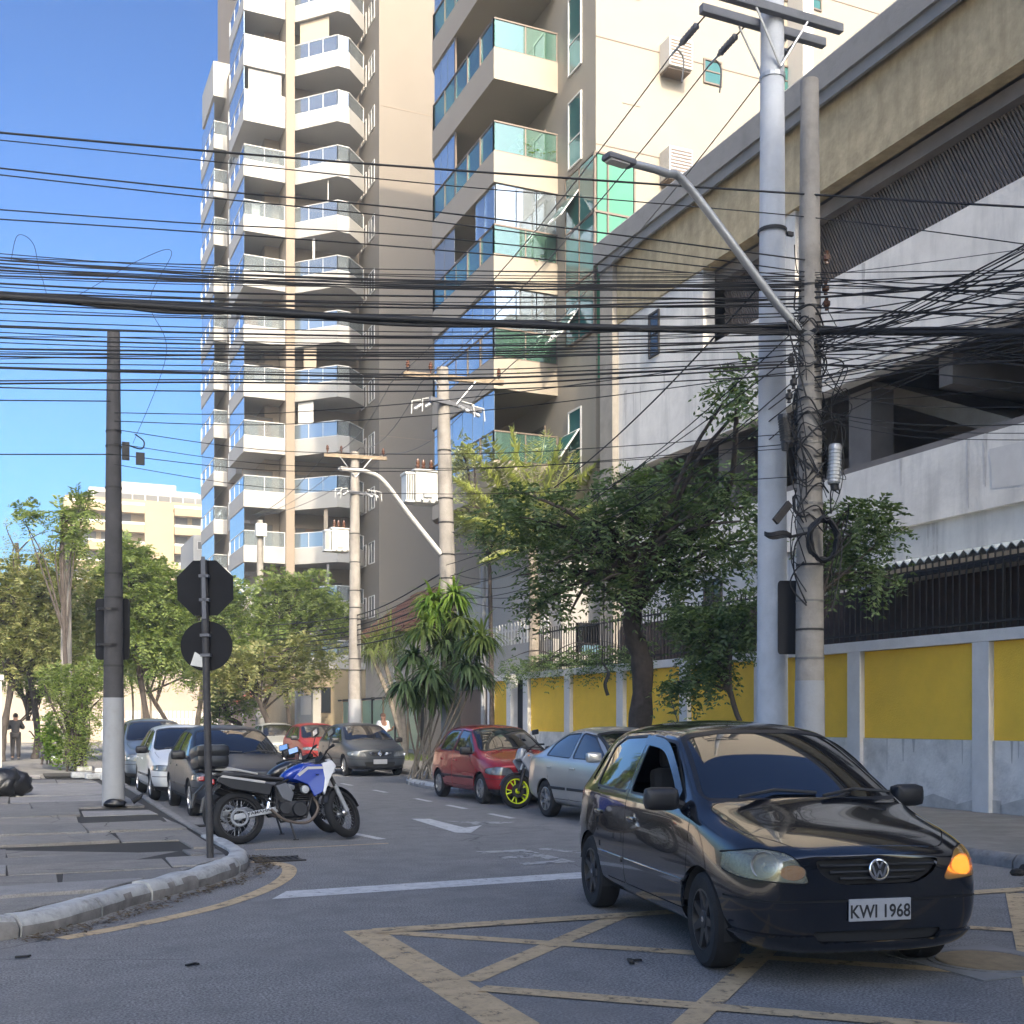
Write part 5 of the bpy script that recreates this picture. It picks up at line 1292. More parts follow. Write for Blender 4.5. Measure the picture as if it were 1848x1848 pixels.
def car(label, loc, rotz, pm, tab='h', L=3.8, W=1.66, H=1.55, wb=2.465, fo=.76, lv=2, group='cars parked along the kerb', steer=0, rim='alloy', lamp='round', spokes=6, plate='', badge=None, mirror='black_plastic', handle=None, open_win=False, wr=.30, trim='black_plastic', grille=True, fog=False, glassm='car_glass', cat='car', name='parked_car'):
    t = thing(name, label, cat, loc, rotz, group)
    T0 = HATCH if tab == 'h' else SEDAN; L0, W0, H0 = (3.74,1.66,1.55) if tab == 'h' else (4.22,1.71,1.485)
    me = loft_body(T0, L, W, H, lv); sx, sy, sz = L/L0, W/W0, H/H0; sxo = .01 if tab == 'h' else .03
    X = lambda x: (x-sxo)*sx
    fa = L/2-fo; ra = fa-wb
    P2 = lambda pts: [(X(x), z*sz) for x, z in pts]; PF = lambda pts: [(y*sy, z*sz) for y, z in pts]
    fside = lambda f: abs(f.normal.y) > .35
    ffront = lambda f: f.normal.x > .12 and f.calc_center_median().x > .55*fa and f.normal.z < .93
    fws = lambda f: f.calc_center_median().x > -.1 and f.calc_center_median().x < X(1.0) and f.normal.z > .3 and f.normal.x > .15 and f.calc_center_median().z > 1.0*sz
    fhood = lambda f: f.normal.z > .55 and f.calc_center_median().x > X(.9) and f.calc_center_median().z < 1.12*sz
    reg = []
    arch_r = wr*1.13
    for ax_ in (fa, ra):
        c_ = [(ax_+arch_r*math.cos(2*math.pi*k/28), wr*1.0+arch_r*math.sin(2*math.pi*k/28)) for k in range(28)]
        reg.append(('arch', c_, 1, lambda f: abs(f.calc_center_median().y) > .5*sy and abs(f.normal.z) < .9))
        lip = [(ax_+(arch_r+.03)*math.cos(2*math.pi*k/28), wr*1.0+(arch_r+.03)*math.sin(2*math.pi*k/28)) for k in range(28)]
    # side glass
    if tab == 'h':
        w1 = rpoly([(.74,1.015),(.19,1.385),(-.30,1.425),(-.315,1.02)],.05); w2 = rpoly([(-.40,1.02),(-.385,1.425),(-.98,1.405),(-1.16,1.33),(-1.18,1.03)],.05)
        d1 = rpoly([(.90,.33),(.92,.985),(.79,.995),(.16,1.425),(-.345,1.46),(-.36,.33)],.04); d2 = rpoly([(-.37,.33),(-.355,1.46),(-1.0,1.44),(-1.22,1.33),(-1.24,.98),(-1.0,.62),(-.93,.33)],.03)
        w3 = rpoly([(-1.27,1.05),(-1.24,1.31),(-1.36,1.27),(-1.42,1.07)],.03)
        wsd = rpoly([(-.69,1.045),(.69,1.045),(.555,1.425),(.3,1.462),(-.3,1.462),(-.555,1.425)],.05)
        hd = rpoly([(.985,-.70),(.985,.70),(1.5,.66),(1.80,.46),(1.80,-.46),(1.5,-.66)],.08)
    else:
        w1 = rpoly([(.78,.99),(.16,1.335),(-.24,1.375),(-.255,.995)],.05); w2 = rpoly([(-.34,.995),(-.325,1.375),(-.80,1.345),(-1.12,1.20),(-1.22,1.02)],.05)
        d1 = rpoly([(.95,.33),(.97,.955),(.84,.965),(.13,1.375),(-.285,1.41),(-.30,.33)],.04); d2 = rpoly([(-.31,.33),(-.295,1.41),(-.82,1.38),(-1.16,1.22),(-1.27,.98),(-1.05,.62),(-.98,.33)],.03)
        w3 = None
        wsd = rpoly([(-.70,1.02),(.70,1.02),(.555,1.36),(.3,1.395),(-.3,1.395),(-.555,1.36)],.05)
        hd = rpoly([(1.04,-.71),(1.04,.71),(1.6,.67),(1.92,.52),(1.92,-.52),(1.6,-.67)],.08)
    fwin = lambda f: abs(f.normal.y) > .35 and f.calc_center_median().z > .93*sz
    reg.append(('front_window', P2(w1), 1, fwin)); reg.append(('rear_window', P2(w2), 1, fwin))
    if w3: reg.append(('quarter', P2(w3), 1, fwin))
    reg.append(('window_seal', grow(P2(w1), .018), 1, fwin)); reg.append(('window_seal', grow(P2(w2), .018), 1, fwin))
    reg.append(('door_front', P2(d1), 1, fside)); reg.append(('door_rear', P2(d2), 1, fside))
    reg.append(('seam', grow(P2(d1), .009), 1, fside)); reg.append(('seam', grow(P2(d2), .009), 1, fside))
    reg.append(('windscreen', PF(wsd), 0, fws)); reg.append(('ws_seal', grow(PF(wsd), .022), 0, fws))
    # lamps, grille, bumper openings in front view
    zl, zh = {'round': (.60,.78), 'slim': (.60,.72), 'sandero': (.56,.72)}[lamp]
    yi, yo = {'round': (.43,.80), 'slim': (.34,.82), 'sandero': (.36,.80)}[lamp]
    inner = zh-.055 if lamp == 'round' else zh-.06
    for s_ in (-1,1):
        hp = [(yi*s_,zl+.01),(yo*s_,zl+.035),((yo-.0)*s_,zh-.02),((yo-.12)*s_,zh+.02),((yi+.10)*s_,zh-.005)]
        hp = rpoly(PF(hp if s_ > 0 else hp), .05)
        nm = 'headlight_l' if s_ > 0 else 'headlight_r'
        ind = PF([((yi+.0)*s_,zl-.02),((yi+.14)*s_,zl-.02),((yi+.14)*s_,zl+.10),(yi*s_,zl+.08)])
        if lamp == 'round':
            el = [((.53*s_+.075*math.cos(q*math.pi/8))*sy, (zl+.075+.045*math.sin(q*math.pi/8))*sz) for q in range(16)] if s_ < 0 else [((.60*s_+.11*math.cos(q*math.pi/8))*sy, (zl+.095+.06*math.sin(q*math.pi/8))*sz) for q in range(16)]
            reg.append(('signal_l' if s_ > 0 else 'signal_r', el, 0, ffront))
        reg.append((nm, hp, 0, ffront))
        reg.append(('lamp_seam', grow(hp, .008), 0, ffront))
    if grille:
        if lamp == 'round': gp_ = rpoly(PF([(-.41,.745),(.41,.745),(.36,.655),(.24,.60),(-.24,.60),(-.36,.655)]),.05)
        elif lamp == 'sandero': gp_ = rpoly(PF([(-.35,.70),(.35,.70),(.26,.60),(-.26,.60)]),.03)
        else: gp_ = rpoly(PF([(-.30,.69),(.30,.69),(.25,.62),(-.25,.62)]),.03)
        reg.append(('grille', gp_, 0, ffront))
        lo_ = rpoly(PF([(-.42,.335),(.42,.335),(.38,.27),(-.38,.27)] if lamp == 'round' else [(-.44,.42),(.44,.42),(.38,.27),(-.38,.27)]),.03)
        reg.append(('air_intake', lo_, 0, lambda f: f.normal.x > .3 and f.calc_center_median().x > fa))
    reg.append(('bonnet', P2b(hd, X, sy), 2, fhood)); reg.append(('seam', grow(P2b(hd, X, sy), .008), 2, fhood))
    reg.append(('lip', rpoly(PF([(-.9,.31),(.9,.31),(.9,.10),(-.9,.10)]),.01), 0, lambda f: f.normal.x > .08 and f.calc_center_median().x > fa+.30))
    # bumper shut line
    bl = PF([(-.9,.515),(.9,.515),(.9,.502),(-.9,.502)])
    reg.append(('bumper_line', bl, 0, lambda f: f.normal.x > .12 and f.calc_center_median().x > fa+.25))
    D = panels(me, reg); bpy.data.meshes.remove(me)
    seam_m = M['dark']
    panel_obj(D['body'], 'body', pm, t)
    for k in ('seam','lamp_seam','bumper_line'):
        if k in D: panel_obj(D[k], 'panel_gap', seam_m, t, -.006)
    for k in ('window_seal','ws_seal'):
        if k in D:
            for s_ in ((1,-1) if k == 'window_seal' else (None,)): panel_obj(D[k], 'window_seal', M['black_plastic'], t, -.001, .004, s_)
    for s_ in (1,-1):
        for k, nm in (('door_front','front_door'),('door_rear','rear_door')):
            if k in D:
                dr = panel_obj(D[k], nm, pm, t, 0, .02, s_)
                if dr:
                    hx = X(-.20 if k == 'door_front' else -1.02) if tab == 'h' else X(-.17 if k == 'door_front' else -1.0)
                    hm = pm if handle is None else M[handle]
                    MB().rbox((hx, s_*(W/2-.012), .80*sz+.02),(.17,.035,.035),.014).build('handle', hm, dr, smooth=40)
                    MB().rbox((hx, s_*(W/2-.035), .80*sz+.015),(.13,.02,.06),.008).build('handle_recess', M['dark'], dr)
                    if k == 'door_front': xs_ = (X(.86), X(-.33))
                    else: xs_ = (X(-.40), X(-1.0))
                    MB().rbox(((xs_[0]+xs_[1])/2, s_*(W/2-.003), .50*sz),(xs_[0]-xs_[1],.022,.045),.008).build('moulding', pm if lamp == 'round' else M[trim], dr)
        for k, nm in (('front_window','front_window'),('rear_window','rear_window'),('quarter','quarter_window')):
            if k in D and not (open_win and k == 'front_window' and s_ < 0): panel_obj(D[k], nm, M[glassm], t, -.008, 0, s_)
    if open_win:
        # lower half of the pane still stands out of the door
        pass
    if 'lip' in D: panel_obj(D['lip'], 'bumper_lip', pm if lamp == 'round' else M['black_plastic'], t, .022, .03)
    panel_obj(D['windscreen'], 'windscreen', M[glassm], t, -.006)
    if 'bonnet' in D: panel_obj(D['bonnet'], 'bonnet', pm, t, 0, .015)
    for k in ('headlight_l','headlight_r'):
        if k in D:
            lit = lamp == 'round' and k == 'headlight_l'; sk_ = 'signal'+k[-2:]
            if sk_ in D:
                vs_, ns_, ff_ = D[k]; v2, n2, f2 = D[sk_]; o_ = len(vs_)
                whole = (vs_+v2, ns_+n2, ff_+[[i+o_ for i in f] for f in f2])
                h_ = panel_obj(whole, 'headlight', M['lens_amber'] if lit else M['lens_clear'], t, .003, .02)
                panel_obj(whole, 'lamp_bowl', M['bowl'], h_, -.055)
                panel_obj(D[sk_], 'turn_signal', M['amber_lit'] if lit else M['amber'], h_, -.014, .03)
                cs = whole[0]; cen = sum(cs, Vector())/len(cs); s_ = 1 if cen.y > 0 else -1
                if not lit: MB().lathe([(.0,-.05),(.03,-.045),(.06,-.02),(.075,.005),(.08,.005)],(cen.x-.012,cen.y+s_*.05,cen.z+.005),(1,s_*.3,.15),n=22).build('reflector', M['alloy'], h_, smooth=60)
                MB().ball((cen.x-.02,cen.y+s_*.05,cen.z+.005),.014,8).build('bulb', M['lamp_lens'], h_)
            else: h_ = panel_obj(D[k], 'headlight', M['lamp_dark'], t, .003, .02)
            if sk_ in D: pass
            else:
                cs = D[k][0]; cen = sum(cs, Vector())/len(cs); s_ = 1 if cen.y > 0 else -1
                for q in (-.1, .08): MB().lathe([(0,-.03),(.03,-.02),(.055,.0),(.06,.012)],(cen.x+.004-abs(q)*.2,cen.y+s_*q,cen.z),(1,s_*.35,.2),n=14).build('reflector', M['chrome'], h_, smooth=60)
    if 'grille' in D:
        gr_ = panel_obj(D['grille'], 'grille', M['black_plastic'], t, -.03)
        vs = D['grille'][0]; xm = max(v_.x for v_ in vs); y0_, y1_ = min(v_.y for v_ in vs), max(v_.y for v_ in vs); z0_, z1_ = min(v_.z for v_ in vs), max(v_.z for v_ in vs)
        edge = panel_obj((D['grille'][0], D['grille'][1], []), 'x', pm, gr_) if False else None
        # curved slats following the nose
        for q in range(3):
            z = z0_+(z1_-z0_)*(.24+.26*q); half = (y1_)*(.62+.16*q); pts = []
            for k in range(13):
                y = -half+2*half*k/12
                xc = max([v_.x for v_ in vs if abs(v_.y-y) < .06] or [xm-.1]); pts.append((xc-.012, y, z))
            MB().tube(pts,.011,6).build('slat', M['black_plastic'] if lamp == 'round' else M['chrome'], gr_, smooth=60)
    if 'air_intake' in D: panel_obj(D['air_intake'], 'air_intake', M['dark'], t, -.02)
    # wheels, wells, mirrors
    for ax_, s0 in ((fa, steer), (ra, 0)):
        for s_ in (1,-1):
            wheel(t, ax_, s_*(W/2-.115), wr, .185, s_, 'spoke', s0, rim, spokes)
            wl = MB(); n = 14
            for k in range(n):
                a0, a1 = math.pi*k/n-.25, math.pi*(k+1)/n-.25+.02
                p = [(ax_+arch_r*math.cos(a), wr+arch_r*math.sin(a)) for a in (a0, a1)]
                wl.quad((p[0][0],s_*(W/2-.30),p[0][1]),(p[1][0],s_*(W/2-.30),p[1][1]),(p[1][0],s_*(W/2-.035),p[1][1]),(p[0][0],s_*(W/2-.035),p[0][1]))
            wl.quad((ax_-arch_r,s_*(W/2-.30),.2),(ax_+arch_r,s_*(W/2-.30),.2),(ax_+arch_r,s_*(W/2-.30),wr+arch_r),(ax_-arch_r,s_*(W/2-.30),wr+arch_r))
            wl.build('wheel_well', M['dark'], t)
    for s_ in (1,-1):
        mx_ = X(.70 if tab == 'h' else .74); c_ = V(mx_, s_*(W/2+.085), 1.03*sz)
        mb = MB(); mb.rbox((0,0,0),(.12,.24,.155),.05,Matrix.Rotation(s_*R(8),3,'Z')); mr = mb.build('mirror', pm if mirror == 'body' else M[mirror], t, smooth=60); mr.location = c_
        MB().cbox((-.062,0,.0),(.004,.19,.115),Matrix.Rotation(s_*R(8),3,'Z')).build('mirror_glass', M['chrome'], mr)
        MB().tube([(0,-s_*.1,-.03),(.03,-s_*.2,-.06)],.03,8).build('mirror_arm', M['black_plastic'], mr)
    # wipers, plate, badge, aerial
    zc = 1.045*sz; xc = X(.985 if tab == 'h' else 1.02)
    for (ya, yb, dz) in ((-.5,.08,.03),(.1,.62,.03)):
        MB().tube([(xc-.02+.06,ya,zc+.012),(xc-.035,(ya+yb)/2,zc+.05),(xc-.02,yb,zc+.03)],.011,6).build('wiper', M['black_plastic'], t)
    nose = max(v_.x for v_ in D['body'][0])
    if plate is not None:
        zp = .43*sz if lamp != 'round' else .455*sz
        px_ = nose+.012
        pl = MB().rbox((px_,0,zp),(.012,.40,.13),.004).build('number_plate', M['plate'], t)
        if plate:
            T4 = Matrix.Translation((px_+.0065,0,zp-.012)) @ Matrix.Rotation(R(90),4,'Z') @ Matrix.Rotation(R(90),4,'X') @ Matrix.Diagonal((.86,1,1,1))
            text_mesh(plate, .108, .001, 'lettering', M['plate_ink'], pl, T4, .0018)
    if badge:
        vs = D['grille'][0]; zc_ = .685*sz if badge == 'ring' else .665*sz; xb = max([v_.x for v_ in vs if abs(v_.y) < .08])-.002
        if badge == 'ring':
            bd = MB().lathe([(.060,0),(.066,.006),(.062,.012),(.054,.012),(.052,.004)],(xb,0,zc_),(1,0,.12),n=36).build('badge', M['chrome'], t, smooth=60)
            MB().lathe([(0,.002),(.055,.002)],(xb,0,zc_),(1,0,.12),n=28).build('badge_ground', M['black_plastic'], bd)
            b = MB(); xk = xb+.008
            def bar(a, c): 
                a, c = Vector((xk,a[0],zc_+a[1])), Vector((xk,c[0],zc_+c[1])); d_ = (c-a).normalized(); q = Vector((0,-d_.z,d_.y))*.006
                b.add([a-q,a+q,c+q,c-q,a-q+V(.005,0,0),a+q+V(.005,0,0),c+q+V(.005,0,0),c-q+V(.005,0,0)],[(0,1,2,3),(4,5,6,7),(0,1,5,4),(1,2,6,5),(2,3,7,6),(3,0,4,7)])
            for s_ in (1,-1):
                bar((s_*.021,.052),(0,.008)); bar((s_*.048,.03),(s_*.021,-.05)); bar((s_*.021,-.05),(0,-.004))
            b.build('emblem', M['chrome'], bd)
        else:
            b = MB(); 
            for s_ in (1,-1):
                for (a, c) in (((0,.075),(s_*.042,0)),((s_*.042,0),(0,-.075))):
                    b.tube([(xb+.012,a[0],zc_+a[1]),(xb+.016,c[0],zc_+c[1])],.0095,6)
            b.build('badge', M['chrome'], t)
    if fog:
        for s_ in (1,-1): MB().lathe([(0,.0),(.05,.0),(.055,.012),(.045,.02),(0,.022)],(fa+.5*(nose-fa)+.1,s_*.55*sy,.40*sz),(1,s_*.5,0),n=14).build('fog_lamp', M['lamp_lens'], t)
    # seats and floor give the dark glass and the open window something behind them
    MB().box(ra+.1,fa-.35,-W/2+.14,W/2-.14,.24,.30).build('cabin_floor', M['dark'], t)
    if open_win:
        MB().box(X(.45),X(.95),-.66*sy,.66*sy,.62*sz,.98*sz).build('dashboard', M['black_plastic'], t)
        for s_ in (-.36,.36):
            q = MB(); q.rbox((X(-.05),s_,.55),(.5,.46,.18),.06); q.rbox((X(-.38),s_,.90),(.15,.44,.62),.06,Matrix.Rotation(R(-12),3,'Y')); q.rbox((X(-.47),s_,1.29),(.09,.26,.17),.04)
            q.build('seat', mat('seat_cloth', (.02,.02,.022), .9), t)
        MB().lathe([(.17,0),(.185,.012),(.17,.025),(.158,.012)],(X(.33),.36,.93),(-.9,0,.45),n=24,closed=True).build('steering_wheel', M['black_plastic'], t)
    return t, D
def P2b(pts, X, sy): return [(X(x), y*sy) for x, y in pts]
# ---------------------------------------------------------------- the black hatchback turning at the crossing
blk = mat('black_paint', (.0035,.0045,.008), .14, coat=1, coatr=.025, stain=.5, stcol=(.022,.02,.018), sts=2.6)
fwd = Vector((-.185,-.983)); fa_c = Vector((4.845,6.185)); cc = fa_c-fwd*1.13
hero, HD = car('black five door hatchback turning over the yellow box with amber signal lit', (cc.x, cc.y, 0), math.atan2(fwd.y, fwd.x), blk, lv=3, L=3.80, H=1.575, group=None, steer=R(-4), rim='black_plastic', lamp='round', spokes=7, plate='KWI 1968', badge='ring', handle=None, open_win=True, wr=.305, name='hatchback')
# chrome edged wheel nuts read as bright spots on the dark rims; rain deflector over the side glass
for s_ in (1,-1):
    P = smooth_line([V(.66,s_*.735,1.10),V(.40,s_*.685,1.29),V(.10,s_*.635,1.425),V(-.28,s_*.63,1.46),V(-.32,s_*.63,1.46)],6)
    mb = MB()
    for a, b_ in zip(P, P[1:]): mb.quad(a+V(0,s_*.012,0), b_+V(0,s_*.012,0), b_+V(0,s_*.045,-.07), a+V(0,s_*.045,-.07))
    mb.build('rain_deflector', M['car_glass'], hero, fix=False)
MB().tube([V(-1.35,.0,1.52),V(-1.55,0,1.75)],.004,5).build('aerial', M['black_plastic'], hero)
# ---------------------------------------------------------------- parked cars
FS = -math.pi/2
car('graphite hatchback with bluish windscreen parked just behind the blue motorcycle', (3.56,20.95,0), FS, paint('graphite_paint', (.022,.027,.038), 0, .4, .18), L=3.95, W=1.70, H=1.50, wb=2.5, fo=.78, lamp='slim', plate='')
car('small white hatchback parked between the graphite hatchback and the blue grey utility car', (3.36,25.05,0), FS, paint('white_paint', (.62,.63,.63), 0, .35), L=3.75, W=1.64, H=1.50, wb=2.42, fo=.76, lamp='slim', plate='')
car('blue grey utility car parked behind the white footed pole', (3.38,30.9,0), FS, paint('bluegrey_paint', (.13,.16,.20), .4, .3), L=4.35, W=1.74, H=1.64, wb=2.66, fo=.88, lamp='sandero', plate='', wr=.345)
car('dark grey hatchback with diamond badge parked facing us at the right kerb', (9.62,33.6,0), FS, paint('grey_paint', (.04,.047,.057), 0, .35, .2), L=4.06, W=1.73, H=1.52, wb=2.59, fo=.82, lamp='sandero', plate='', badge='diamond', fog=True)
car('bright red car half hidden behind the dark grey hatchback', (9.75,39.6,0), FS, paint('red_paint', (.22,.014,.012), 0, .4, .2), L=3.8, W=1.65, H=1.5, wb=2.4, lamp='slim', plate='')
car('pale silver car parked farthest along right kerb behind the bright red one', (9.5,44.8,0), FS, paint('silver_paint', (.33,.33,.31), .3, .4, .3), L=3.9, W=1.66, H=1.5, wb=2.45, lamp='sandero', plate='')
car('dark red compact hatchback parked by the white footed transformer pole', (8.98,21.55,0), FS, paint('darkred_paint', (.33,.02,.028), .25, .25), L=3.57, W=1.64, H=1.50, wb=2.305, fo=.68, lamp='sandero', plate='', fog=True, grille=True, wr=.29)
car('silver saloon parked by the yellow wall behind the black hatchback', (8.9,16.05,0), FS, paint('silver_saloon_paint', (.48,.48,.47), .65, .28), tab='s', L=4.26, W=1.72, H=1.48, wb=2.5, fo=.85, lamp='slim', plate='', mirror='body', spokes=7)
# ================================================================ motorcycles, people, small things
def moto(label, loc, rotz, body, tankm, seatm, lean=0, steer=0, rimm='iron', r=.33, spokes=28, case=True, sport=False, group='parked motorcycles', silver='galv', forkm='alloy', text=None, cast=0):
    t = thing('motorcycle', label, 'motorcycle', loc, rotz, group); t.rotation_euler = Euler((lean, 0, rotz), 'XYZ')
    xr, xf = -.69, .69
    def mwheel(parent, c, r, w_, nm, M3=None):
        p = [(r-.085,-w_*.3),(r-.07,-w_*.5),(r-.03,-w_*.5),(r-.005,-w_*.28),(r,0),(r-.005,w_*.28),(r-.03,w_*.5),(r-.07,w_*.5),(r-.085,w_*.3)]
        o = MB().lathe(p,ax=(0,1,0),n=36,closed=True).build(nm, M['tyre'], parent, smooth=50); o.location = c
        MB().lathe([(r-.10,-w_*.32),(r-.08,-w_*.34),(r-.085,0),(r-.08,w_*.34),(r-.10,w_*.32),(r-.098,0)],ax=(0,1,0),n=36,closed=True).build('rim', M[rimm], o, smooth=50)
        b = MB()
        if cast:
            for k in range(cast):
                for d_ in (-.22,.22):
                    a = 2*math.pi*k/cast; b.tube([(math.cos(a)*.05,0,math.sin(a)*.05),(math.cos(a+d_)*(r-.09),0,math.sin(a+d_)*(r-.09))],[.016,.012],6)
        else:
            for k in range(spokes):
                a = 2*math.pi*k/spokes; d_ = .5 if k % 2 else -.5; s_ = .03 if k % 4 < 2 else -.03
                b.tube([(math.cos(a+d_)*.045,s_,math.sin(a+d_)*.045),(math.cos(a)*(r-.09),0,math.sin(a)*(r-.09))],.003,4,caps=False)
        b.lathe([(.0,-.07),(.035,-.07),(.05,-.045),(.03,-.02),(.03,.02),(.05,.045),(.035,.07),(0,.07)],ax=(0,1,0),n=14); b.build('spokes', M[rimm if cast else 'alloy'], o, smooth=50)
        MB().lathe([(.055,.06),(.12,.06),(.12,.064),(.055,.064)],ax=(0,1,0),n=24,closed=True).build('brake_disc', M['iron'], o)
        return o
    mwheel(t, (xr,0,r), r, .13, 'wheel')
    # swing arm, chain ring
    sa = MB(); sa.add([(xr-.07,-.085,r-.035),(-.16,-.085,r+.055),(-.16,-.085,r+.13),(xr-.07,-.085,r+.04),(xr-.07,-.055,r-.035),(-.16,-.055,r+.055),(-.16,-.055,r+.13),(xr-.07,-.055,r+.04)],[(0,1,2,3),(4,7,6,5),(0,4,5,1),(1,5,6,2),(2,6,7,3),(3,7,4,0)])
    sw = sa.build('swingarm', M[silver], t, bevel=.01)
    if text:
        an = math.atan2(.09,.53); T4 = Matrix.Translation((-.44,-.0865,r+.035+.025)) @ Matrix.Rotation(-an,4,'Y') @ Matrix.Rotation(R(90),4,'X') @ Matrix.Diagonal((1.35,1,1,1))
        text_mesh(text, .055, .0008, 'lettering', M['plate_ink'], sw, T4, .001)
    MB().tube([(xr,.075,r),(-.16,.075,r+.09)],.025,8).build('swingarm', M[silver], t)
    if not sport:
        MB().lathe([(.085,-.1),(.11,-.105),(.12,-.09),(.11,-.085),(.085,-.085)],(xr,0,r),(0,1,0),n=24,closed=True).build('sprocket_guard', M['whitewash'], t)
    # frame
    fr = MB()
    for s_ in (-1,1):
        fr.tube([(.42,0,.93),(.30,s_*.06,.62),(.18,s_*.1,.30),(-.10,s_*.1,.27),(-.2,s_*.1,.45)],.016,6); fr.tube([(.42,0,.95),(.1,s_*.09,.88),(-.2,s_*.1,.72),(-.2,s_*.1,.42)],.018,6)
        fr.tube([(-.2,s_*.09,.72),(-.55,s_*.08,.80),(-.9,s_*.07,.88)],.014,6); fr.tube([(-.2,s_*.09,.48),(-.72,s_*.085,.82)],.013,6)
    fr.build('frame', M['iron'], t)
    MB().tube([(-.30,0,.40),(-.22,0,.72)],[.04,.035],10).build('shock_absorber', M['chrome'], t)
    # engine
    en = MB(); en.rbox((.02,0,.42),(.36,.26,.22),.06); en.lathe([(0,-.16),(.09,-.16),(.105,-.14),(.105,.14),(.09,.16),(0,.16)],(.09,0,.41),(0,1,0),n=20); en.lathe([(0,-.15),(.075,-.15),(.08,-.13),(.08,.13),(0,.15)],(-.1,0,.43),(0,1,0),n=18)
    eg = en.build('engine', mat('engine_black', (.025,.025,.028), .45, metal=.3), t, smooth=40)
    cy = MB()
    for k in range(7): cy.rbox((.15+k*.008,0,.52+k*.028),(.19,.2,.014),.004)
    cy.rbox((.19,0,.73),(.18,.19,.09),.03); cy.build('cylinder_fins', M['iron'], eg)
    MB().lathe([(0,-.19),(.05,-.185),(.06,-.15),(.05,-.12)],(.16,0,.66),(0,1,0),n=14).build('cover', M['galv'], eg, smooth=50)
    MB().tube(smooth_line([V(.28,-.05,.6),V(.36,-.06,.42),V(.2,-.1,.24),V(-.1,-.13,.27),V(-.3,-.15,.42)],6),.02,8).build('exhaust_pipe', M['bronze'], t, smooth=60)
    MB().tube([(-.3,.16,.42),(-.52,.18,.55),(-.92,.19,.72)],[.03,.06,.05],12).build('silencer', M['black_plastic'], t, smooth=60)
    MB().tube([(-.05,-.12,.27),(-.02,-.24,.02+lean*.0)],.013,6).build('side_stand', M['iron'], t); MB().cbox((-.02,-.25,.012),(.06,.05,.012)).build('stand_foot', M['iron'], t)
    MB().tube([(.02,-.14,.28),(.02,-.24,.28)],.014,6).build('footpeg', M['iron'], t)
    # tank: lofted shell
    def shell(tab, name, m, n=12, sm=60):
        mb = MB(); vs = []
        for (x, z0_, z1_, w_, p) in tab:
            for j in range(n):
                a = 2*math.pi*j/n; ca_, sa_ = math.cos(a), math.sin(a)
                vs.append((x+p*sa_, w_*(abs(ca_)**.7)*(1 if ca_ > 0 else -1), (z0_+z1_)/2+(z1_-z0_)/2*(abs(sa_)**.8)*(1 if sa_ > 0 else -1)))
        k = len(tab); fs = []
        for i in range(k-1):
            for j in range(n): fs.append((i*n+j,i*n+(j+1)%n,(i+1)*n+(j+1)%n,(i+1)*n+j))
        fs += [tuple(range(n)), tuple(range((k-1)*n,k*n))[::-1]]
        mb.add(vs, fs); o = mb.build(name, m, t, smooth=sm); b_ = o.modifiers.new('s','SUBSURF'); b_.levels = b_.render_levels = 1; return o
    if not sport:
        shell([(-.12,.80,.86,.09,0),(-.06,.78,.93,.13,0),(.12,.74,1.03,.17,0),(.28,.70,1.05,.175,0),(.42,.74,1.0,.13,0),(.48,.82,.95,.06,0)],'fuel_tank',tankm)
        for s_ in (-1,1):
            mb = MB(); pl = [(.0,.80),(.16,.98),(.40,.99),(.50,.90),(.40,.62),(.28,.56),(.20,.72)]
            mb.prism(pl,1,s_*.155,s_*.185); mb.build('side_shroud', tankm, t, bevel=.012)
            MB().prism([(.40,1.0),(.54,1.04),(.60,.96),(.49,.76),(.42,.58),(.40,.62),(.43,.80)],1,s_*.13,s_*.19).build('front_cowl', body, t, bevel=.012)
            MB().prism([(.06,.86),(.20,.955),(.42,.955),(.42,.925),(.21,.92),(.09,.83)],1,s_*.186,s_*.189).build('tank_stripe', M['slab_grey'], t)
            MB().prism([(-.22,.72),(-.08,.76),(.02,.62),(-.02,.50),(-.14,.56)],1,s_*.12,s_*.145).build('side_cover', M['steel_beam'], t, bevel=.01)
            MB().prism([(-.25,.74),(-.95,.86),(-.98,.80),(-.8,.70),(-.30,.60)],1,s_*.10,s_*.135).build('tail_panel', M['black_plastic'], t, bevel=.012)
            MB().prism([(-.35,.785),(-.9,.875),(-.93,.85),(-.36,.755)],1,s_*.136,s_*.142).build('tail_stripe', M['slab_grey'], t)
            MB().tube(smooth_line([V(-.45,s_*.13,.88),V(-.7,s_*.15,.93),V(-.98,s_*.1,.95)],5),.014,6).build('grab_rail', M['slab_grey'], t)
        shell([(-1.0,.86,.91,.10,0),(-.85,.85,.93,.13,0),(-.5,.82,.91,.14,0),(-.3,.79,.86,.14,0),(-.12,.78,.83,.11,0),(.0,.82,.88,.08,0)],'seat',seatm)
    else:
        shell([(-.1,.74,.84,.10,0),(.1,.72,.98,.16,0),(.3,.74,.98,.15,0),(.42,.80,.92,.07,0)],'fuel_tank',tankm)
        shell([(-.95,.88,.96,.05,0),(-.7,.80,.92,.11,0),(-.3,.70,.80,.13,0),(-.08,.72,.78,.1,0)],'seat',seatm)
        for s_ in (-1,1):
            MB().prism([(.2,.9),(.52,1.0),(.66,.86),(.5,.62),(.25,.45),(.12,.6)],1,s_*.14,s_*.19).build('side_fairing', body, t, bevel=.02)
            MB().prism([(-.25,.70),(-.9,.88),(-.95,.83),(-.3,.58)],1,s_*.11,s_*.14).build('tail_panel', body, t, bevel=.01)
    # rear mudguard, lamp, case
    MB().prism([(-.92,.80),(-1.12,.60),(-1.16,.42),(-1.14,.42),(-1.08,.62),(-.9,.74)],1,-.07,.07).build('rear_mudguard', M['black_plastic'], t)
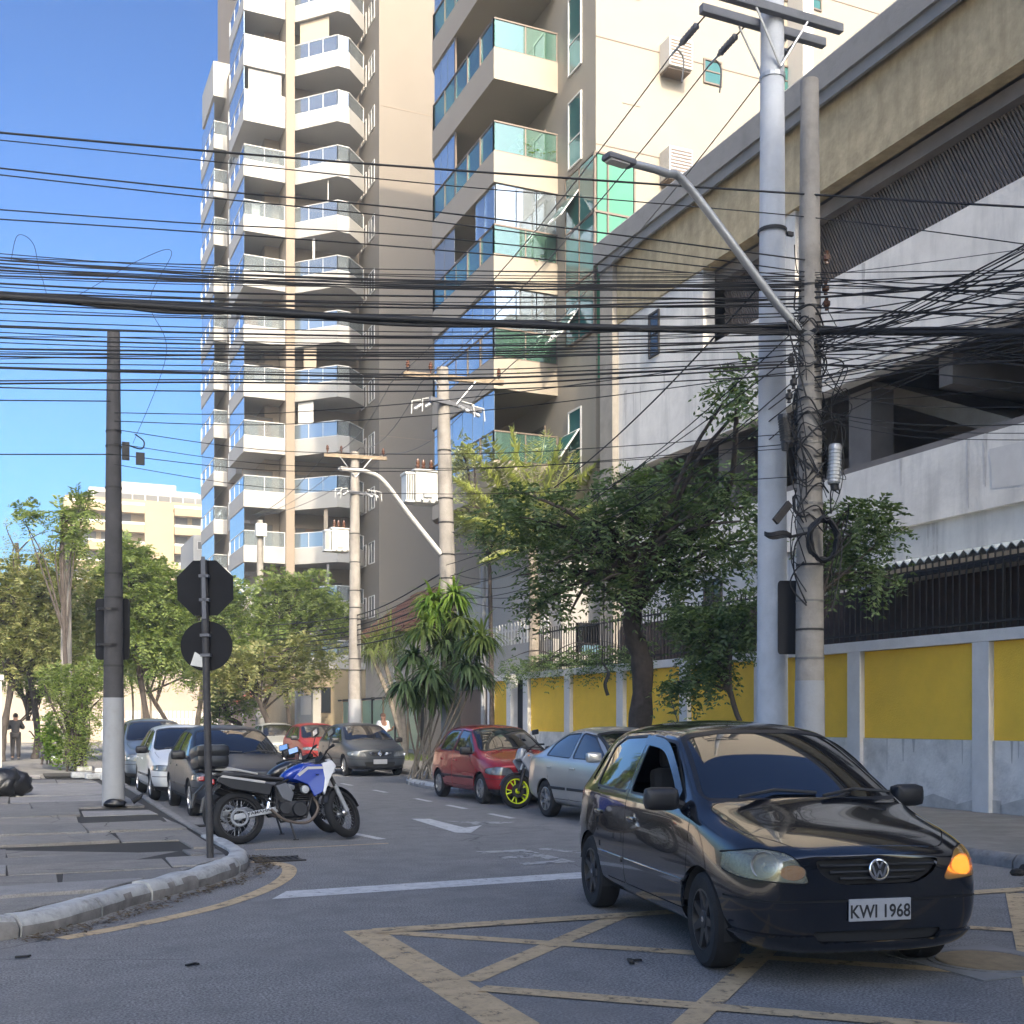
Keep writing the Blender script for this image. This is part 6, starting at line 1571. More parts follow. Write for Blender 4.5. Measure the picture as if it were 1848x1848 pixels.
    MB().rbox((-1.02,0,.80),(.08,.14,.07),.02).build('tail_lamp', M['red_lens'], t)
    if case:
        mb = MB(); mb.rbox((-1.02,0,1.06),(.42,.42,.19),.07); mb.rbox((-1.02,0,1.18),(.44,.44,.17),.08); mb.build('top_case', mat('case_black', (.012,.013,.015), .3), t, smooth=50)
        MB().rbox((-1.02,0,.95),(.34,.22,.03),.01).build('case_rack', M['iron'], t)
    # steering assembly turns about the head
    hd = bpy.data.objects.new('steering', None)
    hx, hz = .44, .95; ax_ = Vector((-.43,0,.90)).normalized()
    Q = Matrix.Translation((hx,0,hz)) @ Matrix.Rotation(steer,4,ax_) @ Matrix.Translation((-hx,0,-hz))
    def sb(mb, name, m, **k):
        mb.v = [tuple(Q @ Vector(p)) for p in mb.v]; return mb.build(name, m, t, **k)
    for s_ in (-1,1):
        sb(MB().tube([(.41,s_*.09,1.02),(.55,s_*.09,.68)],.026,10),'fork_tube',M['iron'] if not sport else M['galv'],smooth=50)
        sb(MB().tube([(.55,s_*.09,.70),(.70,s_*.09,r)],.03,10),'fork_leg',M['whitewash'] if not sport else M['iron'],smooth=50)
    for z, x in ((1.0,.42),(.86,.48)): sb(MB().cbox((x,0,z),(.07,.24,.03)),'fork_clamp',M['iron'])
    c = Q @ V(xf+.01,0,r); wf = mwheel(t, c, r, .11, 'front_wheel'); wf.rotation_euler = (Q.to_3x3()).to_euler()
    mb = MB()
    for k in range(9):
        a0, a1 = R(20+k*16), R(20+(k+1)*16); rr_ = r+.03 if sport else r+.05
        for (y0_, y1_, d_) in ((-.06,-.02,-.02),(-.02,.02,0),(.02,.06,-.02)):
            e0 = d_ if y0_ < -.03 else 0; e1 = d_ if y1_ > .03 else 0
            mb.quad((xf+.01+math.cos(a0)*(rr_+e0),y0_,r+math.sin(a0)*(rr_+e0)),(xf+.01+math.cos(a1)*(rr_+e0),y0_,r+math.sin(a1)*(rr_+e0)),(xf+.01+math.cos(a1)*(rr_+e1),y1_,r+math.sin(a1)*(rr_+e1)),(xf+.01+math.cos(a0)*(rr_+e1),y1_,r+math.sin(a0)*(rr_+e1)))
    sb(mb,'front_mudguard',M['black_plastic'],fix=False)
    sb(MB().tube(smooth_line([V(.28,-.40,1.10),V(.36,-.25,1.12),V(.42,-.06,1.05),V(.42,.06,1.05),V(.36,.25,1.12),V(.28,.40,1.10)],5),.012,8),'handlebar',M['iron'],smooth=60)
    for s_ in (-1,1):
        sb(MB().tube([(.28,s_*.40,1.10),(.33,s_*.29,1.115)],.018,8),'grip',M['rubber'])
        sb(MB().tube([(.34,s_*.27,1.12),(.40,s_*.30,1.28)],.006,5),'mirror_stem',M['iron'])
        RMm = Matrix.Rotation(R(20)*s_,3,'Z')
        m_ = sb(MB().rbox((.40,s_*.33,1.33),(.035,.15,.09),.02,RMm),'mirror',M['black_plastic'],smooth=50)
        mb = MB(); mb.cbox(V(.40,s_*.33,1.33)+RMm @ V(-.0195,0,0),(.003,.125,.07),RMm); mb.v = [tuple(Q @ Vector(p)) for p in mb.v]; mb.build('mirror_glass', M['chrome'], m_)
        sb(MB().tube([(.48,s_*.1,.93),(.5,s_*.2,.93)],.018,6),'indicator',M['amber'])
    sb(MB().rbox((.56,0,.97),(.14,.2,.22),.05,Matrix.Rotation(R(-18),3,'Y')),'headlamp_cowl',body,smooth=50)
    sb(MB().rbox((.625,0,.95),(.03,.15,.13),.012,Matrix.Rotation(R(-18),3,'Y')),'headlight',M['lamp_lens'])
    sb(MB().rbox((.50,0,1.09),(.09,.14,.07),.02),'instrument',M['black_plastic'])
    sb(MB().tube(smooth_line([V(.36,.2,1.11),V(.55,.15,1.0),V(.57,.12,.7),V(.68,.1,.4)],5),.006,5),'brake_hose',M['rubber'])
    sb(MB().tube(smooth_line([V(.36,-.2,1.11),V(.58,-.12,1.02),V(.5,-.05,.85),V(.2,-.08,.8)],5),.006,5),'brake_hose',M['rubber'])
    return t
blue = paint('blue_tank', (.004,.035,.30), .1, .25); wht = paint('white_cowl', (.66,.66,.67), 0, .35); seatm = mat('seat_vinyl', (.05,.05,.055), .6)
blkb = paint('black_cowl', (.012,.012,.014), 0, .3)
moto('blue and white trail motorcycle with black top case beside the stop sign', (3.38,15.02,0), R(5), wht, blue, seatm, lean=R(-9), steer=R(37), r=.335, text='YAMAHA')
moto('black motorcycle mostly hidden behind the blue and white trail motorcycle', (3.38,15.85,0), R(4), blkb, blkb, seatm, lean=R(-8), steer=R(30), r=.32, case=False)
M['lime'] = mat('lime_rim', (.62,.72,.02), .4)
moto('grey and black motorcycle with lime yellow wheel between red hatchback and silver saloon', (9.05,19.1,0), R(184), paint('grey_blue_cowl', (.22,.24,.28), 0, .35), blkb, seatm, lean=R(7), steer=R(-4), rimm='lime', r=.31, case=False, sport=True, cast=5)
# ---------------------------------------------------------------- people
def person(label, loc, rotz, H, top, leg, hair, pose=0, top_long=True, shorts=False):
    """one skinned body with clothes as children"""
    k = H/1.72; t = thing('person', label, 'person', loc, rotz)
    J = dict(pel=(0,0,.95),wa=(0,0,1.08),ch=(0,.01,1.32),nk=(0,.01,1.47),hd=(0,.03,1.56),hd2=(0,.03,1.66),
             la=(.17,0,1.40),le=(.24,-.02,1.12),lw=(.23,.08,.88),lh=(.23,.11,.80),ra=(-.17,0,1.40),re=(-.24,-.02,1.12),rw=(-.23,.08,.88),rh=(-.23,.11,.80),
             lp=(.09,0,.92),lk=(.10,.03,.50),lf=(.10,-.02,.09),lt=(.11,.14,.04),rp=(-.09,0,.92),rk=(-.10,.06,.51),rf=(-.10,-.09,.11),rt=(-.11,.07,.04))
    if pose == 1: J.update(le=(.27,.08,1.16),lw=(.14,.26,1.22),lh=(.10,.28,1.27),re=(-.28,.06,1.15),rw=(-.15,.25,1.2),rh=(-.11,.28,1.25))
    if pose == 2: J.update(rw=(-.22,.22,1.18),rh=(-.20,.28,1.24))
    rad = dict(pel=.13,wa=.115,ch=.135,nk=.055,hd=.085,hd2=.07,la=.06,le=.042,lw=.03,lh=.034,ra=.06,re=.042,rw=.03,rh=.034,lp=.095,lk=.06,lf=.045,lt=.035,rp=.095,rk=.06,rf=.045,rt=.035)
    E_ = ['pel wa','wa ch','ch nk','nk hd','hd hd2','ch la','la le','le lw','lw lh','ch ra','ra re','re rw','rw rh','pel lp','lp lk','lk lf','lf lt','pel rp','rp rk','rk rf','rf rt']
    def skin(keys, name, m, parent, gr=0.0, sub=2, extra=None):
        ed = [e.split() for e in E_ if all(q in keys for q in e.split())]
        used = [q for q in J if any(q in e for e in ed)]
        idx = {q: i for i, q in enumerate(used)}
        vs = [Vector(J[q])*k for q in used]; es = [(idx[a], idx[b]) for a, b in ed]; rs = [(rad[q]+gr)*k for q in used]
        if name == 'body':
            for s_, w_, h_ in ((1,'lw','lh'),(-1,'rw','rh')):
                b0 = Vector(J[h_])*k; d_ = (Vector(J[h_])-Vector(J[w_])).normalized(); sd_ = d_.cross(V(0,1,.2)).normalized()
                for q in range(5):
                    f0 = len(vs); off = (q-1.5)*.019 if q < 4 else -.045*1
                    L_ = (.075,.085,.08,.06,.05)[q]*k
                    vs += [b0+sd_*off*k+d_*.015, b0+sd_*off*1.15*k+d_*L_*.55, b0+sd_*off*1.1*k+d_*L_+V(0,.012,0)]; rs += [.0095*k,.0085*k,.007*k]
                    es += [(idx[h_],f0),(f0,f0+1),(f0+1,f0+2)]
        me = bpy.data.meshes.new(name); me.from_pydata(vs, es, [])
        o = bpy.data.objects.new(name, me); C.objects.link(o)
        md = o.modifiers.new('sk','SKIN'); md.use_smooth_shade = True
        for i, r_ in enumerate(rs): me.skin_vertices[0].data[i].radius = (r_, r_*.85 if used and i < len(used) and used[i] in ('pel','wa','ch') else r_)
        me.skin_vertices[0].data[0].use_root = True
        ss_ = o.modifiers.new('su','SUBSURF'); ss_.levels = ss_.render_levels = sub
        bpy.context.view_layer.update(); me2 = bpy.data.meshes.new_from_object(o.evaluated_get(bpy.context.evaluated_depsgraph_get())); bpy.data.objects.remove(o)
        me2.materials.clear(); me2.materials.append(m); me2.name = name
        return link(name, me2, parent)
    bd = skin(set(J), 'body', M['skin'], t)
    skin({'pel','wa','ch','la','le','ra','re'}|({'lw','rw'} if top_long else set()), 'shirt', top, t, .028)
    skin({'pel','lp','lk','rp','rk'}|(set() if shorts else {'lf','rf'}), 'trousers', leg, t, .024)
    skin({'lf','lt','rf','rt'}, 'shoes', M['rubber'], t, .012) if False else None
    for a, b_ in (('lf','lt'),('rf','rt')): MB().rbox((Vector(J[a])+Vector(J[b_]))/2*k,(.1*k,.27*k,.09*k),.035).build('shoe', M['black_plastic'], t, smooth=50)
    h_ = Vector(J['hd'])*k
    MB().ball(h_+V(0,-.022,.075)*k,(.088*k,.098*k,.085*k),16).build('hair', hair, t, smooth=80)
    for s_ in (-1,1):
        MB().ball(h_+V(s_*.032,.078,.035)*k,.012*k,8).build('eye', M['black_plastic'], bd); MB().ball(h_+V(s_*.086,0,.02)*k,(.012*k,.025*k,.03*k),8).build('ear', M['skin'], bd)
    MB().ball(h_+V(0,.092,.008)*k,(.014*k,.022*k,.024*k),8).build('nose', M['skin'], bd); MB().ball(h_+V(0,.08,-.035)*k,(.026*k,.01*k,.008*k),8).build('mouth', M['red_lens'], bd)
    return t
hair_d = mat('dark_hair', (.012,.009,.008), .7)
g_ = onX(30,1340,.05); 
person('person in dark clothes walking away along the left pavement', (.24,46.0,.135), R(-4), 1.72, mat('dark_jacket', (.02,.02,.024), .85), mat('dark_trousers', (.02,.018,.02), .9), hair_d, pose=1)
a = onY(686,1300,36.5)
person('person in white shirt standing behind the dark grey hatchback', (a.x, 36.2, .13), R(200), 1.70, mat('white_shirt', (.68,.66,.64), .85), mat('blue_jeans', (.03,.045,.09), .9), mat('brown_hair', (.10,.05,.03), .7), pose=2, top_long=False)
# ---------------------------------------------------------------- rubbish, skip, litter, manhole
def lump(name, label, cat, c, sz, m, seed, parts=5):
    q = random.Random(seed); t = thing(name, label, cat, c)
    for k in range(parts):
        bm = bmesh.new(); bmesh.ops.create_icosphere(bm, subdivisions=3, radius=1)
        f = [(q.uniform(2,6), Vector((q.uniform(-1,1),q.uniform(-1,1),q.uniform(-1,1))), q.uniform(0,6)) for _ in range(7)]
        for v_ in bm.verts:
            d_ = 1+sum(.055*math.sin(a_*v_.co.dot(u)*2+p) for a_, u, p in f); v_.co *= d_
        o_ = Vector((q.uniform(-.5,.5)*sz[0], q.uniform(-.5,.5)*sz[1], 0)); s_ = q.uniform(.45,.75)
        bmesh.ops.scale(bm, vec=(sz[0]*s_, sz[1]*s_, sz[2]*s_), verts=bm.verts); bmesh.ops.translate(bm, vec=o_+V(0,0,sz[2]*s_*.82), verts=bm.verts)
        for v_ in bm.verts: v_.co.z = max(v_.co.z, 0.0)
        me = bpy.data.meshes.new('bag'); bm.to_mesh(me); bm.free(); me.materials.append(m); me.polygons.foreach_set('use_smooth',[True]*len(me.polygons)); link('bag', me, t)
    return t
bagm = mat('black_plastic_bag', (.012,.012,.013), .28, bump=.8, bs=9)
lump('rubbish_bags', 'heap of black rubbish bags on the pavement at left frame edge', 'rubbish bags', (-.12,24.4,.13), (.52,.4,.42), bagm, 4, 6)
t = lump('bin_bag', 'flat black plastic bag lying at the foot of white footed pole', 'plastic bag', V(1.72,20.35,.14), (.25,.14,.10), bagm, 8, 2)
MB().tube([(.18,-.02,.08),(.30,-.03,.16),(.36,-.02,.23)],[.05,.035,.008],7).build('knot', bagm, t)
k = gp(478,1345); sk = thing('yellow_skip', 'bright yellow rubbish skip glimpsed behind the parked cars', 'skip', (10.15,51.5,-.25))
ym = mat('skip_yellow', (.75,.42,.02), .5)
mb = MB(); mb.add([(-.75,-1,.35),(.75,-1,.35),(.75,1,.35),(-.75,1,.35),(-.95,-1.35,1.45),(.95,-1.35,1.45),(.95,1.35,1.45),(-.95,1.35,1.45)],[(0,1,2,3),(0,1,5,4),(1,2,6,5),(2,3,7,6),(3,0,4,7)]); mb.build('bin', ym, sk)
mb = MB(); [mb.box(*b_) for b_ in ((-1,-.9,-1.4,1.4,1.4,1.5),(.9,1,-1.4,1.4,1.4,1.5),(-.9,.9,-1.4,-1.3,1.4,1.5),(-.9,.9,1.3,1.4,1.4,1.5))]; mb.build('rim', ym, sk); MB().box(-.7,.7,-.9,.9,0,.34).build('base', M['iron'], sk)
mh = thing('manhole_cover', 'round tan manhole cover in a concrete patch by the front wheel', 'manhole cover', (5.83,5.72,.003))
mh_m = mat('cover_tan', (.26,.195,.115), .8, var=.2, vs=9, bump=.4, bs=60)
MB().prism([(-.44,-.42),(.46,-.44),(.47,.44),(-.43,.45)],2,0,.006).build('surround', M['pave_light'], mh); MB().lathe([(0,.016),(.30,.016),(.31,.012),(.31,.0)],n=36).build('lid', mh_m, mh)
MB().lathe([(.325,.0),(.325,.013),(.36,.013),(.36,.0)],n=36).build('frame', M['kerb_raw'], mh)
for i, (x, y, s_, lb) in enumerate(((40,1730,.09,'scrap of black rubber on the asphalt at lower left'),(345,1744,.09,'thin dark scrap on asphalt between corner and yellow line'),(1138,1738,.13,'dark stick on the asphalt inside the yellow box'))):
    c = gp(x, y); t = thing('litter', lb, 'litter', (c.x, c.y, .006)); MB().rbox((0,0,.008),(s_,s_*.25,.014),.004,Matrix.Rotation(.6*i,3,'Z')).build('scrap', M['rubber'], t); MB().rbox((s_*.4,s_*.08,.008),(s_*.5,s_*.2,.012),.004,Matrix.Rotation(.9+i,3,'Z')).build('scrap', M['rubber'], t)
t = thing('rubble_pile', 'dark clump of rubbish and weeds in the gutter at right kerb', 'rubbish', (9.62,8.35,.0))
for k in range(16): MB().ball((rr.uniform(-.25,.3),rr.uniform(-.6,.6),.03),(rr.uniform(.05,.14),rr.uniform(.05,.14),rr.uniform(.03,.09)),7).build('clod', mat('dark_soil', (.02,.018,.016), .95, bump=.8, bs=40) if k == 0 else bpy.data.materials['dark_soil'], t)
t = thing('flat_litter', 'crushed black scrap in gutter before the graphite hatchback', 'litter', gp(355,1492)); MB().rbox((0,0,.015),(.28,.16,.03),.012).build('scrap', M['rubber'], t)
# ================================================================ vegetation
ng = np.random.default_rng(5)
def unit(a): return a/np.maximum(np.linalg.norm(a, axis=-1, keepdims=True), 1e-9)
def leaf_mesh(base, d, s, L, Wd, name, m, parent, fold=.15):
    """N diamond leaves: base point, direction, side vector, length, half width"""
    N = len(base); nrm = np.cross(d, s)
    v = np.empty((N,4,3)); mid = base+d*(L*.45)[:,None]+nrm*(L*fold)[:,None]*.3
    v[:,0] = base; v[:,1] = mid+s*Wd[:,None]; v[:,2] = base+d*L[:,None]-nrm*(L*fold)[:,None]; v[:,3] = mid-s*Wd[:,None]
    me = bpy.data.meshes.new(name); me.vertices.add(N*4); me.vertices.foreach_set('co', v.reshape(-1))
    me.loops.add(N*4); me.loops.foreach_set('vertex_index', np.arange(N*4)); me.polygons.add(N)
    me.polygons.foreach_set('loop_start', np.arange(N)*4); me.update(calc_edges=True); me.materials.append(m)
    return link(name, me, parent)
def fronds(P, D_, L, npair, ll, lw, droop=.35, spread=1.05):
    """pinnate leaves: arrays of rachis origin, direction and length -> leaflet arrays"""
    N = len(P); D_ = unit(D_); up = np.tile(np.array([0,0,1.0]), (N,1)); S_ = unit(np.cross(D_, up+ng.normal(0,.3,(N,3)))); U = np.cross(S_, D_)
    out = []
    for k in range(npair):
        t = .18+.82*k/max(1,npair-1)
        o = P+D_*(L*t)[:,None]; o[:,2] -= droop*L*t*t
        dd = D_.copy(); dd[:,2] -= droop*2*t; dd = unit(dd)
        for sg_ in (-1,1):
            ld = unit(dd*(1.15-spread*.5)+S_*sg_*spread+ng.normal(0,.16,(N,3))-np.array([0,0,.25])); sc = (1-.45*abs(t-.45))*ng.uniform(.8,1.15,N)
            ls = unit(np.cross(ld, U+ng.normal(0,.25,(N,3)))); out.append((o, ld, ls, ll*sc, lw*sc))
    return [np.concatenate([q[i] for q in out]) for i in range(5)]
def ell(c, r, n, shell=.55):
    a = unit(ng.normal(0,1,(n,3))); k = ng.uniform(0,1,n)**shell
    return np.array(c)+a*k[:,None]*np.array(r), a
def tree(name, label, cat, base, trunk, blobs, m, bark='bark', ll=.12, lw=.022, fl=.42, npair=6, group=None, limb=.06, tr=.16, droop=.35, parts=None, dens=1.0, stems=None):
    t = thing(name, label, cat, base, group=group); B = Vector(base)
    tk = MB(); pts = smooth_line([Vector(p)-B for p in trunk], 6); n = len(pts)
    if tr: tk.tube(pts, [tr*(1-.5*i/n)*(1+.12*math.sin(i*2.1)) for i in range(n)], 10)
    top = pts[-1]
    for s_ in (stems or []):
        q = smooth_line([Vector(p)-B for p in s_[0]], 5); tk.tube(q, [s_[1]*(1-.55*i/len(q)) for i in range(len(q))], 7)
    acc = [[] for _ in range(5)]
    for (c, r, cnt) in blobs:
        cnt = int(cnt*dens); c = Vector(c)-B
        P, A = ell(c, r, cnt)
        # a few limbs reach into every clump
        for k in range(max(2, min(9, cnt//35))):
            e = Vector(P[k]); s0 = pts[rr.randint(int(n*.55), n-1)]; mid = s0.lerp(e,.55)+V(rr.uniform(-.15,.15),rr.uniform(-.15,.15),.15*(e-s0).length*.6)
            tk.tube(smooth_line([s0, mid, e],5), [limb*(1-.8*i/10) for i in range(11)], 5, caps=False)
        D_ = A*.9+ng.normal(0,.45,(cnt,3))+np.array([0,0,.15]); Lf = fl*ng.uniform(.7,1.25,cnt)
        q = fronds(P-unit(D_)*(Lf*.4)[:,None], D_, Lf, npair, ll, lw, droop)
        for i in range(5): acc[i].append(q[i])
    tk.build('trunk', M[bark], t, smooth=60)
    q = [np.concatenate(a) for a in acc]; leaf_mesh(*q, 'crown', M[m], t)
    return t
def blob(px, py, rx, ry, D, n, depth=None, dd=0):
    c = at(px, py, D+dd); k = D/2100; return (c, (rx*k, depth if depth else rx*k, ry*k), n)
# the street tree in front of the yellow wall
bs = V(11.6,20.6,.13)
tree('street_tree', 'dark leafy street tree with leaning trunk before the yellow wall', 'tree', bs, [bs, at(1160,1220,23.2), at(1140,1130,23.0), at(1152,1050,22.8), at(1120,1000,22.7)],
     [blob(945,935,100,70,22.5,190,.9), blob(1010,1010,90,80,22.5,190,1), blob(1095,930,110,85,22.3,260,1.2), blob(1120,1050,90,60,22.6,120,1), blob(1215,960,110,90,22.3,280,1.2), blob(1180,870,100,45,22.4,130,.9),
      blob(1310,880,70,70,21.8,120,.8), blob(1280,1000,80,60,22.0,110,.8), blob(1330,700,62,55,20.5,75,.6), blob(1225,1060,60,55,22.6,70,.8), blob(980,1085,55,45,22.4,60,.7), blob(1360,960,40,60,21.0,50,.5)],
     'leaf_dark', ll=.16, lw=.031, fl=.52, npair=5, dens=.95, tr=.24, limb=.07, droop=.5, stems=[([at(1120,1000,22.7), at(1040,960,22.5), at(960,940,22.4)],.08), ([at(1140,1050,22.8), at(1220,980,22.4), at(1310,900,21.9), at(1330,740,20.6)],.09), ([at(1130,1010,22.7), at(1140,930,22.5), at(1170,870,22.4)],.07)])
b2 = V(12.4,16.6,.13)
tree('street_tree', 'bushy lower branches of dark leaves crowding pale pole at wall height', 'tree', b2, [b2, at(1330,1290,20.6), at(1315,1180,20.6)],
     [blob(1290,1140,75,55,21,170,.7), blob(1270,1205,55,32,20.8,80,.5), blob(1340,1110,45,60,20.4,80,.5), blob(1225,1240,45,25,21,32,.4), blob(1240,1110,45,30,21,60,.5)],
     'leaf_dark', ll=.13, lw=.027, fl=.36, npair=5, dens=1.9, tr=.06, limb=.03, droop=.6)
b3 = at(1466,1301,17.6); b3.z = .13
tree('street_tree', 'sparse leafy branches reaching right from behind the grey pole', 'tree', b3, [b3, at(1466,1250,17.6), at(1468,1100,17.7), at(1490,1000,18.0)],
     [blob(1545,930,75,38,18,60,.6), blob(1600,960,40,50,18,28,.4), blob(1530,1010,70,48,18.2,85,.6), blob(1590,1040,50,22,18,22,.3), blob(1500,960,40,55,18.3,60,.5)],
     'leaf_dark', ll=.13, lw=.028, fl=.45, npair=6, dens=1.3, tr=.05, limb=.03, droop=.45)
tree('wall_creeper', 'dark creeper spilling along the wall top under the tree', 'climbing plant', V(14.3,27,2.9), [V(14.3,25,2.95),V(14.3,28,3.1),V(14.3,32,3.1)],
     [((14.0,24.5+k*1.3,3.15),(.35,.8,.45),95) for k in range(7)], 'leaf_dark', ll=.1, lw=.022, fl=.3, npair=4, tr=.03, limb=.02, droop=.7)
# left row and the trees beyond
def ltree(label, px, D, blobs, m, tr=.14, bark='bark', dens=1, **k):
    b_ = at(px, 1301, D); b_.z = .13; top = Vector(blobs[0][0])
    return tree('street_tree', label, 'tree', b_, [b_, b_+V(.1,.1,1.2), b_.lerp(top,.6), top], blobs, m, bark, tr=tr, dens=dens, group='trees along the street', **k)
kw = dict(ll=.2, lw=.048, fl=.55, npair=5, dens=1.75)
ltree('tall dry leaved tree at the left frame edge', 2, 41, [blob(45,1080,70,80,41,300), blob(110,1050,60,75,41,220), blob(20,1160,70,60,41,220), blob(100,1150,80,60,41,260), blob(-40,1080,60,110,41,200)], 'leaf_dry', **kw)
ltree('bare topped tree with thin twigs against the sky at far left', 62, 44, [blob(30,980,60,60,44,36), blob(70,960,50,45,44,22), blob(20,1010,60,50,44,60)], 'leaf_dry', ll=.10, lw=.02, fl=.6, npair=4, limb=.035)
ltree('tall tree with tufted feathery sprigs rising above the left crowns', 118, 37, [blob(112,925,26,24,37,30), blob(55,925,24,24,37,34), blob(150,915,28,28,37,34), blob(135,970,40,30,37,50), blob(150,900,20,18,37,12)], 'leaf_mid', ll=.2, lw=.034, fl=.8, npair=8, limb=.04, tr=.09)
ltree('broad green tree directly behind the white footed pole', 262, 43, [blob(235,1040,70,55,43,300), blob(285,1075,60,70,43,280), blob(190,1090,60,70,43,240), blob(250,1150,85,60,43,320), blob(225,1000,45,35,43,110), blob(310,1150,50,60,43,170)], 'leaf_mid', **kw)
ltree('green tree between the stop sign and the slim far pole', 352, 50, [blob(380,1120,55,60,50,240), blob(420,1090,50,50,50,190), blob(350,1180,60,45,50,190), blob(430,1180,60,50,50,220), blob(330,1080,40,40,50,110)], 'leaf_mid', bark='bark_pale', **kw)
ltree('sunlit bushy tree before the tower base', 520, 55, [blob(500,1070,45,45,55,220), blob(560,1075,55,50,55,260), blob(520,1140,75,50,55,300), blob(600,1110,45,45,55,190), blob(480,1130,45,45,55,170)], 'leaf_mid', **kw)
ltree('tangled half bare tree hung with cables in the street middle', 482, 48, [blob(460,1200,70,45,48,190), blob(560,1185,70,45,48,170), blob(520,1225,60,30,48,80), blob(400,1210,50,45,48,140)], 'leaf_dry', tr=.16, limb=.05, **kw)
ltree('leaning dark trunked tree near the yellow skip', 428, 53, [blob(400,1250,45,30,53,90), blob(440,1265,35,25,53,60), blob(390,1290,30,20,53,40)], 'leaf_bright', tr=.17, **kw)
for px, D, h_ in ((255,56,1215),(270,58,1230),(238,60,1210),(368,58,1230)):
    b_ = at(px,1301,D); b_.z = .13
    tree('young_tree', 'thin young tree with pale stem before the far sunlit wall', 'tree', b_, [b_, at(px+2,1270,D), at(px-3,h_,D)], [blob(px,h_+5,30,22,D,46)], 'leaf_bright', 'bark_pale', tr=.07, limb=.03, ll=.16, lw=.03, fl=.5, npair=4, group='young trees at the street end')
ltree('leafy tree filling the gap low behind the stop sign post', 300, 58, [blob(250,1180,70,55,58,170), blob(310,1120,70,70,58,220), blob(360,1200,70,45,58,150), blob(200,1160,60,60,58,150)], 'leaf_bright', **kw)
ltree('shady tree closing the left pavement beyond the hedge', 150, 54, [blob(150,1130,70,80,54,240), blob(80,1180,80,60,54,220), blob(200,1200,50,50,54,140), blob(20,1120,60,70,54,180)], 'leaf_mid', **kw)
# shrubs by the pavement
def shrub(label, base, blobs, m, n=9, **k):
    t = tree('shrub', label, 'shrub', base, [base, base+V(0,0,.6)], blobs, m, 'bark', tr=.03, stems=[([base+V(rr.uniform(-.3,.3),rr.uniform(-.2,.2),0), base+V(rr.uniform(-.6,.6),rr.uniform(-.3,.3),1.0), Vector(blobs[0][0])+V(rr.uniform(-.6,.6),rr.uniform(-.4,.4),rr.uniform(-.2,.6))],.03) for _ in range(n)], **k); return t
b_ = gp(135,1392,.13); D0 = 33.0
shrub('tall green shrub in the stone edged bed by the left kerb', b_, [blob(140,1265,52,75,D0,520,.7), blob(105,1230,40,40,D0,180,.6), blob(165,1220,30,45,D0,150,.5), blob(140,1345,40,35,D0,150,.5)], 'leaf_mid', ll=.1, lw=.024, fl=.3, npair=4)
shrub('bright lit low bush at the left side of the tall shrub', gp(85,1380,.13), [blob(88,1325,20,38,34,150,.5), blob(105,1350,16,25,34,60,.4)], 'leaf_bright', n=4, ll=.13, lw=.045, fl=.28, npair=3)
shrub('dark hedge mass behind the person on the left pavement', at(50,1301,46)*1, [blob(60,1215,90,45,46,420,1.0), blob(20,1190,60,50,46,240,1.0), blob(120,1230,60,50,46,260,1.0)], 'leaf_mid', ll=.14, lw=.035, fl=.4, npair=4)
# white stones round the bed
bed = thing('planting_bed', 'planting bed edged with rough white stones beside the kerb', 'planting bed', (1.55,32.5,.135))
for k, (x, y, s_) in enumerate(((100,1368,.34),(124,1384,.42),(152,1388,.42),(185,1392,.4),(147,1400,.5),(172,1402,.5),(196,1404,.4))):
    c = gp(x, y+4, .13)-bed.location; mb = MB(); mb.rbox((c.x,c.y,.07),(s_,.16,.15),.04,Matrix.Rotation(rr.uniform(-.3,.3),3,'Z')); mb.build('edging_stone', M['kerb'], bed)
MB().box(-.7,.75,-.9,1.2,0,.03).build('soil', M['joint'], bed)
# strappy leaved plant at the transformer pole
def blades(t, c, n, L, w_, name, m, droop=1.0, seg=4, upb=.5):
    vs = []; fs = []
    for k in range(n):
        a = rr.uniform(0,6.283); el_ = rr.gauss(upb,.4); d_ = V(math.cos(a)*math.cos(el_), math.sin(a)*math.cos(el_), math.sin(el_)); s_ = V(-math.sin(a),math.cos(a),0); l_ = L*rr.uniform(.65,1.2); b0 = len(vs); p = Vector(c)
        for i in range(seg+1):
            u = i/seg; ww = w_*(.5+1.2*u if u < .4 else 1.0*(1-u)/.6+.04)
            vs += [p+s_*ww, p-s_*ww]; d_ = (d_-V(0,0,droop*.32)).normalized(); p = p+d_*l_/seg
        for i in range(seg): fs.append((b0+2*i,b0+2*i+1,b0+2*i+3,b0+2*i+2))
    mb = MB(); mb.add(vs, fs); return mb.build(name, m, t, fix=False)
bd_ = V(9.3,27.3,.13); dr = thing('dragon_tree', 'many stemmed strappy leaved plant growing round the transformer pole', 'plant', bd_)
heads = [(790,1110),(765,1135),(830,1120),(850,1160),(805,1160),(745,1185),(775,1215),(840,1200),(755,1255),(730,1235),(790,1245),(860,1215),(820,1075),(780,1085),(870,1150)]
for k, (x, y) in enumerate(heads):
    dpt = 28.1+rr.uniform(-.5,.6); c = at(x, y, dpt)-bd_
    MB().tube(smooth_line([V(rr.uniform(-.35,.35),rr.uniform(-.35,.35),0), V(c.x*.6,c.y*.6,c.z*.5), c],5),.022,6).build('stem', M['bark_pale'], dr)
    blades(dr, c, 120, .8, .042, 'leaf_rosette', M['leaf_bright'] if y < 1120 else M['leaf_dark'] if y > 1150 else M['leaf_mid'], 1.35)  # sunlight put into the colour: top heads paler, lower ones darker
bp = V(15.2,46.2,.13); py_ = thing('ponytail_palm', 'sunlit fountain leaved palm behind the green fence', 'palm', bp)
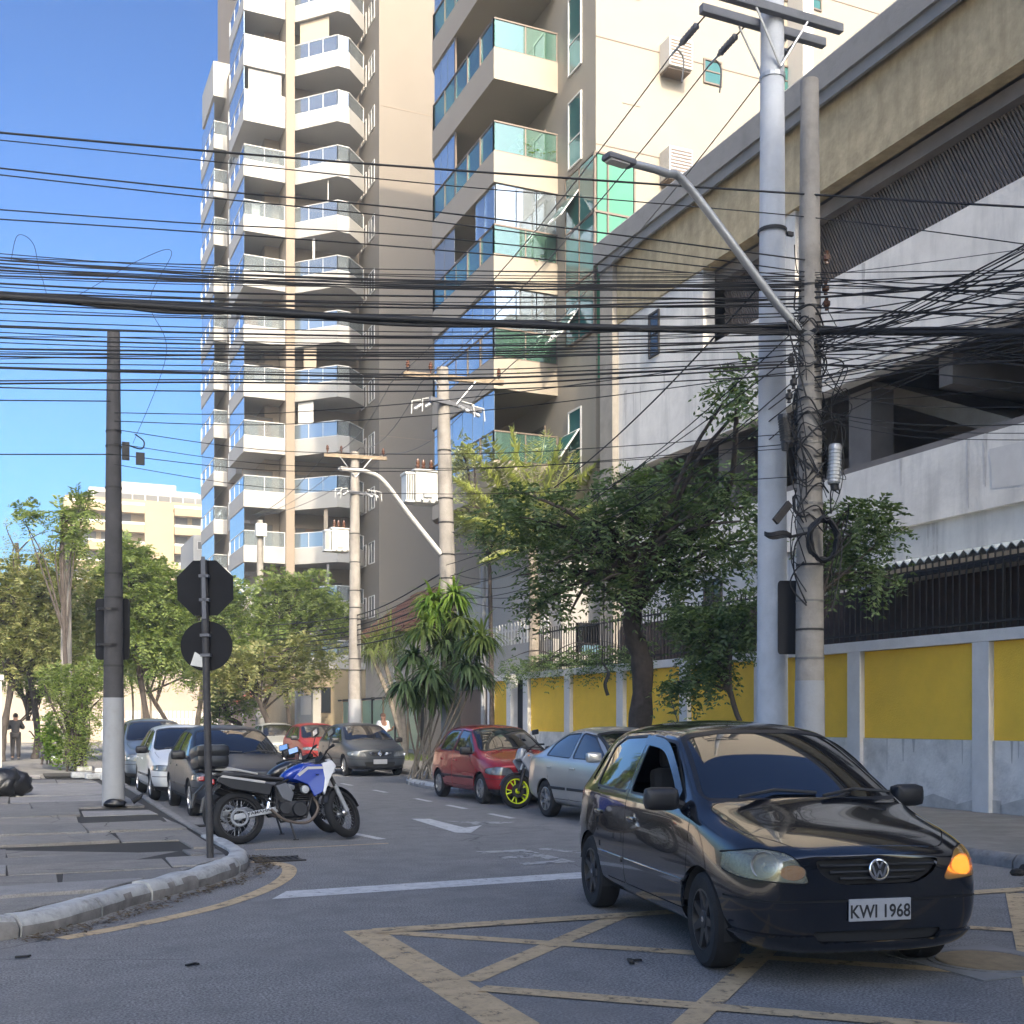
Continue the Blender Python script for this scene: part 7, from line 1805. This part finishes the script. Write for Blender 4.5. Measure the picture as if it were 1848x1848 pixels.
for (x, y) in ((685,1165),(705,1150),(668,1175),(712,1180)):
    c = at(x, y, 48.5)-bp; MB().tube([V(0,0,0), c*.5+V(.1,0,.1), c],.10,8).build('trunk', M['bark_pale'], py_); blades(py_, c, 120, 1.5, .022, 'leaf_rosette', M['leaf_yucca'], 1.2, 5, .9)
# big feather palm behind the picket railing
bq = at(960,1100,35.0); bq.z = 3.0
pm_ = thing('feather_palm', 'large pale feather palm in sunlight beneath the tiled balconies', 'palm', bq)
MB().tube([V(0,0,-2.9), V(.1,0,2), at(960,985,35)-bq],[.2,.16,.14],10).build('trunk', M['bark_pale'], pm_)
o_ = np.array(at(960,985,35)-bq)
ends = [(838,800),(880,790),(925,775),(985,780),(1010,795),(1045,800),(1080,830),(820,860),(830,930),(1100,900),(870,1010),(1060,960),(900,840),(960,800),(1030,850),(860,900)]
for (x, y) in ends:
    dpt = 35+rr.uniform(-1.6,1.6); e = np.array(at(x, y, dpt)-bq); ln = np.linalg.norm(e-o_)
    d_ = (e-o_)/ln; dl = 30; P = o_+np.outer(np.linspace(.12,1,dl), (e-o_)); P[:,2] += .35*np.sin(np.linspace(0,1,dl)*math.pi)*ln*.22
    rh = MB(); rh.tube([Vector(p) for p in P], [.03*(1-.8*i/dl) for i in range(dl)], 5); rh.build('frond_stalk', M['leaf_palm'], pm_)
    tg = unit(np.gradient(P, axis=0)); side = unit(np.cross(tg, np.array([0,0,1.0])+ng.normal(0,.05,(dl,3))))
    B_, Dd, Ss, Ll, Ww = [], [], [], [], []
    for sg_ in (-1,1):
        for rep in range(3):
            dd = unit(tg*.55+side*sg_*.9-np.array([0,0,.55])+ng.normal(0,.13,(dl,3))); B_.append(P+tg*rep*.04); Dd.append(dd); Ss.append(unit(np.cross(dd, side*sg_+np.array([0,0,.6])))); Ll.append(np.full(dl,.78)*ng.uniform(.7,1.1,dl)*np.sin(np.linspace(.35,2.9,dl))); Ww.append(np.full(dl,.03))
    leaf_mesh(*[np.concatenate(q) for q in (B_,Dd,Ss,Ll,Ww)], 'frond', M['leaf_palm'], pm_, fold=.25)
tree('garden_tree', 'yellow green bush between transformer pole and feather palm', 'tree', at(888,1320,36.5), [at(888,1320,36.5), at(885,1100,36.5), at(880,1000,36.5), at(850,900,36.5)], [blob(850,930,35,50,36.5,90,.8), blob(835,840,25,60,36.5,70,.7), blob(890,960,40,40,36.5,80,.8)], 'leaf_palm', ll=.2, lw=.035, fl=.6, npair=6, tr=.08)
# pot plants on the middle building's balconies
for i, (x, y, z_, n, lb) in enumerate(((948,215,19.25,90,'leafy pot plant overflowing the balcony rail high up'),(985,238,19.25,40,'small pot plant beside the large one on high balcony'),(930,625,12.85,70,'bushy pot plant behind green glass on the lower balcony'),(985,625,12.85,50,'trailing pot plant at right end of the lower balcony'),(950,428,16.05,30,'small fern behind the glazed balcony rail'))):
    b_ = onY(x, 300, 33.75); b_.z = z_-.77
    t = thing('pot_plant', lb, 'pot plant', b_, group='balcony pot plants')
    MB().lathe([(0,0),(.14,0),(.2,.34),(.17,.34),(.16,.3),(0,.3)],n=14).build('pot', M['tile_red'], t, smooth=50)
    P, A = ell((0,0,.95),(.55,.25,.55),n); q = fronds(P, A+np.array([0,0,.3]), np.full(n,.3), 4, .11, .03); leaf_mesh(*q, 'foliage', M['leaf_bright'] if i % 2 == 0 else M['leaf_mid'], t)
# grass verge and weeds
gb_ = []; 
mb = MB()
for k in range(2600):
    x, y = rr.uniform(13.2,15.85), rr.uniform(39.5,58); h_ = rr.uniform(.05,.16); a = rr.uniform(0,6.3); d_ = V(math.cos(a),math.sin(a),0)*.02
    p = V(x,y,.13); mb.add([p-d_, p+d_, p+V(rr.uniform(-.06,.06),rr.uniform(-.06,.06),h_)], [(0,1,2)])
tag(mb.build('grass', M['leaf_yucca'], fix=False), 'sunlit grass verge before the green fence', 'grass', kind='stuff')
sh_ = thing('weed_clump', 'small grey green weed clump on the kerb left of the red hatchback', 'weeds', V(9.35,24.6,.13)); blades(sh_, (0,0,0), 160, .55, .02, 'blades', M['leaf_dry'], .6); blades(sh_, (.3,.5,0), 100, .45, .02, 'blades', M['leaf_mid'], .6)
# ---------------------------------------------------------------- the thin veil of city air
hz = MB().box(-70,70,-65,205,-1.0,66).build('haze', M['dark'])
hm = bpy.data.materials.new('haze'); hm.use_nodes = True; hn = hm.node_tree; hn.nodes.remove(hn.nodes['Principled BSDF'])
pv = hn.nodes.new('ShaderNodeVolumePrincipled'); pv.inputs['Color'].default_value = (.86,.93,1,1); pv.inputs['Density'].default_value = .001
hn.links.new(pv.outputs[0], hn.nodes['Material Output'].inputs['Volume'])
hz.data.materials.clear(); hz.data.materials.append(hm); hz['kind'] = 'stuff'; hz['label'] = 'thin pale haze hanging over the whole street'
